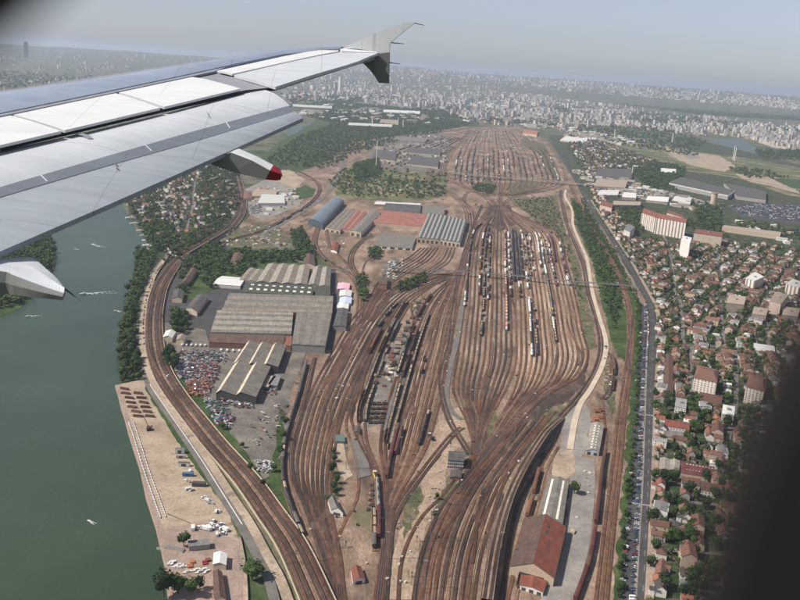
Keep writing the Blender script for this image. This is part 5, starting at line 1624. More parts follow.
# tall lighting masts
def light_mast(x, y, h=24, lbl='slim lighting mast'):
    p = G(x, y)
    root = empty('lighting_mast', (p.x, p.y, .5))
    m_ = MB(); m_.beam((0, 0, 0), (0, 0, h), .5, .5, M_steel); m_.obj('mast', root)
    m_ = MB(); m_.box(-1.6, 1.6, -.4, .4, h, h + .8, M_steel); m_.obj('lamp_head', root)
    tag(root, lbl, 'lighting mast', 'lighting masts across the yard')
    PENDING.append((root, lbl, x, y))
for x, y in ((489, 408), (506, 404), (514, 440), (536, 428), (452, 300), (441, 420), (386, 560), (410, 520), (500, 560), (470, 300), (400, 460), (346, 470), (560, 300), (436, 370), (604, 520), (548, 400), (430, 540), (424, 590)):
    light_mast(x, y)

# ================================================================ VEGETATION
def blob(mb, c, r, mat, sub, rr, sq=0.8):
    """uneven leafy lump: a jittered icosphere"""
    t = (1 + 5 ** .5) / 2
    V = [Vector(v).normalized() for v in [(-1, t, 0), (1, t, 0), (-1, -t, 0), (1, -t, 0), (0, -1, t), (0, 1, t), (0, -1, -t), (0, 1, -t), (t, 0, -1), (t, 0, 1), (-t, 0, -1), (-t, 0, 1)]]
    F = [(0, 11, 5), (0, 5, 1), (0, 1, 7), (0, 7, 10), (0, 10, 11), (1, 5, 9), (5, 11, 4), (11, 10, 2), (10, 7, 6), (7, 1, 8), (3, 9, 4), (3, 4, 2), (3, 2, 6), (3, 6, 8), (3, 8, 9), (4, 9, 5), (2, 4, 11), (6, 2, 10), (8, 6, 7), (9, 8, 1)]
    for _ in range(sub):
        cache, NF = {}, []
        def mid(a, b_):
            k = (min(a, b_), max(a, b_))
            if k not in cache:
                V.append(((V[a] + V[b_]) / 2).normalized()); cache[k] = len(V) - 1
            return cache[k]
        for a, b_, d in F:
            x, y, z = mid(a, b_), mid(b_, d), mid(d, a)
            NF += [(a, x, z), (b_, y, x), (d, z, y), (x, y, z)]
        F = NF
    P = [Vector((v.x * r, v.y * r, v.z * r * sq)) * rr.uniform(.72, 1.18) + c for v in V]
    for f in F:
        mb.face([P[i] for i in f], mat)
def crown(mb, R_, H, z0, mat, rr, nb, sub, leaves, leaf):
    for k in range(nb):
        a = rr.uniform(0, 6.28); q = rr.uniform(.15, .62) * R_ if k else 0
        z = z0 + H * (rr.uniform(.25, .78) if k else .55)
        blob(mb, Vector((q * math.cos(a), q * math.sin(a), z)), R_ * rr.uniform(.38, .58) * (1.15 if not k else 1), mat, sub, rr, .85)
    for k in range(leaves):
        v = Vector((rr.gauss(0, 1), rr.gauss(0, 1), rr.gauss(0, .9))).normalized()
        rad = rr.uniform(.72, 1.12)
        if v.z < -.5: continue
        c = Vector((v.x * R_ * rad, v.y * R_ * rad, z0 + H * .52 + v.z * H * .5 * rad))
        u = Vector((rr.uniform(-1, 1), rr.uniform(-1, 1), rr.uniform(-1, 1))).normalized(); w = u.cross(v).normalized() if u.cross(v).length > .01 else Vector((1, 0, 0))
        s = leaf * rr.uniform(.6, 1.3)
        mb.face([c - u * s, c + w * s * .8, c + u * s * .9, c - w * s], mat)
def tree_proto(seed, R_, H, trunk, leafm, look, conifer=False, name='broadleaf_tree'):
    rr = random.Random(seed)
    t, c = MB(), MB()
    t.tube((0, 0, 0), (0, 0, trunk + H * .45), .35, M_trunk, 6, .15)
    for k in range(5):
        a = k * 1.3 + rr.uniform(0, .5)
        t.tube((0, 0, trunk * .8 + k * .3), (math.cos(a) * R_ * .5, math.sin(a) * R_ * .5, trunk + H * .4 + k * .2), .14, M_trunk, 4, .05)
    if conifer:
        for k in range(9):
            z = trunk + H * k / 9; r_ = R_ * (1 - k / 10)
            for q in range(5):
                a = rr.uniform(0, 6.28)
                blob(c, Vector((math.cos(a) * r_ * .5, math.sin(a) * r_ * .5, z + .6)), max(.5, r_ * .55), leafm, 0, rr, .7)
    else:
        crown(c, R_, H, trunk, leafm, rr, 8, 1, 150, .55)
    return Proto(name, 'tree', look, [('trunk', t), ('crown', c)])
def lite_tree(seed, leafm, nb=3, leaves=26):
    rr = random.Random(seed); c = MB()
    crown(c, 5.0, 8.5, 1.0, leafm, rr, nb, 0, leaves, 1.1)
    return c
TP = [tree_proto(1, 5.0, 8.5, 2.5, LEAF[0], 'round mid-green tree'), tree_proto(2, 4.2, 9.5, 2.5, LEAF[2], 'tall dark-green tree'), tree_proto(3, 5.6, 7.5, 2.2, LEAF[1], 'spreading light-green tree'),
      tree_proto(4, 4.6, 8.0, 2.4, LEAF[0], 'bushy green tree'), tree_proto(5, 3.8, 7.0, 2.0, LEAF[1], 'small pale-green tree'), tree_proto(6, 3.0, 12.0, 1.5, LEAF[2], 'narrow dark conifer', True, 'conifer_tree')]
LT = [lite_tree(11 + i, LEAF[[0, 2, 1, 0][i % 4]]) for i in range(8)]
TR = Pop('trees around the yard and town', 298, 'woodland', 'mass of distant and small trees in woods, parks and gardens', 1250)
rv = random.Random(21)
def plant(x, y, s=1.0, dark=False, z=.2, big=1.0, kind=None):
    k = kind if kind is not None else rv.choice([0, 1, 1, 3, 5]) if dark else rv.choice([0, 0, 1, 2, 3, 3, 4, 1])
    if k == 5 and rv.random() < .6: k = 1
    TR.add(TP[k], x, y, z, rv.uniform(0, 6.28), (s * rv.uniform(.85, 1.15), s * rv.uniform(.85, 1.15), s * rv.uniform(.8, 1.2)), lite=LT[rv.randrange(8)], up=6 * s, big=s * big)
def scatter(poly, spacing, fn, jitter=.45, prob=1.0, rr=rv):
    """jittered grid over a traced polygon, in ground metres"""
    g = [GT(*p) or G(p[0], p[1]) for p in poly]
    g = [(v.x, v.y) for v in g]
    x0, x1 = min(p[0] for p in g), max(p[0] for p in g); y0, y1 = min(p[1] for p in g), max(p[1] for p in g)
    nx, ny = int((x1 - x0) / spacing) + 1, int((y1 - y0) / spacing) + 1
    for i in range(nx):
        for j in range(ny):
            x, y = x0 + (i + rr.uniform(-jitter, jitter)) * spacing, y0 + (j + rr.uniform(-jitter, jitter)) * spacing
            if inpoly(x, y, g) and rr.random() < prob: fn(x, y)
SEGS = []
for s in STREETS + [AV]:
    l = gline(s, 4)
    SEGS += list(zip(l, l[1:]))
def near_street(x, y, d):
    p = Vector((x, y, 0))
    for a, b_ in SEGS:
        ab = b_ - a; L2 = ab.length_squared
        t = max(0, min(1, (p - a).dot(ab) / L2)) if L2 > 0 else 0
        if (p - (a + ab * t)).length < d: return True
    return False
def in_obst(x, y, m=4.0):
    for q in OBST:
        cx, cy = sum(p[0] for p in q) / 4, sum(p[1] for p in q) / 4
        if abs(x - cx) > 160 or abs(y - cy) > 160: continue
        g = [(p[0] + (p[0] - cx) / max(1, math.hypot(p[0] - cx, p[1] - cy)) * m, p[1] + (p[1] - cy) / max(1, math.hypot(p[0] - cx, p[1] - cy)) * m) for p in q]
        if inpoly(x, y, g): return True
    return False
def T(s=1.0, dark=False, z=.2, big=1.0):
    def f(x, y):
        if not in_obst(x, y, 2): plant(x, y, s * rv.uniform(.8, 1.2), dark, z, big)
    return f
# riverside belt, village, island
scatter([(134, 250), (158, 250), (152, 268), (146, 284), (140, 300), (136, 330), (137, 352), (142, 372), (141, 384), (121, 384), (119, 350), (123, 320), (128, 290), (137, 268)], 8, T(1.0, big=1.3), prob=.85)
scatter([(126, 200), (150, 182), (160, 200), (158, 215), (164, 225), (168, 240), (158, 250), (147, 247), (140, 230)], 12, T(1.0), prob=.7)
scatter([(200, 163), (236, 165), (236, 195), (238, 208), (226, 224), (205, 240), (190, 249), (178, 258), (170, 262), (172, 245), (190, 236), (205, 225), (200, 200)], 11, T(1.05, True), prob=.8)
scatter([(148, 222), (172, 226), (176, 240), (160, 254), (150, 245)], 9, T(1.2, True), prob=.9)
scatter([(-60, 230), (20, 245), (46, 233), (54, 246), (55, 258), (50, 272), (36, 290), (18, 306), (-60, 318)], 9, T(1.2, True), prob=.95)
# around the factory
for poly, sp in [([(199, 254), (212, 244), (222, 246), (226, 262), (218, 288), (206, 290), (200, 275)], 8), ([(172, 312), (187, 314), (187, 334), (174, 336)], 7), ([(228, 252), (252, 250), (254, 270), (238, 278), (226, 272)], 8.5),
                 ([(252, 254), (298, 252), (300, 262), (254, 264)], 9), ([(290, 234), (302, 230), (308, 242), (313, 252), (314, 259), (304, 262), (294, 248)], 8), ([(164, 352), (176, 356), (174, 374), (166, 366)], 7),
                 ([(357, 276), (366, 278), (366, 304), (359, 300)], 8), ([(369, 250), (381, 251), (379, 260), (370, 260)], 7), ([(397, 286), (425, 276), (427, 281), (400, 294)], 8),
                 ([(179, 275), (186, 262), (196, 256), (198, 266), (190, 290), (180, 296)], 9)]:
    scatter(poly, sp, T(1.1, True, .6), prob=.95)
# parks and woods below the wing tip
scatter([(262, 165), (280, 150), (300, 136), (335, 124), (302, 116), (330, 110), (440, 118), (474, 124), (440, 133), (400, 141), (350, 157), (330, 169), (300, 168)], 20, T(1.3), prob=.62)
scatter([(328, 182), (345, 169), (372, 177), (440, 184), (447, 195), (430, 200), (375, 198), (345, 198)], 13, T(.95), prob=.42)
scatter([(353, 166), (378, 160), (380, 176), (356, 180)], 10, T(1.4, True), prob=.95)
scatter([(380, 170), (448, 174), (447, 192), (380, 186)], 24, T(1.2), prob=.35)
scatter([(278, 108), (360, 98), (440, 108), (470, 120), (420, 116), (330, 108)], 30, T(1.6, True), prob=.7)
scatter([(470, 183), (496, 186), (492, 195), (474, 192)], 9, T(.8), prob=.7)
# belt between the yard and the avenue
scatter([(512, 200), (552, 198), (560, 215), (574, 262), (584, 300), (578, 300), (566, 258), (556, 238), (530, 217)], 10, T(.55), prob=.45)
scatter([(572, 200), (584, 210), (598, 236), (616, 275), (622, 305), (614, 330), (606, 310), (598, 280), (586, 245), (575, 225)], 8.5, T(.8, True, .6), prob=.62)
scatter([(583, 198), (600, 228), (621, 263), (637, 296), (641, 303), (637, 306), (618, 270), (597, 234), (580, 202)], 7, T(.55, True, .6), prob=.8)
scatter([(636, 300), (641, 305), (640, 340), (638, 400), (635, 440), (631, 490), (627, 530), (621, 600), (616, 600), (623, 530), (628, 480), (632, 440), (635, 400), (637, 340)], 4.6, T(.55, True, .6, 1.5), prob=.95)
for x, y, s in [(252, 580, 1.75), (184, 549, 1.1), (164, 600, 1.7), (178, 596, 1.5), (172, 592, 1.3), (192, 598, 1.2), (574, 494, 1.1), (334, 462, .9), (332, 474, 1.0), (336, 484, .8), (334, 490, .9), (335, 496, .7), (333, 454, .7), (328, 502, .7), (200, 592, 1.0),
                (285, 425, .8), (283, 440, .9), (280, 455, .8), (274, 472, .7), (222, 430, .7), (250, 470, .7), (263, 486, .6), (242, 448, .6), (437, 500, .6), (433, 515, .5), (470, 216, .8), (476, 206, .8)]:
    p = G(x, y); plant(p.x, p.y, s, True, .5 if x > 200 else 2.2, 1.5, [0, 3, 1][int(x) % 3])
# far groves
for poly, sp, s, pr in [([(600, 130), (700, 150), (700, 158), (640, 150), (600, 140)], 34, 1.8, .5), ([(640, 160), (686, 168), (676, 192), (650, 190), (632, 174)], 16, 1.5, .65), ([(576, 126), (660, 128), (706, 142), (700, 148), (640, 138), (580, 134)], 42, 2, .55),
                        ([(755, 150), (800, 152), (800, 162), (760, 158)], 26, 1.8, .7), ([(725, 168), (760, 170), (790, 178), (750, 180)], 20, 1.5, .5), ([(690, 203), (720, 208), (724, 232), (700, 228)], 13, 1.4, .6),
                        ([(612, 206), (642, 207), (642, 232), (634, 236), (622, 222)], 11, 1.3, .85), ([(686, 222), (724, 232), (730, 240), (700, 246)], 14, 1.2, .6), ([(735, 220), (800, 232), (800, 242), (740, 232)], 16, 1.2, .6),
                        ([(495, 88), (560, 92.5), (640, 98.5), (720, 106), (800, 113), (900, 120), (900, 128), (800, 121), (700, 115), (640, 107), (560, 98)], 46, 5, .98),
                        ([(560, 99), (640, 110), (720, 120), (800, 130), (800, 134), (700, 128), (600, 118), (540, 108)], 60, 2.6, .5), ([(0, 62), (120, 66), (110, 72), (0, 92)], 80, 3.5, .4),
                        ([(400, 100), (560, 118), (556, 128), (470, 122)], 40, 2.2, .5), ([(280, 95), (400, 90), (400, 100), (290, 104)], 60, 2.6, .45)]:
    scatter(poly, sp, T(s, True), prob=pr)

# ================================================================ HOUSES
def house_proto(w, d, h, rh, roofc, wallc, look, hip=False, seed=0, wing=False):
    wl, rf, ch = MB(), MB(), MB()
    wm, rm = WA[wallc], RO[roofc]
    wl.box(-w / 2, w / 2, -d / 2, d / 2, 0, h, wm)
    o = .35
    if hip:
        a, b_ = (-w / 2 + d * .42, 0, h + rh), (w / 2 - d * .42, 0, h + rh)
        E = [(-w / 2 - o, -d / 2 - o, h - .05), (w / 2 + o, -d / 2 - o, h - .05), (w / 2 + o, d / 2 + o, h - .05), (-w / 2 - o, d / 2 + o, h - .05)]
        rf.face([E[0], E[1], b_, a], rm); rf.face([E[2], E[3], a, b_], rm); rf.face([E[1], E[2], b_], rm); rf.face([E[3], E[0], a], rm)
    else:
        a, b_ = (-w / 2 - o, 0, h + rh), (w / 2 + o, 0, h + rh)
        rf.face([(-w / 2 - o, -d / 2 - o, h - .1), (w / 2 + o, -d / 2 - o, h - .1), b_, a], rm)
        rf.face([(w / 2 + o, d / 2 + o, h - .1), (-w / 2 - o, d / 2 + o, h - .1), a, b_], rm)
        for s in (-1, 1):
            pts = [(s * w / 2, -d / 2, h), (s * w / 2, d / 2, h), (s * w / 2, 0, h + rh - .1)]
            wl.face(pts if s > 0 else pts[::-1], wm)
    if wing:
        wl.box(w * .1, w * .1 + 4.5, -d / 2 - 3.5, -d / 2 - .002, 0, h - .6, wm)
        x0 = w * .1
        rf.face([(x0 - .3, -d / 2 - 3.9, h - .6), (x0 + 2.25, -d / 2 - 3.9, h + 1.2), (x0 + 2.25, 0, h + 1.2), (x0 - .3, 0, h - .6)], rm)
        rf.face([(x0 + 2.25, -d / 2 - 3.9, h + 1.2), (x0 + 4.8, -d / 2 - 3.9, h - .6), (x0 + 4.8, 0, h - .6), (x0 + 2.25, 0, h + 1.2)], rm)
        wl.face([(x0, -d / 2 - 3.5, h - .6), (x0 + 4.5, -d / 2 - 3.5, h - .6), (x0 + 2.25, -d / 2 - 3.5, h + 1.1)], wm)
    ch.box(w * .22, w * .22 + .9, .3, 1.1, h + rh * .4, h + rh + 1.0, WA['brick'])
    parts = [('wall', wl), ('roof', rf), ('roof/chimney', ch)]
    for fl in range(max(1, int(h / 2.7))):
        for xx in (-.3, .28):
            for s in (-1, 1):
                if wing and s < 0 and xx > 0: continue
                g = MB(); y = s * (d / 2 + .03)
                g.box(xx * w - .6, xx * w + .6, y - .03, y + .03, .9 + fl * 2.7, 2.2 + fl * 2.7, M_glass)
                parts.append(('wall/window', g))
    g = MB(); g.box(-.5, .5, -d / 2 - .06, -d / 2 - .002, 0, 2.1, MW['brown']); parts.append(('wall/door', g))
    return Proto('house', 'house', look, parts)
HP = [house_proto(10, 8.5, 5.4, 3.2, 'brown', 'cream', 'brown-roofed cream house'), house_proto(9, 8, 5.4, 3.0, 'red', 'cream', 'red-roofed cream house'), house_proto(11, 9, 5.6, 2.8, 'brown', 'white', 'hipped brown-roofed white house', True),
      house_proto(9, 7.5, 3.4, 2.8, 'orange', 'cream', 'low orange-roofed house'), house_proto(10, 8, 5.4, 3.4, 'dark', 'white', 'dark-roofed white house', wing=True), house_proto(12, 8, 5.4, 3.0, 'brown', 'grey', 'long brown-roofed grey house', wing=True),
      house_proto(9, 9, 5.8, 2.6, 'grey', 'white', 'grey-roofed white house', True), house_proto(14, 9, 6.0, 3.0, 'brown', 'cream', 'wide brown-roofed house'), house_proto(8, 7, 3.2, 2.2, 'dark', 'grey', 'small dark-roofed outbuilding'), house_proto(10, 9, 6.2, .9, 'white', 'white', 'flat pale-roofed house'), house_proto(10, 8, 5.4, 3.2, 'red', 'white', 'maroon-red gabled white house', wing=True)]
HP += [house_proto(20, 11, 9, 3.2, 'brown', 'cream', 'three-storey brown-roofed block of flats'), house_proto(24, 8.5, 5.6, 3.0, 'brown', 'grey', 'long brown-roofed terrace', wing=True), house_proto(16, 12, 8.6, .8, 'grey', 'white', 'flat-roofed white block')]
HW = [11, 11, 12, 12, 13, 13, 3, 3, 9, 0, 0, 0, 1, 2, 2, 4, 4, 5, 5, 6, 7, 7, 8, 9, 10, 8, 5, 0, 8, 3, 4]
HS = Pop('houses of the town beyond the avenue and by the river', 298, 'distant_houses', 'distant small houses of the town too many to tell apart', 1500)
rh_ = random.Random(5)
def lite_house(p):
    m_ = MB()
    for n, mb in p.parts:
        if n in ('wall', 'roof', 'roof/chimney'): m_.add(mb)
    return m_
HL = [lite_house(p) for p in HP]
def town(poly, axis, sa, sb, ph, pt, street=7.5, sc_=1.0, ts=.85):
    g = [(v.x, v.y) for v in [G(*p) for p in poly]]
    ca, sa_ = math.cos(axis), math.sin(axis)
    L = [(x * ca + y * sa_, -x * sa_ + y * ca) for x, y in g]
    u0, u1, v0, v1 = min(p[0] for p in L), max(p[0] for p in L), min(p[1] for p in L), max(p[1] for p in L)
    nu, nv = int((u1 - u0) / sa) + 1, int((v1 - v0) / sb) + 1
    for j in range(nv):
        for i in range(nu):
            u = u0 + (i + rh_.uniform(-.18, .18)) * sa; v = v0 + (j + rh_.uniform(-.12, .12)) * sb + (4 if j % 2 else -2)
            x, y = u * ca - v * sa_, u * sa_ + v * ca
            if not inpoly(x, y, g): continue
            if rh_.random() < ph and not near_street(x, y, street) and not in_obst(x, y, 6):
                k = rh_.choice(HW)
                HS.add(HP[k], x, y, .2, axis + rh_.choice([0, 0, math.pi, math.pi / 2]) + rh_.uniform(-.08, .08), sc_ * rh_.uniform(.9, 1.15), lite=HL[k])
            for _ in range(2):
                if rh_.random() < pt:
                    xx, yy = x + rh_.uniform(-.5, .5) * sa, y + rh_.uniform(-.5, .5) * sb
                    xx2, yy2 = x + rh_.choice([-.5, .5]) * sa * ca - rh_.choice([-.5, .5]) * sb * sa_, y + rh_.choice([-.5, .5]) * sa * sa_ + rh_.choice([-.5, .5]) * sb * ca
                    if not near_street(xx2, yy2, 4) and not in_obst(xx2, yy2, 3): plant(xx2, yy2, ts * rh_.uniform(.6, 1.2), rh_.random() < .6)
a0, a1 = G(642, 600), G(650, 400)
AX = math.atan2(a1.y - a0.y, a1.x - a0.x)
town([(653, 615), (656, 500), (659, 400), (660, 335), (800, 350), (850, 480), (760, 615)], AX, 14.5, 15.5, .80, .95, ts=1.05)
town([(658, 335), (656, 300), (645, 278), (628, 252), (622, 240), (646, 238), (682, 248), (696, 244), (720, 250), (800, 262), (850, 300), (850, 350)], AX - .25, 14, 15.5, .84, .75, ts=1.0)
town([(700, 246), (726, 242), (800, 250), (800, 264), (720, 252)], AX - .3, 18, 22, .6, .7)
town([(572, 136), (600, 142), (650, 160), (660, 168), (634, 170), (632, 176), (590, 176), (572, 150)], AX - .4, 26, 34, .62, .9, sc_=1.3, ts=1.4)
town([(590, 188), (606, 190), (604, 200), (618, 212), (628, 238), (620, 244), (604, 218)], AX - .5, 15, 17, .6, .5)
town([(126, 203), (150, 181), (200, 160), (232, 162), (236, 190), (238, 210), (222, 226), (200, 240), (188, 246), (172, 240), (160, 238), (148, 226), (136, 214)], 1.2, 22, 26, .62, .95, 6)
town([(168, 250), (176, 250), (186, 248), (168, 266), (160, 268)], 1, 15, 18, .3, .6)
# sheds and stalls of the trading estate and works areas
EW = Pop('small sheds and works buildings', 240, 'distant_sheds', 'distant small industrial sheds', 900)
def shed_proto(w, d, h, rc, wc, look):
    wl, rf = MB(), MB()
    wl.box(-w / 2, w / 2, -d / 2, d / 2, 0, h, WA[wc])
    rf.face([(-w / 2 - .3, -d / 2 - .3, h + .02), (w / 2 + .3, -d / 2 - .3, h + .02), (w / 2 + .3, 0, h + 1.2), (-w / 2 - .3, 0, h + 1.2)], RO[rc])
    rf.face([(-w / 2 - .3, 0, h + 1.2), (w / 2 + .3, 0, h + 1.2), (w / 2 + .3, d / 2 + .3, h + .02), (-w / 2 - .3, d / 2 + .3, h + .02)], RO[rc])
    for s in (-1, 1):
        pts = [(s * w / 2, -d / 2, h), (s * w / 2, d / 2, h), (s * w / 2, 0, h + 1.15)]
        wl.face(pts if s > 0 else pts[::-1], WA[wc])
    return Proto('works_shed', 'shed', look, [('wall', wl), ('roof', rf)])
SP = [shed_proto(22, 14, 6, 'white', 'white', 'white-roofed works shed'), shed_proto(30, 16, 7, 'grey', 'cream', 'grey-roofed works shed'), shed_proto(14, 9, 4, 'tan', 'cream', 'tan-roofed hut'), shed_proto(8, 5, 3, 'white', 'white', 'small white cabin'), shed_proto(12, 8, 4, 'red', 'cream', 'red-roofed hut'), shed_proto(18, 10, 5, 'dark', 'grey', 'dark-roofed shed')]
def S(idx, s=1.0):
    def f(x, y):
        if in_obst(x, y, 6) or near_street(x, y, 8): return
        k = rh_.choice(idx); EW.add(SP[k], x, y, .4, rh_.choice([AX, AX + 1.57]) + rh_.uniform(-.3, .3), s * rh_.uniform(.7, 1.3))
    return f
scatter([(582, 184), (660, 190), (720, 206), (720, 214), (680, 208), (640, 200), (600, 192)], 24, S([0, 1, 3, 5, 2]), prob=.8)
scatter([(572, 172), (600, 170), (660, 192), (590, 186)], 30, S([0, 1, 2, 3]), prob=.7)
scatter([(560, 128), (640, 140), (650, 150), (600, 142), (560, 140)], 60, S([0, 1, 2], 1.8), prob=.5)
scatter([(736, 218), (800, 228), (800, 246), (740, 236)], 30, S([0, 2, 5]), prob=.4)
scatter([(370, 140), (440, 133), (450, 142), (444, 170), (372, 164)], 40, S([1, 5, 5, 3, 2], 1.1), prob=.5)
scatter([(248, 200), (262, 186), (295, 190), (298, 205), (264, 216)], 22, S([3, 0, 2], .8), prob=.45)
scatter([(225, 232), (262, 224), (282, 228), (286, 246), (240, 246), (215, 246)], 16, S([3, 4, 3, 2, 5], .6), prob=.45)
scatter([(306, 232), (330, 240), (352, 240), (350, 262), (330, 256)], 22, S([3, 4], .5), prob=.3)
scatter([(386, 262), (402, 256), (408, 264), (396, 280), (380, 276)], 12, S([3, 3, 2], .5), prob=.7)
scatter([(338, 176), (440, 188), (440, 196), (344, 194)], 30, S([3, 2, 4], .8), prob=.45)
scatter([(280, 112), (340, 104), (440, 118), (430, 128), (300, 118)], 90, S([0, 1], 2), prob=.3)
scatter([(575, 470), (582, 470), (578, 530), (570, 540)], 12, S([2, 3, 3], .4), prob=.5)
scatter([(604, 345), (612, 350), (612, 398), (604, 398)], 8, S([3, 2, 5], .3), prob=.6)
scatter([(262, 384), (276, 392), (300, 372), (300, 400), (286, 420), (262, 420), (240, 410)], 13, S([3, 5, 3], .35), prob=.35)
scatter([(656, 500), (700, 505), (690, 560), (655, 560)], 14, S([4, 5, 2], .6), prob=.2)

# lineside cabinets, signals and dwarf posts scattered between the tracks
LS = Pop('small lineside equipment between the tracks', 150, 'lineside_equipment', 'scattered small lineside boxes too small to tell apart', 100)
def ls_proto(name, cat, look, w, d, h, mt, post=False):
    b_ = MB(); b_.box(-w / 2, w / 2, -d / 2, d / 2, 0 if not post else h - 1.4, h, mt)
    parts = [('housing', b_)]
    if post:
        p_ = MB(); p_.box(-.12, .12, -.12, .12, 0, h - 1.4, M_mast); parts.append(('post', p_))
    return Proto(name, cat, look, parts)
LP = [ls_proto('lineside_cabinet', 'cabinet', 'small white lineside cabinet', 1.4, 1.0, 1.3, RO['white']), ls_proto('lineside_cabinet', 'cabinet', 'small dark lineside cabinet', 1.5, 1.5, 1.2, MW['dark']), ls_proto('signal_post', 'signal', 'dark signal post', .9, .4, 4.5, MW['dark'], True), ls_proto('lineside_cabinet', 'cabinet', 'small pale concrete box', 2.0, 1.6, .8, RO['tan'])]
def lsf(x, y):
    LS.add(rv.choice(LP), x, y, .5, rv.uniform(0, 3), rv.uniform(.8, 1.4), up=1)
scatter([(333, 600), (300, 500), (300, 420), (340, 350), (370, 300), (450, 280), (590, 300), (590, 370), (540, 440), (480, 600)], 26, lsf, .5, .5)
scatter([(420, 480), (446, 462), (440, 500), (410, 600), (380, 600), (395, 530)], 14, lsf, .5, .6)
LS.finish()
EW.finish()
HS.finish()
TR.finish()

# ================================================================ DISTANT CITY
CT = Pop('blocks of the distant city', 290, 'distant_city', 'thousands of small pale buildings of the distant city', 100)
def cblock(w, d, h, wc, rc, look):
    b_ = MB(); b_.box(-w / 2, w / 2, -d / 2, d / 2, 0, h, wc, rc)
    t_ = MB(); t_.box(-2.5, 2.5, -2.5, 2.5, h, h + 3, WA['grey'])
    return Proto('city_block', 'apartment block', look, [('wall', b_), ('lift_housing', t_)])
FC = {'white': facade('mat_far_white', (0.56, 0.53, 0.49), (0.10, 0.10, 0.11)), 'cream': facade('mat_far_cream', (0.52, 0.45, 0.37), (0.10, 0.09, 0.09)),
      'pink': facade('mat_far_pink', (0.38, 0.30, 0.26), (0.12, 0.10, 0.10)), 'grey': facade('mat_far_grey', (0.26, 0.26, 0.26), (0.07, 0.08, 0.09))}
WF = {'grey': plain('mat_far_wall_grey', (.20, .19, .18)), 'white': plain('mat_far_wall_white', (.48, .46, .44)), 'cream': plain('mat_far_wall_cream', (.34, .28, .23)), 'brown': plain('mat_far_wall_brown', (.22, .16, .13))}
CB = [cblock(55, 13, 30, FC['white'], RO['grey'], 'white slab block'), cblock(22, 20, 45, FC['white'], RO['grey'], 'white tower block'), cblock(60, 14, 20, FC['cream'], RO['tan'], 'cream slab block'), cblock(20, 18, 38, FC['cream'], RO['grey'], 'cream tower block'),
      cblock(40, 26, 14, WA['grey'], RO['grey'], 'low grey block'), cblock(30, 18, 16, FA['pink'], RO['red'], 'pinkish red-roofed block'), cblock(70, 40, 9, WA['white'], RO['white'], 'white flat industrial hall'), cblock(26, 14, 12, WA['cream'], RO['brown'], 'brown-roofed block'), cblock(24, 24, 60, FA['grey'], RO['grey'], 'grey high tower')]
rc_ = random.Random(99)
def city(poly, n, idx, smin=.8, smax=1.3, zscale=1.0, clump=0):
    xs = [p[0] for p in poly]; ys = [p[1] for p in poly]
    k = 0; guard = 0
    cl = [(rc_.uniform(min(xs), max(xs)), rc_.uniform(min(ys), max(ys))) for _ in range(max(1, clump))]
    while k < n and guard < n * 30:
        guard += 1
        if clump and rc_.random() < .6:
            c = rc_.choice(cl); x, y = rc_.gauss(c[0], 12), rc_.gauss(c[1], 2.2)
        else:
            x, y = rc_.uniform(min(xs), max(xs)), rc_.uniform(min(ys), max(ys))
        if not inpoly(x, y, poly): continue
        p = GT(x, y)
        if p is None: continue
        i = rc_.choice(idx); s = rc_.uniform(smin, smax)
        CT.add(CB[i], p.x, p.y, p.z - 1, rc_.choice([0, .5, 1.2, 1.57, -.4, 2.2]) + rc_.uniform(-.2, .2), (s, s, s * zscale * rc_.uniform(.6, 1.15)), up=10, big=s * {1: 1.4, 8: 1.8, 0: 1.5, 3: 1.3}.get(i, .8))
        k += 1
ALL = [0, 1, 2, 3, 4, 5, 6, 7, 4, 7, 7]
city([(-60, 46), (0, 48), (160, 55), (260, 58), (260, 70), (0, 100), (-60, 100)], 700, [4, 7, 4, 5, 2, 3, 1], .7, 1.2, clump=8)
city([(275, 72), (360, 66), (440, 72), (500, 78), (500, 90), (560, 99), (640, 109), (630, 120), (590, 128), (548, 130), (470, 122), (440, 112), (330, 101), (285, 104)], 4200, ALL, .8, 1.55, clump=16)
city([(500, 78.5), (640, 86), (800, 97), (850, 101), (850, 112), (800, 111), (640, 97), (500, 87)], 1900, ALL, .9, 1.7, clump=14)
city([(380, 66), (620, 82), (620, 86), (380, 76)], 900, ALL, .9, 1.4, clump=8)
city([(600, 108), (640, 110), (720, 119), (800, 126), (830, 132), (830, 154), (775, 148), (745, 138), (700, 136), (640, 130), (605, 124)], 900, [0, 1, 1, 2, 3, 3, 5, 7, 7], .7, 1.15, clump=7)
city([(744, 126), (800, 128), (820, 134), (820, 150), (780, 148), (745, 138)], 110, [0, 1, 0, 3, 2], .9, 1.3)
city([(690, 124), (722, 126), (720, 134), (694, 132)], 24, [1, 3, 1], .8, 1.0)
city([(606, 118), (622, 120), (650, 126), (648, 130), (606, 126)], 30, [5, 2, 2], .9, 1.1)
city([(290, 92), (440, 90), (520, 100), (560, 112), (540, 120), (440, 108), (330, 100)], 260, [6, 6, 4, 0], .8, 1.5)
city([(540, 122), (590, 130), (640, 146), (620, 146), (560, 132)], 90, [6, 4, 5, 7], .5, .9)
city([(395, 92), (470, 96), (500, 104), (430, 104)], 90, [1, 0, 3, 8], .8, 1.2)
CT.finish()
def far_tower(x, y0, h_px, wpx, mat, name, label, cat, taper=1.0, top=None, n=4):
    p = GT(x, y0); d = (p - EYE).length
    h, w = h_px * d / FPX, wpx * d / FPX
    root = empty(name, (p.x, p.y, p.z - 2)); tag(root, label, cat)
    m_ = MB(); m_.tube((0, 0, 0), (0, 0, h), w * .55, mat, n, w * .55 * taper); m_.obj('shaft', root)
    m_ = MB(); m_.tube((0, 0, h + .01), (0, 0, h * 1.04), w * .35 * taper, top or mat, n); m_.obj('cap', root)
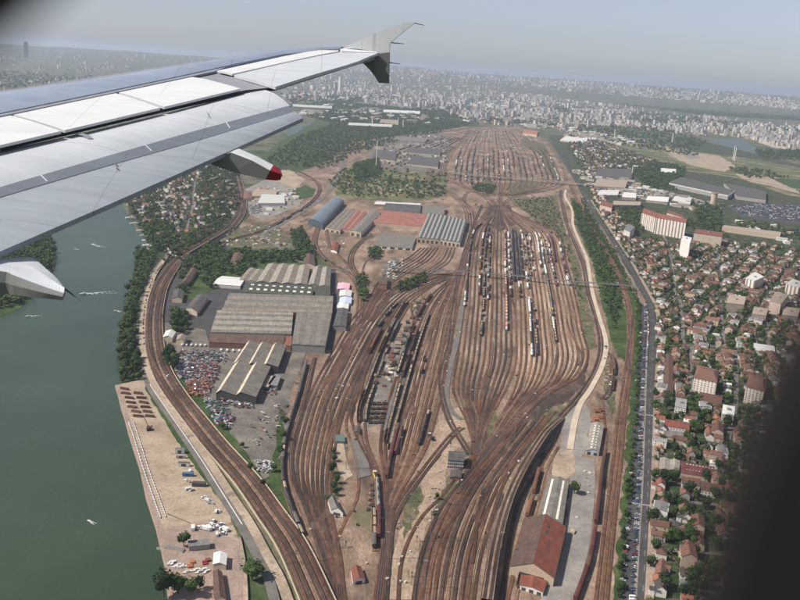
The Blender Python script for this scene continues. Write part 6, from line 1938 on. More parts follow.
far_tower(26.5, 58, 13.5, 3.4, WA['dark'], 'skyscraper', 'lone dark skyscraper on the left skyline above the wing', 'skyscraper')
far_tower(340, 95, 17, 4.0, WA['white'], 'power_station_tower', 'tall white power station tower below the wing tip', 'tower', .8, RO['orange'], 8)
far_tower(335.5, 95, 12, 1.5, MW['rust'], 'chimney_stack', 'thin red-white chimney left of the power station tower', 'chimney', .8, None, 8)
far_tower(365, 90, 8, 1.2, WA['white'], 'chimney_stack', 'thin pale chimney right of the power station tower', 'chimney', .8, None, 8)
for i, (x, y, h) in enumerate([(372, 126, 9), (398, 126, 8), (403, 128, 8), (390, 119, 6), (376, 168, 26), (733, 160, 13), (734.5, 161, 12), (672, 143, 9), (614, 140, 10), (632, 175, 9), (497, 78, 6), (480, 77, 5), (508, 79, 6), (455, 74, 5)]):
    far_tower(x, y, h, .9, WA['white'] if i < 10 else WA['grey'], 'mast_tower', ['slim white pylon', 'slim pale mast'][i % 2] + ' ' + ['left of three in the park', 'middle of three in the park', 'right of three in the park', 'behind the park trees', 'tall beside the dark trees left of the sidings', 'left of a close pair by the quarry', 'right of a close pair by the quarry', 'near the lake head', 'beyond the avenue houses', 'beside the wide dark-roofed depot', 'on the skyline, third along', 'on the skyline, second along', 'on the skyline, fourth along', 'on the skyline, first along'][i], 'mast', .7, None, 6)

# ================================================================ CARS
def car_proto(mat, look, van=False, wreck=False, name='parked_car'):
    b_, g, w = MB(), MB(), MB()
    L, W, H = 4.3, 1.75, (1.95 if van else .88)
    prof = [(-L / 2, .35), (-L / 2, .75), (-L / 2 + .12, H - .05), (L / 2 - .25, H if van else H - .12), (L / 2, .62), (L / 2, .35)]
    for (y0, z0), (y1, z1) in zip(prof, prof[1:]):
        b_.face([(-W / 2, y0, z0), (-W / 2, y1, z1), (W / 2, y1, z1), (W / 2, y0, z0)], mat)
    for s in (-1, 1):
        pts = [(s * W / 2, y, z) for y, z in prof]
        b_.face(pts if s < 0 else pts[::-1], mat)
    if not van:
        lo, hi = [(-1.75, H - .04), (.95, H - .06)], [(-1.25, 1.42), (.3, 1.42)]
        x0, x1 = W / 2 - .05, W / 2 - .22
        q = [(-x0, lo[0][0], lo[0][1]), (x0, lo[0][0], lo[0][1]), (x0, lo[1][0], lo[1][1]), (-x0, lo[1][0], lo[1][1])]
        t_ = [(-x1, hi[0][0], 1.42), (x1, hi[0][0], 1.42), (x1, hi[1][0], 1.42), (-x1, hi[1][0], 1.42)]
        for k in range(4): g.face([q[k], q[(k + 1) % 4], t_[(k + 1) % 4], t_[k]], M_glass)
        b_.face(t_, mat)
    else:
        g.box(-W / 2 - .01, W / 2 + .01, 1.0, 1.7, 1.15, 1.7, M_glass)
    if not wreck:
        for s in (-1, 1):
            for y in (-1.3, 1.35):
                w.tube((s * W / 2 - .2 * s, y, .32), (s * W / 2 + .02 * s, y, .32), .32, MW['chassis'], 8)
    parts = [('body', b_), ('glass', g)] + ([('wheel', w)] if not wreck else [])
    return Proto(name, 'car' if not van else 'van', look, parts)
CC = {'white': (0.70, 0.70, 0.68), 'silver': (0.42, 0.43, 0.44), 'black': (0.02, 0.02, 0.022), 'blue': (0.035, 0.06, 0.14), 'red': (0.28, 0.03, 0.025), 'grey': (0.13, 0.135, 0.14), 'green': (0.03, 0.08, 0.05)}
PM = {k: paint('paint_' + k, c, .4, .1) for k, c in CC.items()}
CP = [car_proto(PM[k], k + ' car') for k in CC] + [car_proto(PM['white'], 'white van', True, name='parked_van')]
CW = [0, 1, 1, 2, 2, 2, 3, 3, 4, 5, 5, 5, 6, 5, 2, 3, 7, 1]
CA = Pop('cars parked along the avenue', 296, 'distant_cars', 'hundreds of tiny cars packed in distant car parks', 1)
rp = random.Random(12)
def row(pts, off, step, perp, prob, z=1.07, ang=0.0):
    l = offset(gline(pts, 8), off)
    for a, b_ in zip(l, l[1:]):
        L = (b_ - a).length; t = (b_ - a).normalized()
        n = int(L / step)
        for i in range(n):
            if rp.random() > prob: continue
            p = a.lerp(b_, (i + .5) / n)
            k = rp.choice(CW)
            CA.add(CP[k], p.x, p.y, z, math.atan2(-t.x, t.y) + (math.pi / 2 + ang if perp else 0) + rp.uniform(-.05, .05) + (math.pi if rp.random() < .5 else 0), rp.uniform(.95, 1.1), up=1)
row(PK, -3.9, 3.4, True, .78, 1.1, .25)
row(PK, 3.9, 3.6, True, .30, 1.1, -.25)
row(PK, .4, 34, False, .5, 1.1)
row(AV[7:], 7.4, 7.5, False, .5, 1.15)
row(AV[2:], -2.2, 40, False, .55, 1.05)
row(AV[2:], 2.4, 46, False, .55, 1.05)
for s in STREETS[:11]: row(s, 2.0, 9, False, .25, .82)
def parkfar(x, y):
    k = rp.choice(CW); CA.add(CP[k], x, y, .55, AX + rp.choice([0, 3.14]) + .3, rp.uniform(1, 1.2), up=1)
scatter([(728, 206), (760, 204), (830, 208), (840, 222), (790, 221), (742, 215)], 5.2, parkfar, .15, .62, rp)
scatter([(600, 190), (640, 191), (668, 196), (690, 206), (650, 200), (604, 194)], 8, parkfar, .2, .35, rp)
scatter([(246, 204), (262, 205), (262, 214), (250, 214)], 6, parkfar, .2, .6, rp)
scatter([(388, 264), (398, 262), (400, 274), (388, 274)], 6, parkfar, .2, .4, rp)
for x, y in [(190, 474), (188, 492), (192, 493), (186, 483), (189, 484), (204, 500), (207, 503), (212, 506), (209, 505), (216, 515), (219, 514), (222, 532), (214, 528), (217, 538), (168, 0 + 378)]:
    p = G(x, y); CA.add(rp.choice([CP[0], CP[7], CP[1], CP[0]]), p.x, p.y, 2.42, rp.uniform(0, 3), 1.15, up=1)
for x, y in [(193, 532), (198, 531), (205, 532), (209, 532), (213, 525), (220, 528), (225, 533), (216, 531), (222, 537)]:
    p = G(x, y); CA.add(rp.choice([CP[7], CP[0]]), p.x, p.y, 2.42, rp.uniform(0, 3), 1.6, look='white van or camper', up=1)
for x in range(0, 9):
    p = G(221 + x * 6, 351.5 + x * .3); CA.add(CP[7], p.x, p.y, .5, 0.1, 1.5, look='white van at the factory loading side', up=1)
for x in range(6):
    p = G(182 + x * 4.6, 346 + x * .1); CA.add(CP[7], p.x, p.y, .5, 0.1, 1.3, look='white van at the top of the scrapyard', up=1)
row([(166, 258), (153, 274), (144, 296), (139.5, 322), (140, 350), (146, 378), (178, 430), (222, 498), (256, 556)], 1.8, 30, False, .5, 2.62)
row([(166, 258), (153, 274), (144, 296), (139.5, 322), (140, 350)], -5.5, 7, False, .6, 2.62)
CA.finish()

# scrapyard heap
WR = Pop('wrecked cars heaped in the scrapyard', 296, 'scrap_heap', 'tangled heap of crushed cars and scrap filling the scrapyard', 1)
WC = [('red', PM['red']), ('grey', PM['silver']), ('blue', PM['blue']), ('white', PM['white']), ('dark', PM['grey']), ('green', PM['green']), ('rust', MW['rust']), ('orange', MW['orange'])]
WP = [car_proto(mt, n + ' wrecked car', False, True, 'wrecked_car') for n, mt in WC]
def wreck(cols, zmax):
    def f(x, y):
        k = rp.choice(cols)
        z = .5 + rp.uniform(0, zmax)
        WR.add(WP[k], x, y, z, rp.uniform(0, 6.28), (1.1, 1.1, rp.uniform(.5, 1)), up=1)
    return f
g = [1, 4, 3, 2, 4, 1, 0, 6, 5]
for poly, cols, sp in [([(184, 351), (206, 352), (222, 354), (228, 358), (224, 364), (206, 360), (186, 358), (178, 352)], g, 3.3), ([(176, 356), (200, 360), (218, 366), (216, 372), (196, 378), (176, 374)], g, 3.0),
                       ([(200, 366), (218, 364), (219, 376), (212, 384), (200, 380)], [0, 0, 1, 7, 0, 4], 3.4), ([(184, 382), (200, 378), (212, 386), (208, 396), (190, 398)], [7, 0, 7, 6, 1], 3.4),
                       ([(176, 366), (190, 372), (188, 382), (178, 378)], g, 3.2), ([(204, 398), (222, 402), (234, 420), (230, 430), (216, 426), (206, 410)], g, 3.2), ([(216, 396), (256, 402), (252, 410), (222, 406)], g, 3.4),
                       ([(262, 388), (278, 390), (276, 396), (260, 396)], g, 5), ([(252, 410), (290, 404), (276, 440), (262, 452), (244, 430)], g, 11), ([(256, 464), (272, 462), (272, 474), (258, 474)], [3, 1, 3], 4)]:
    scatter(poly, sp, wreck(cols, 3.0), .45, .85, rp)
WR.finish()
for i in range(3):
    stack('orange_skip_row', ['first', 'second', 'third'][i] + ' orange skip counted left to right at the top of the scrap heap', 'skip', 184 + i * 5, 353.5, 7, 2.4, 2.4, MW['orange'], .05, .6, 2)

# ================================================================ BOATS
M_hull = plain('mat_boat_white', (.75, .75, .73), .4, .08, 1)
M_foam = plain('mat_foam', (.80, .84, .82), .7, .4, .5)
def hull(mb, L, W, H, mat, deck):
    st = [(-.5, .85, 1), (-.2, 1, 1), (.15, .95, 1), (.38, .55, 1.1), (.5, .04, 1.25)]
    for (a, wa, ha), (b_, wb, hb) in zip(st, st[1:]):
        for s in (-1, 1):
            q = [(s * W / 2 * wa, a * L, H * ha), (s * W / 2 * wb, b_ * L, H * hb), (s * W / 2 * wb * .7, b_ * L, 0), (s * W / 2 * wa * .7, a * L, 0)]
            mb.face(q if s < 0 else q[::-1], mat)
        mb.face([(-W / 2 * wa, a * L, H * ha), (W / 2 * wa, a * L, H * ha), (W / 2 * wb, b_ * L, H * hb), (-W / 2 * wb, b_ * L, H * hb)], deck)
    mb.face([(-W / 2 * .85, -.5 * L, H), (-W / 2 * .6, -.5 * L, 0), (W / 2 * .6, -.5 * L, 0), (W / 2 * .85, -.5 * L, H)], mat)
def boat(x, y, L, rz, label, wake=None, name='motor_boat', cat='boat', cabin='white', z=.1):
    p = G(x, y)
    root = empty(name, (p.x, p.y, z), rz)
    h = MB(); hull(h, L, L * .3, L * .1, M_hull, RO['white']); h.obj('hull', root)
    c = MB(); c.box(-L * .1, L * .1, -L * .22, L * .12, L * .1, L * .2, WA[cabin], RO['white']); c.obj('cabin', root)
    c = MB(); c.box(-L * .102, L * .102, L * .02, L * .1, L * .13, L * .18, M_glass); c.obj('windscreen', root)
    if wake:
        f = MB(); n = 24; rr = random.Random(int(x))
        for i in range(n):
            t0, t1 = i / n, (i + 1) / n
            for s in (-1, 1):
                if rr.random() < .12 + .5 * t0: continue
                w0, w1 = L * .12 + wake * .10 * t0, L * .12 + wake * .10 * t1
                th = L * .2 * (1 - t0) + .25
                f.face([(s * w0 - th / 2, -L * .4 - wake * t0, .06), (s * w0 + th / 2, -L * .4 - wake * t0, .06), (s * w1 + th / 2, -L * .4 - wake * t1, .06), (s * w1 - th / 2, -L * .4 - wake * t1, .06)], M_foam)
        f.obj('wake', root)
    tag(root, label, cat)
boat(93.5, 245, 13, R(60), 'white motor boat crossing high up the river', 30)
boat(75.5, 249.5, 6, R(90), 'tiny boat left of the upper white motor boat', 6)
boat(83.5, 294, 12, R(118), 'white speedboat pulling a long wake in mid river', 50)
boat(28, 316.5, 8, R(120), 'white motor boat by the left bank with a short wake', 16)
boat(89.5, 521.5, 5.5, R(60), 'lone small white boat on the dark lower river', 5)
boat(116, 311, 7, R(75), 'dark low boat drifting below the speedboat wake', 8, cabin='dark')
for i, (x, y, L, a) in enumerate([(131, 218.5, 26, .5), (134.5, 224, 22, .5), (140, 231, 16, .3), (143.5, 236, 16, .4), (146, 241, 18, .1), (147, 246, 20, .1), (147, 250.5, 18, .05), (147, 254, 16, 0)]):
    boat(x, y, L, a + 1.3, ['farthest', 'second', 'third', 'fourth', 'fifth', 'sixth', 'seventh', 'nearest'][i] + ' white houseboat in the row moored at the right bank', None, 'houseboat', 'houseboat')
for i, (x, y) in enumerate([(176, 570), (179, 568), (182, 570), (187, 575), (196, 573), (199, 575), (203, 573), (206, 575), (170, 566), (173, 566)]):
    boat(x, y, 7.5, R(100 + i * 7), 'white dinghy on the boat club hard, ' + ['a', 'b', 'c', 'd'][0] * 0 + ['third from the left', 'fourth from the left', 'fifth from the left', 'sixth from the left', 'seventh from the left', 'eighth from the left', 'ninth from the left', 'tenth from the left', 'first from the left', 'second from the left'][i], None, 'dinghy', 'boat', z=2.4)
p = G(172, 552); root = empty('moored_barge', (p.x, p.y, .1), R(80))
h = MB(); hull(h, 26, 6, 1.6, WA['grey'], RO['grey']); h.obj('hull', root); h = MB(); h.box(-2.4, 2.4, -10, 6, 1.6, 3.6, WA['cream'], RO['grey']); h.obj('cabin', root); tag(root, 'grey-roofed houseboat barge moored by the boat club', 'barge')
p = G(199, 550); root = empty('club_house', (p.x, p.y, 2.35), .3)
h = MB(); h.box(-8, 8, -4, 4, 0, 4, WA['grey'], RO['grey']); h.obj('wall', root); h = MB(); h.box(-8.4, 8.4, -4.4, 4.4, 4.01, 4.4, RO['grey']); h.obj('roof', root); tag(root, 'rounded grey-roofed clubhouse beside the dark tree on the quay', 'clubhouse')
for i, (x, y, c) in enumerate([(205, 566, 'maroon'), (208, 563, 'rust'), (192, 565, 'orange'), (190, 569, 'orange')]):
    stack('tarpaulin_pile', ['dark red', 'rusty', 'orange', 'second orange'][i] + ' covered pile beside the boat club', 'pile', x, y, 4, 5, 1.6, MW[c] if c != 'maroon' else PM['red'], .4, 2.4, 2)

# ================================================================ THE AIRCRAFT
PSI = R(6)
AO, AF = Vector((math.sin(PSI), math.cos(PSI), 0)), Vector((-math.cos(PSI), math.sin(PSI), 0))
def AP(o, f, u): return EYE + AO * o + AF * f + Vector((0, 0, u))
def plane(a, b_, c):
    n = (b_ - a).cross(c - a).normalized()
    return (a, n if n.z > 0 else -n)
def hit(px, py, pl, off=0.0):
    d = ray(px, py); a = pl[0] + pl[1] * off
    t = (a - EYE).dot(pl[1]) / d.dot(pl[1])
    return EYE + d * t
def rayat(px, py, dep):
    d = ray(px, py)
    return EYE + d * (dep / d.dot(FWD))
WPL = plane(AP(15, 2, .2), AP(10.1, 6.1, -.62), AP(7.9, 4.7, -1.06))
FPL = plane(hit(0, 151, WPL, -.12), hit(257, 89, WPL, -.10), rayat(0, 251.5, 6.9))
def wingmat(name, c, rough, var, line=.72, streak=.16, metal=0.0, spec=.45):
    """painted skin: panel joints, chordwise grime streaks and faint mottling"""
    mt, nt, b = new_mat(name)
    co = coords(nt, (1, 1, 1), -PSI)
    n1 = noise(nt, coords(nt, (.5, 5, .5), -PSI + R(4)), 1.6, 6, .7)
    col = ramp(nt, n1, [(.32, tuple(v * (1 - streak) for v in c)), (.6, c)])
    n2 = noise(nt, co, .9, 5, .7)
    col = mixc(nt, col, ramp(nt, n2, [(.3, (1 - var,) * 3), (.7, (1 + var * .5,) * 3)]), 1.0, 'MULTIPLY')
    br = nt.nodes.new('ShaderNodeTexBrick')
    br.inputs['Scale'].default_value = 1.0
    br.inputs['Mortar Size'].default_value = .006
    br.inputs['Brick Width'].default_value = 1.35
    br.inputs['Row Height'].default_value = 1.9
    br.inputs['Color1'].default_value = (1, 1, 1, 1); br.inputs['Color2'].default_value = (.965, .965, .965, 1); br.inputs['Mortar'].default_value = (line,) * 3 + (1,)
    nt.links.new(co, br.inputs['Vector'])
    col = mixc(nt, col, br.outputs['Color'], 1.0, 'MULTIPLY')
    nt.links.new(col, b.inputs['Base Color'])
    n3 = noise(nt, co, 2.5, 5, .7)
    rr_ = ramp(nt, n3, [(.3, (rough - .07,) * 3), (.7, (rough + .12,) * 3)])
    nt.links.new(rr_, b.inputs['Roughness'])
    b.inputs['Metallic'].default_value = metal
    b.inputs['Specular IOR Level'].default_value = spec
    return mt
M_wwhite = wingmat('mat_wing_white', (.66, .67, .66), .42, .05, .8, .08)
M_wlight = wingmat('mat_wing_light', (.55, .58, .60), .36, .07, .75, .14)
M_wgrey = wingmat('mat_wing_grey', (.27, .285, .31), .42, .08, .75, .12)
M_wle = wingmat('mat_wing_bare_metal', (.33, .39, .48), .36, .08, .75, .12, .25)
M_wstripe = wingmat('mat_flap_gap', (.155, .175, .21), .5, .1, .8, .14)
M_wflap2 = wingmat('mat_flap_grey', (.31, .34, .37), .36, .09, .78, .16)
M_wdark = plain('mat_wing_seal', (.07, .07, .075), .8, .1, 1)
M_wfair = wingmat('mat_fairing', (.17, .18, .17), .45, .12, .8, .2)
M_wred = plain('mat_fairing_red', (.22, .012, .02), .5, .15, 4, spec=.4)
WING = empty('aircraft_wing', AP(7, 5, -1.2))
WORG = WING.location.copy()
tag(WING, 'pale airliner wing with lowered flaps and an upturned tip fence', 'aircraft wing')
def wobj(mb, name, parent=None, sm=False):
    mb.v = [tuple(Vector(v) - WORG) for v in mb.v]
    return mb.obj(name, parent or WING, sm)
def loft(name, A, B, pl, mat, thick=.06, bulge=0.0, nv=6, offA=0.0, offB=0.0, nu=8, parent=None, nose=0.0, back=True, pre=()):
    """panel lofted between two picture polylines lying on a plane, with a convex bulge"""
    def dens(L):
        out = []
        for (x0, y0), (x1, y1) in zip(L, L[1:]):
            for i in range(nu): out.append((x0 + (x1 - x0) * i / nu, y0 + (y1 - y0) * i / nu))
        return out + [L[-1]]
    a, b_ = [hit(x, y, pl, offA) for x, y in dens(A)], [hit(x, y, pl, offB) for x, y in dens(B)]
    n = pl[1]
    rows = []
    for i in range(len(a)):
        r_ = []
        if nose:
            q = a[i] + (a[i] - b_[i]).normalized() * nose * .3
            r_ += [a[i] - n * nose + (b_[i] - a[i]) * .15, q - n * nose * .55]
        for j in range(nv + 1):
            t = j / nv
            r_.append(a[i].lerp(b_[i], t) + n * bulge * 4 * t * (1 - t) - (n * nose * .18 * (1 - t) ** 3 if nose else Vector()))
        rows.append(r_)
    mb = MB(); m_ = len(rows[0])
    base = len(mb.v)
    flat = [p for r_ in rows for p in r_]
    low = [p - n * thick for p in flat]
    mb.v = [tuple(p) for p in flat + low]
    N = len(flat)
    mi = mb.mi(mat)
    def F(f): mb.f.append(f); mb.m.append(mi); mb.uv.append([(0, 0)] * len(f))
    K = len(rows)
    for i in range(K - 1):
        for j in range(m_ - 1):
            p = i * m_ + j
            F((p, p + 1, p + m_ + 1, p + m_)); F((p + N, p + m_ + N, p + m_ + 1 + N, p + 1 + N))
        for j in (0, m_ - 1):
            p = i * m_ + j
            F((p, p + m_, p + m_ + N, p + N) if j == 0 else (p, p + N, p + m_ + N, p + m_))
    for i in (0, K - 1):
        for j in range(m_ - 1):
            p = i * m_ + j
            F((p, p + N, p + 1 + N, p + 1) if i == 0 else (p, p + 1, p + 1 + N, p + N))
    o = wobj(mb, name, parent, False)
    o.data.polygons.foreach_set('use_smooth', [True] * len(o.data.polygons))
    o.data.set_sharp_from_angle(angle=R(38))
    return o
# main box under everything
mbx = MB()
out = [(-250, 126), (0, 91), (90, 78), (168, 66), (240, 55.5), (284, 49), (326, 47.8), (346, 47.8), (380, 53), (359, 61.2), (276, 87), (246, 90), (160, 109), (0, 146.5), (-250, 204)]
top = [hit(x, y, WPL, -.045) for x, y in out]; bot = [p - WPL[1] * ((.05 if i >= 9 else .10 if i in (7, 8) else .30)) for i, p in enumerate(top)]
mbx.face(top[::-1], M_wgrey); mbx.face(bot, M_wgrey)
for i in range(len(top)):
    j = (i + 1) % len(top); mbx.face([top[i], top[j], bot[j], bot[i]], M_wdark if 9 < i < 13 else M_wgrey)
wobj(mbx, 'wing_box')
loft('leading_edge_slat', [(-250, 124), (0, 89), (90, 76.5), (168, 64.6), (240, 54.2), (284, 47.9), (326, 46.6), (345, 46.9)], [(-250, 164), (0, 113), (92, 94.2), (168, 78.4), (240, 62.7), (284, 54), (326, 49.8), (339, 49)], WPL, M_wle, .04, .03, 6, nose=.25)
loft('hinge_panel', [(-250, 165.5), (0, 114), (92, 95.2), (168, 79.4), (226, 66.8)], [(-250, 169), (0, 116.3), (92, 97.2), (168, 81), (214, 71.5)], WPL, M_wgrey, .03, 0, 1, -.01, -.01)
loft('spoiler', [(-250, 170), (10.5, 115.4)], [(-250, 203), (61, 131)], WPL, M_wwhite, .03, .008, 5)
loft('spoiler', [(13.5, 114.7), (115.5, 93.2)], [(64.5, 130.2), (160, 107.7)], WPL, M_wwhite, .03, .008, 5)
loft('spoiler', [(119, 92.4), (192, 77)], [(164, 106.8), (240, 88.6)], WPL, M_wwhite, .03, .008, 5)
loft('spoiler_edge', [(192.6, 77), (206, 79)], [(240.6, 88.4), (240.8, 88.4)], WPL, M_wwhite, .03, 0, 2)
loft('outer_panel', [(217, 70.8), (284, 56.2), (317, 49.9), (338, 50.4)], [(232, 74), (290, 61), (320, 54.6), (339, 51.3)], WPL, M_wwhite, .025, .004, 3)
loft('aileron', [(234, 75), (290, 62), (320, 55.8), (341, 52.1), (378, 53.2)], [(275.5, 86.8), (309, 76), (331, 69.5), (345, 65.5), (359, 61)], WPL, M_wlight, .04, .005, 4)
loft('wing_tip', [(340, 49), (348, 47.4), (360, 48.6)], [(342, 51.2), (360, 52), (379, 52.8)], WPL, M_wwhite, .05, .01, 3)
# flaps
f1 = loft('flap', [(-250, 208), (0, 151), (90, 131.5), (170, 112.5), (257, 89.2)], [(-250, 261), (0, 187.5), (100, 158.5), (190, 132.6), (290, 105.8)], FPL, M_wlight, .10, .06, 10)
o_ = loft('flap_shroud', [(-250, 260), (0, 187), (100, 158), (190, 132.2), (289, 105.6)], [(-250, 278), (0, 197), (100, 167.8), (190, 142.6), (293, 112)], FPL, M_wstripe, .05, 0, 2, .004, -.004)
f2 = loft('flap_tab', [(-250, 277), (0, 196.6), (100, 167.4), (190, 142.2), (292.5, 111.6)], [(-250, 360), (0, 251.5), (111, 203.5), (207, 161), (303, 118)], FPL, M_wflap2, .05, .02, 8, -.012, -.02)
# seams across the shroud and flap
for (a, b_) in (((41, 175), (47.5, 181.5)), ((145, 144.6), (152, 151)), ((226, 121.8), (230, 128))):
    mb = MB(); p, q = hit(*a, FPL, .006), hit(*b_, FPL, .002); mb.beam(p, q, .012, .004, M_wlight); wobj(mb, 'seam_strip', f1)
for (a, b_) in (((203, 104), (212, 122)),):
    mb = MB()
    for k in range(4):
        x = [a[0] + (b_[0] - a[0]) * (k + t) / 4 for t in (0, 1)]; y = [a[1] + (b_[1] - a[1]) * (k + t) / 4 for t in (0, 1)]
        t0, t1 = (k) / 4, (k + 1) / 4
        p, q = hit(x[0], y[0], FPL, .003 + .24 * t0 * (1 - t0)), hit(x[1], y[1], FPL, .003 + .24 * t1 * (1 - t1))
        mb.beam(p, q, .006, .004, M_wgrey)
    wobj(mb, 'seam_strip', f1)
mb = MB()
mb.face([hit(x, y, FPL, .068) for x, y in ((74, 133.6), (83, 133.2), (90, 135.4), (93.5, 138.8), (88, 138.6), (82, 135.6))], M_wgrey); wobj(mb, 'fairing_recess', f1)
# small black mark on the flap tab
mb = MB()
for poly in ([(114.5, 163.6), (117.2, 163.4), (117.0, 165.3), (116, 166.8), (115.2, 166.4), (116, 165)], [(114.9, 167.6), (118.8, 168.6), (119, 170.2), (117.4, 169.2)]):
    mb.face([hit(x, y, FPL, .012) for x, y in poly], M_wdark)
wobj(mb, 'marking', f2)
# flap track fairings
def fairing(T_, R_, L_, dT, dR, dL, dB, top, side, name, parent=None):
    mb = MB()
    rings = []
    for (t, r_, l) in zip(T_, R_, L_):
        rings.append([rayat(*t, dT), rayat(*r_, dR), rayat(*l, dL), rayat(l[0] + 1, l[1] - 3, dB), rayat(t[0] + 1, t[1] + 3, dB)])
    for a, b_ in zip(rings, rings[1:]):
        for k in range(5):
            j = (k + 1) % 5
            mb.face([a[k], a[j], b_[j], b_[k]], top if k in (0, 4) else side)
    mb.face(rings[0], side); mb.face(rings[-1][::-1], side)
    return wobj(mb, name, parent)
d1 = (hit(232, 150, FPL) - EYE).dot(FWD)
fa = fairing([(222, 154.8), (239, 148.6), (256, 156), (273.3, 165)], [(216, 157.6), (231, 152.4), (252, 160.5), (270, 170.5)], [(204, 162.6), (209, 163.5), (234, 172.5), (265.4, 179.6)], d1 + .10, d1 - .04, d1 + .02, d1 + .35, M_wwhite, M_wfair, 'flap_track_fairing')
fairing([(273.3, 165), (280, 169), (281.5, 172.5)], [(270, 170.5), (278, 173), (281, 174)], [(265.4, 179.6), (276, 180.6), (280.5, 180)], d1 + .10, d1 - .04, d1 + .02, d1 + .3, M_wred, M_wred, 'red_tip', fa)
d2 = (hit(0, 250, FPL) - EYE).dot(FWD)
# inboard fairing: the upper skin is one gently bowed sheet, the side another
PT2 = plane(rayat(0, 271, d2 - .12), rayat(57, 278.5, d2 - .02), rayat(0, 258.6, d2 + .14))
Tt = sm_T = smooth([(-120, 262), (-60, 259.5), (0, 258.3), (24, 257.2), (34, 258.6), (46, 268.5), (57, 278.5), (64.6, 287.8)], 4)
Rt = smooth([(-120, 266), (-60, 268), (0, 271), (14, 275.4), (28, 280.6), (40, 285), (49.5, 288.4), (63.8, 293)], 4)
Lt = smooth([(-120, 292), (-60, 293), (0, 293.8), (14, 295.2), (26, 296.4), (38, 297.8), (48, 298.8), (63, 300.4)], 4)
mb = MB(); rg = []
for k, (t_, r_, l_) in enumerate(zip(Tt, Rt, Lt)):
    tp, rp_ = hit(t_[0], t_[1], PT2), hit(r_[0], r_[1], PT2)
    lp_ = rayat(l_[0], l_[1], (rp_ - EYE).dot(FWD) + .03)
    n_ = PT2[1]
    mid_ = tp.lerp(rp_, .5) + n_ * .02
    sd = rp_.lerp(lp_, .5) - FWD * .02
    dn = Vector((0, 0, -.22)) * (1 - .8 * k / (len(Tt) - 1))
    rg.append([tp, mid_, rp_, sd, lp_, lp_ + FWD * .22 * (1 - k / (len(Tt) - 1)) , tp + dn + FWD * .02])
for a, b_ in zip(rg, rg[1:]):
    for k in range(7):
        j_ = (k + 1) % 7
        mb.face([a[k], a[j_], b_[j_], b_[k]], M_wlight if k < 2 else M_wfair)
mb.face(rg[0], M_wfair); mb.face(rg[-1][::-1], M_wfair)
wobj(mb, 'flap_track_fairing')
def rod(a, b_, d0, d1_, r_, name):
    mb = MB(); mb.tube(rayat(*a, d0), rayat(*b_, d1_), r_, M_wdark, 5, r_ * .5); wobj(mb, name)
rod((64.5, 288.6), (81, 301), d2, d2 - .1, .008, 'static_wick')
# the tip fence stands in the plane of flight at the end of the wing
OP = 15.05
def tip(px, py, o=0.0):
    d = ray(px, py); t = (OP + o) / d.dot(AO)
    return EYE + d * t
def fence_part(poly, mat, name, th=.07):
    mb = MB()
    a = [tip(x, y) for x, y in poly]; b_ = [p + AO * th for p in a]
    mb.face(a, mat); mb.face(b_[::-1], mat)
    for i in range(len(a)):
        j = (i + 1) % len(a); mb.face([a[j], a[i], b_[i], b_[j]], mat)
    return wobj(mb, name)
fence_part([(344.5, 46.6), (352, 43.8), (375, 33.4), (404, 22.6), (410, 22.0), (414.6, 22.8), (408, 28), (398, 36), (391.5, 41.5), (389.6, 45), (389.4, 52.2), (381.5, 52.6), (362, 49.6)], M_wwhite, 'upper_tip_fence')
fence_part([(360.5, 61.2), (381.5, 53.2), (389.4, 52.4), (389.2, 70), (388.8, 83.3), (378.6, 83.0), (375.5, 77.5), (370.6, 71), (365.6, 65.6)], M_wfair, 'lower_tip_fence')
for (a, b_) in (((414, 22.9), (424, 25.2)), ((391, 42.6), (404, 43.8)), ((389.3, 62.6), (400, 63.9)), ((321, 70.5), (328, 71.4)), ((335, 66.2), (342, 67.4)), ((345, 63), (352, 64.2))):
    mb = MB(); mb.tube(tip(*a) + AO * .03, tip(*b_) + AO * .03, .009, M_wdark, 5, .005); wobj(mb, 'static_wick')
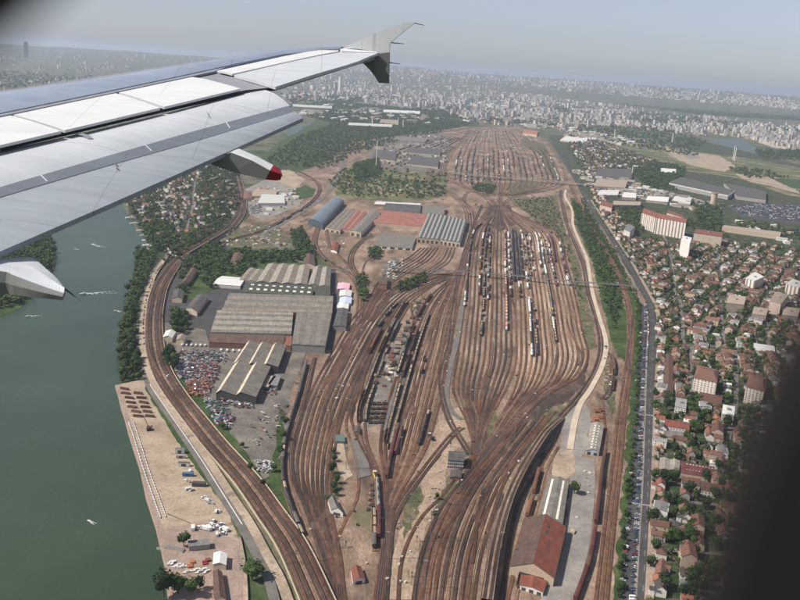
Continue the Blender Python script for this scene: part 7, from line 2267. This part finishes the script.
# dark cabin window surround, a few centimetres from the eye, out of focus
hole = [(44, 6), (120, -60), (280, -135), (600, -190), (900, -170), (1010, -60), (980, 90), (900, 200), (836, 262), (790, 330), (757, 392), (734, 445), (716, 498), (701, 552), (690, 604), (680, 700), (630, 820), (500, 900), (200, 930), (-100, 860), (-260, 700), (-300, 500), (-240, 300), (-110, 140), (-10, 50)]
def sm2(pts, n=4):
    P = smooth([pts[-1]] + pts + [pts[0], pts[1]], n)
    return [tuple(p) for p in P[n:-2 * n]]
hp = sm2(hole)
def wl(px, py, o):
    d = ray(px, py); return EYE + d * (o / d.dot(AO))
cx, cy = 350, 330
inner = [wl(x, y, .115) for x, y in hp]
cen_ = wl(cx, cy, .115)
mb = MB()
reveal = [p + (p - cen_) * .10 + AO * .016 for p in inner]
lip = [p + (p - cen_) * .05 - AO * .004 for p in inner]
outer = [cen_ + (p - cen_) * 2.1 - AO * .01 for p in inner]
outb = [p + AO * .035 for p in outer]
M_surr = plain('mat_surround_shaded', (.02, .019, .019), .9, .1, 30, spec=.05)  # grey plastic coloured near-black to stand in for unlit cabin shade
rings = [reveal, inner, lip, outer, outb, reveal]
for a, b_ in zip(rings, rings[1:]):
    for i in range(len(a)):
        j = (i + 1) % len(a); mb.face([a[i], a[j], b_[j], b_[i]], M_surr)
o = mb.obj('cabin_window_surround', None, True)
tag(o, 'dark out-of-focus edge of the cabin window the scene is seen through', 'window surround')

# ================================================================ AIR
relabel()
hz = bpy.data.materials.new('mat_haze'); hz.use_nodes = True
nt = hz.node_tree; nt.nodes.clear()
pv = nt.nodes.new('ShaderNodeVolumePrincipled')
pv.inputs['Color'].default_value = (0.76, 0.86, 1.0, 1)
pv.inputs['Density'].default_value = 0.000047
pv.inputs['Anisotropy'].default_value = 0.2
om = nt.nodes.new('ShaderNodeOutputMaterial'); nt.links.new(pv.outputs[0], om.inputs['Volume'])
me = bpy.data.meshes.new('haze')
X, Z0, Z1 = 61000.0, -1.0, 520.0
v = [(-X, -X, Z0), (X, -X, Z0), (X, X, Z0), (-X, X, Z0), (-X, -X, Z1), (X, -X, Z1), (X, X, Z1), (-X, X, Z1)]
me.from_pydata(v, [], [(0, 3, 2, 1), (4, 5, 6, 7), (0, 1, 5, 4), (1, 2, 6, 5), (2, 3, 7, 6), (3, 0, 4, 7)])
me.materials.append(hz)
o = bpy.data.objects.new('haze', me); sc.collection.objects.link(o)
tag(o, 'thin pale summer haze over the plain', None, None, 'stuff')
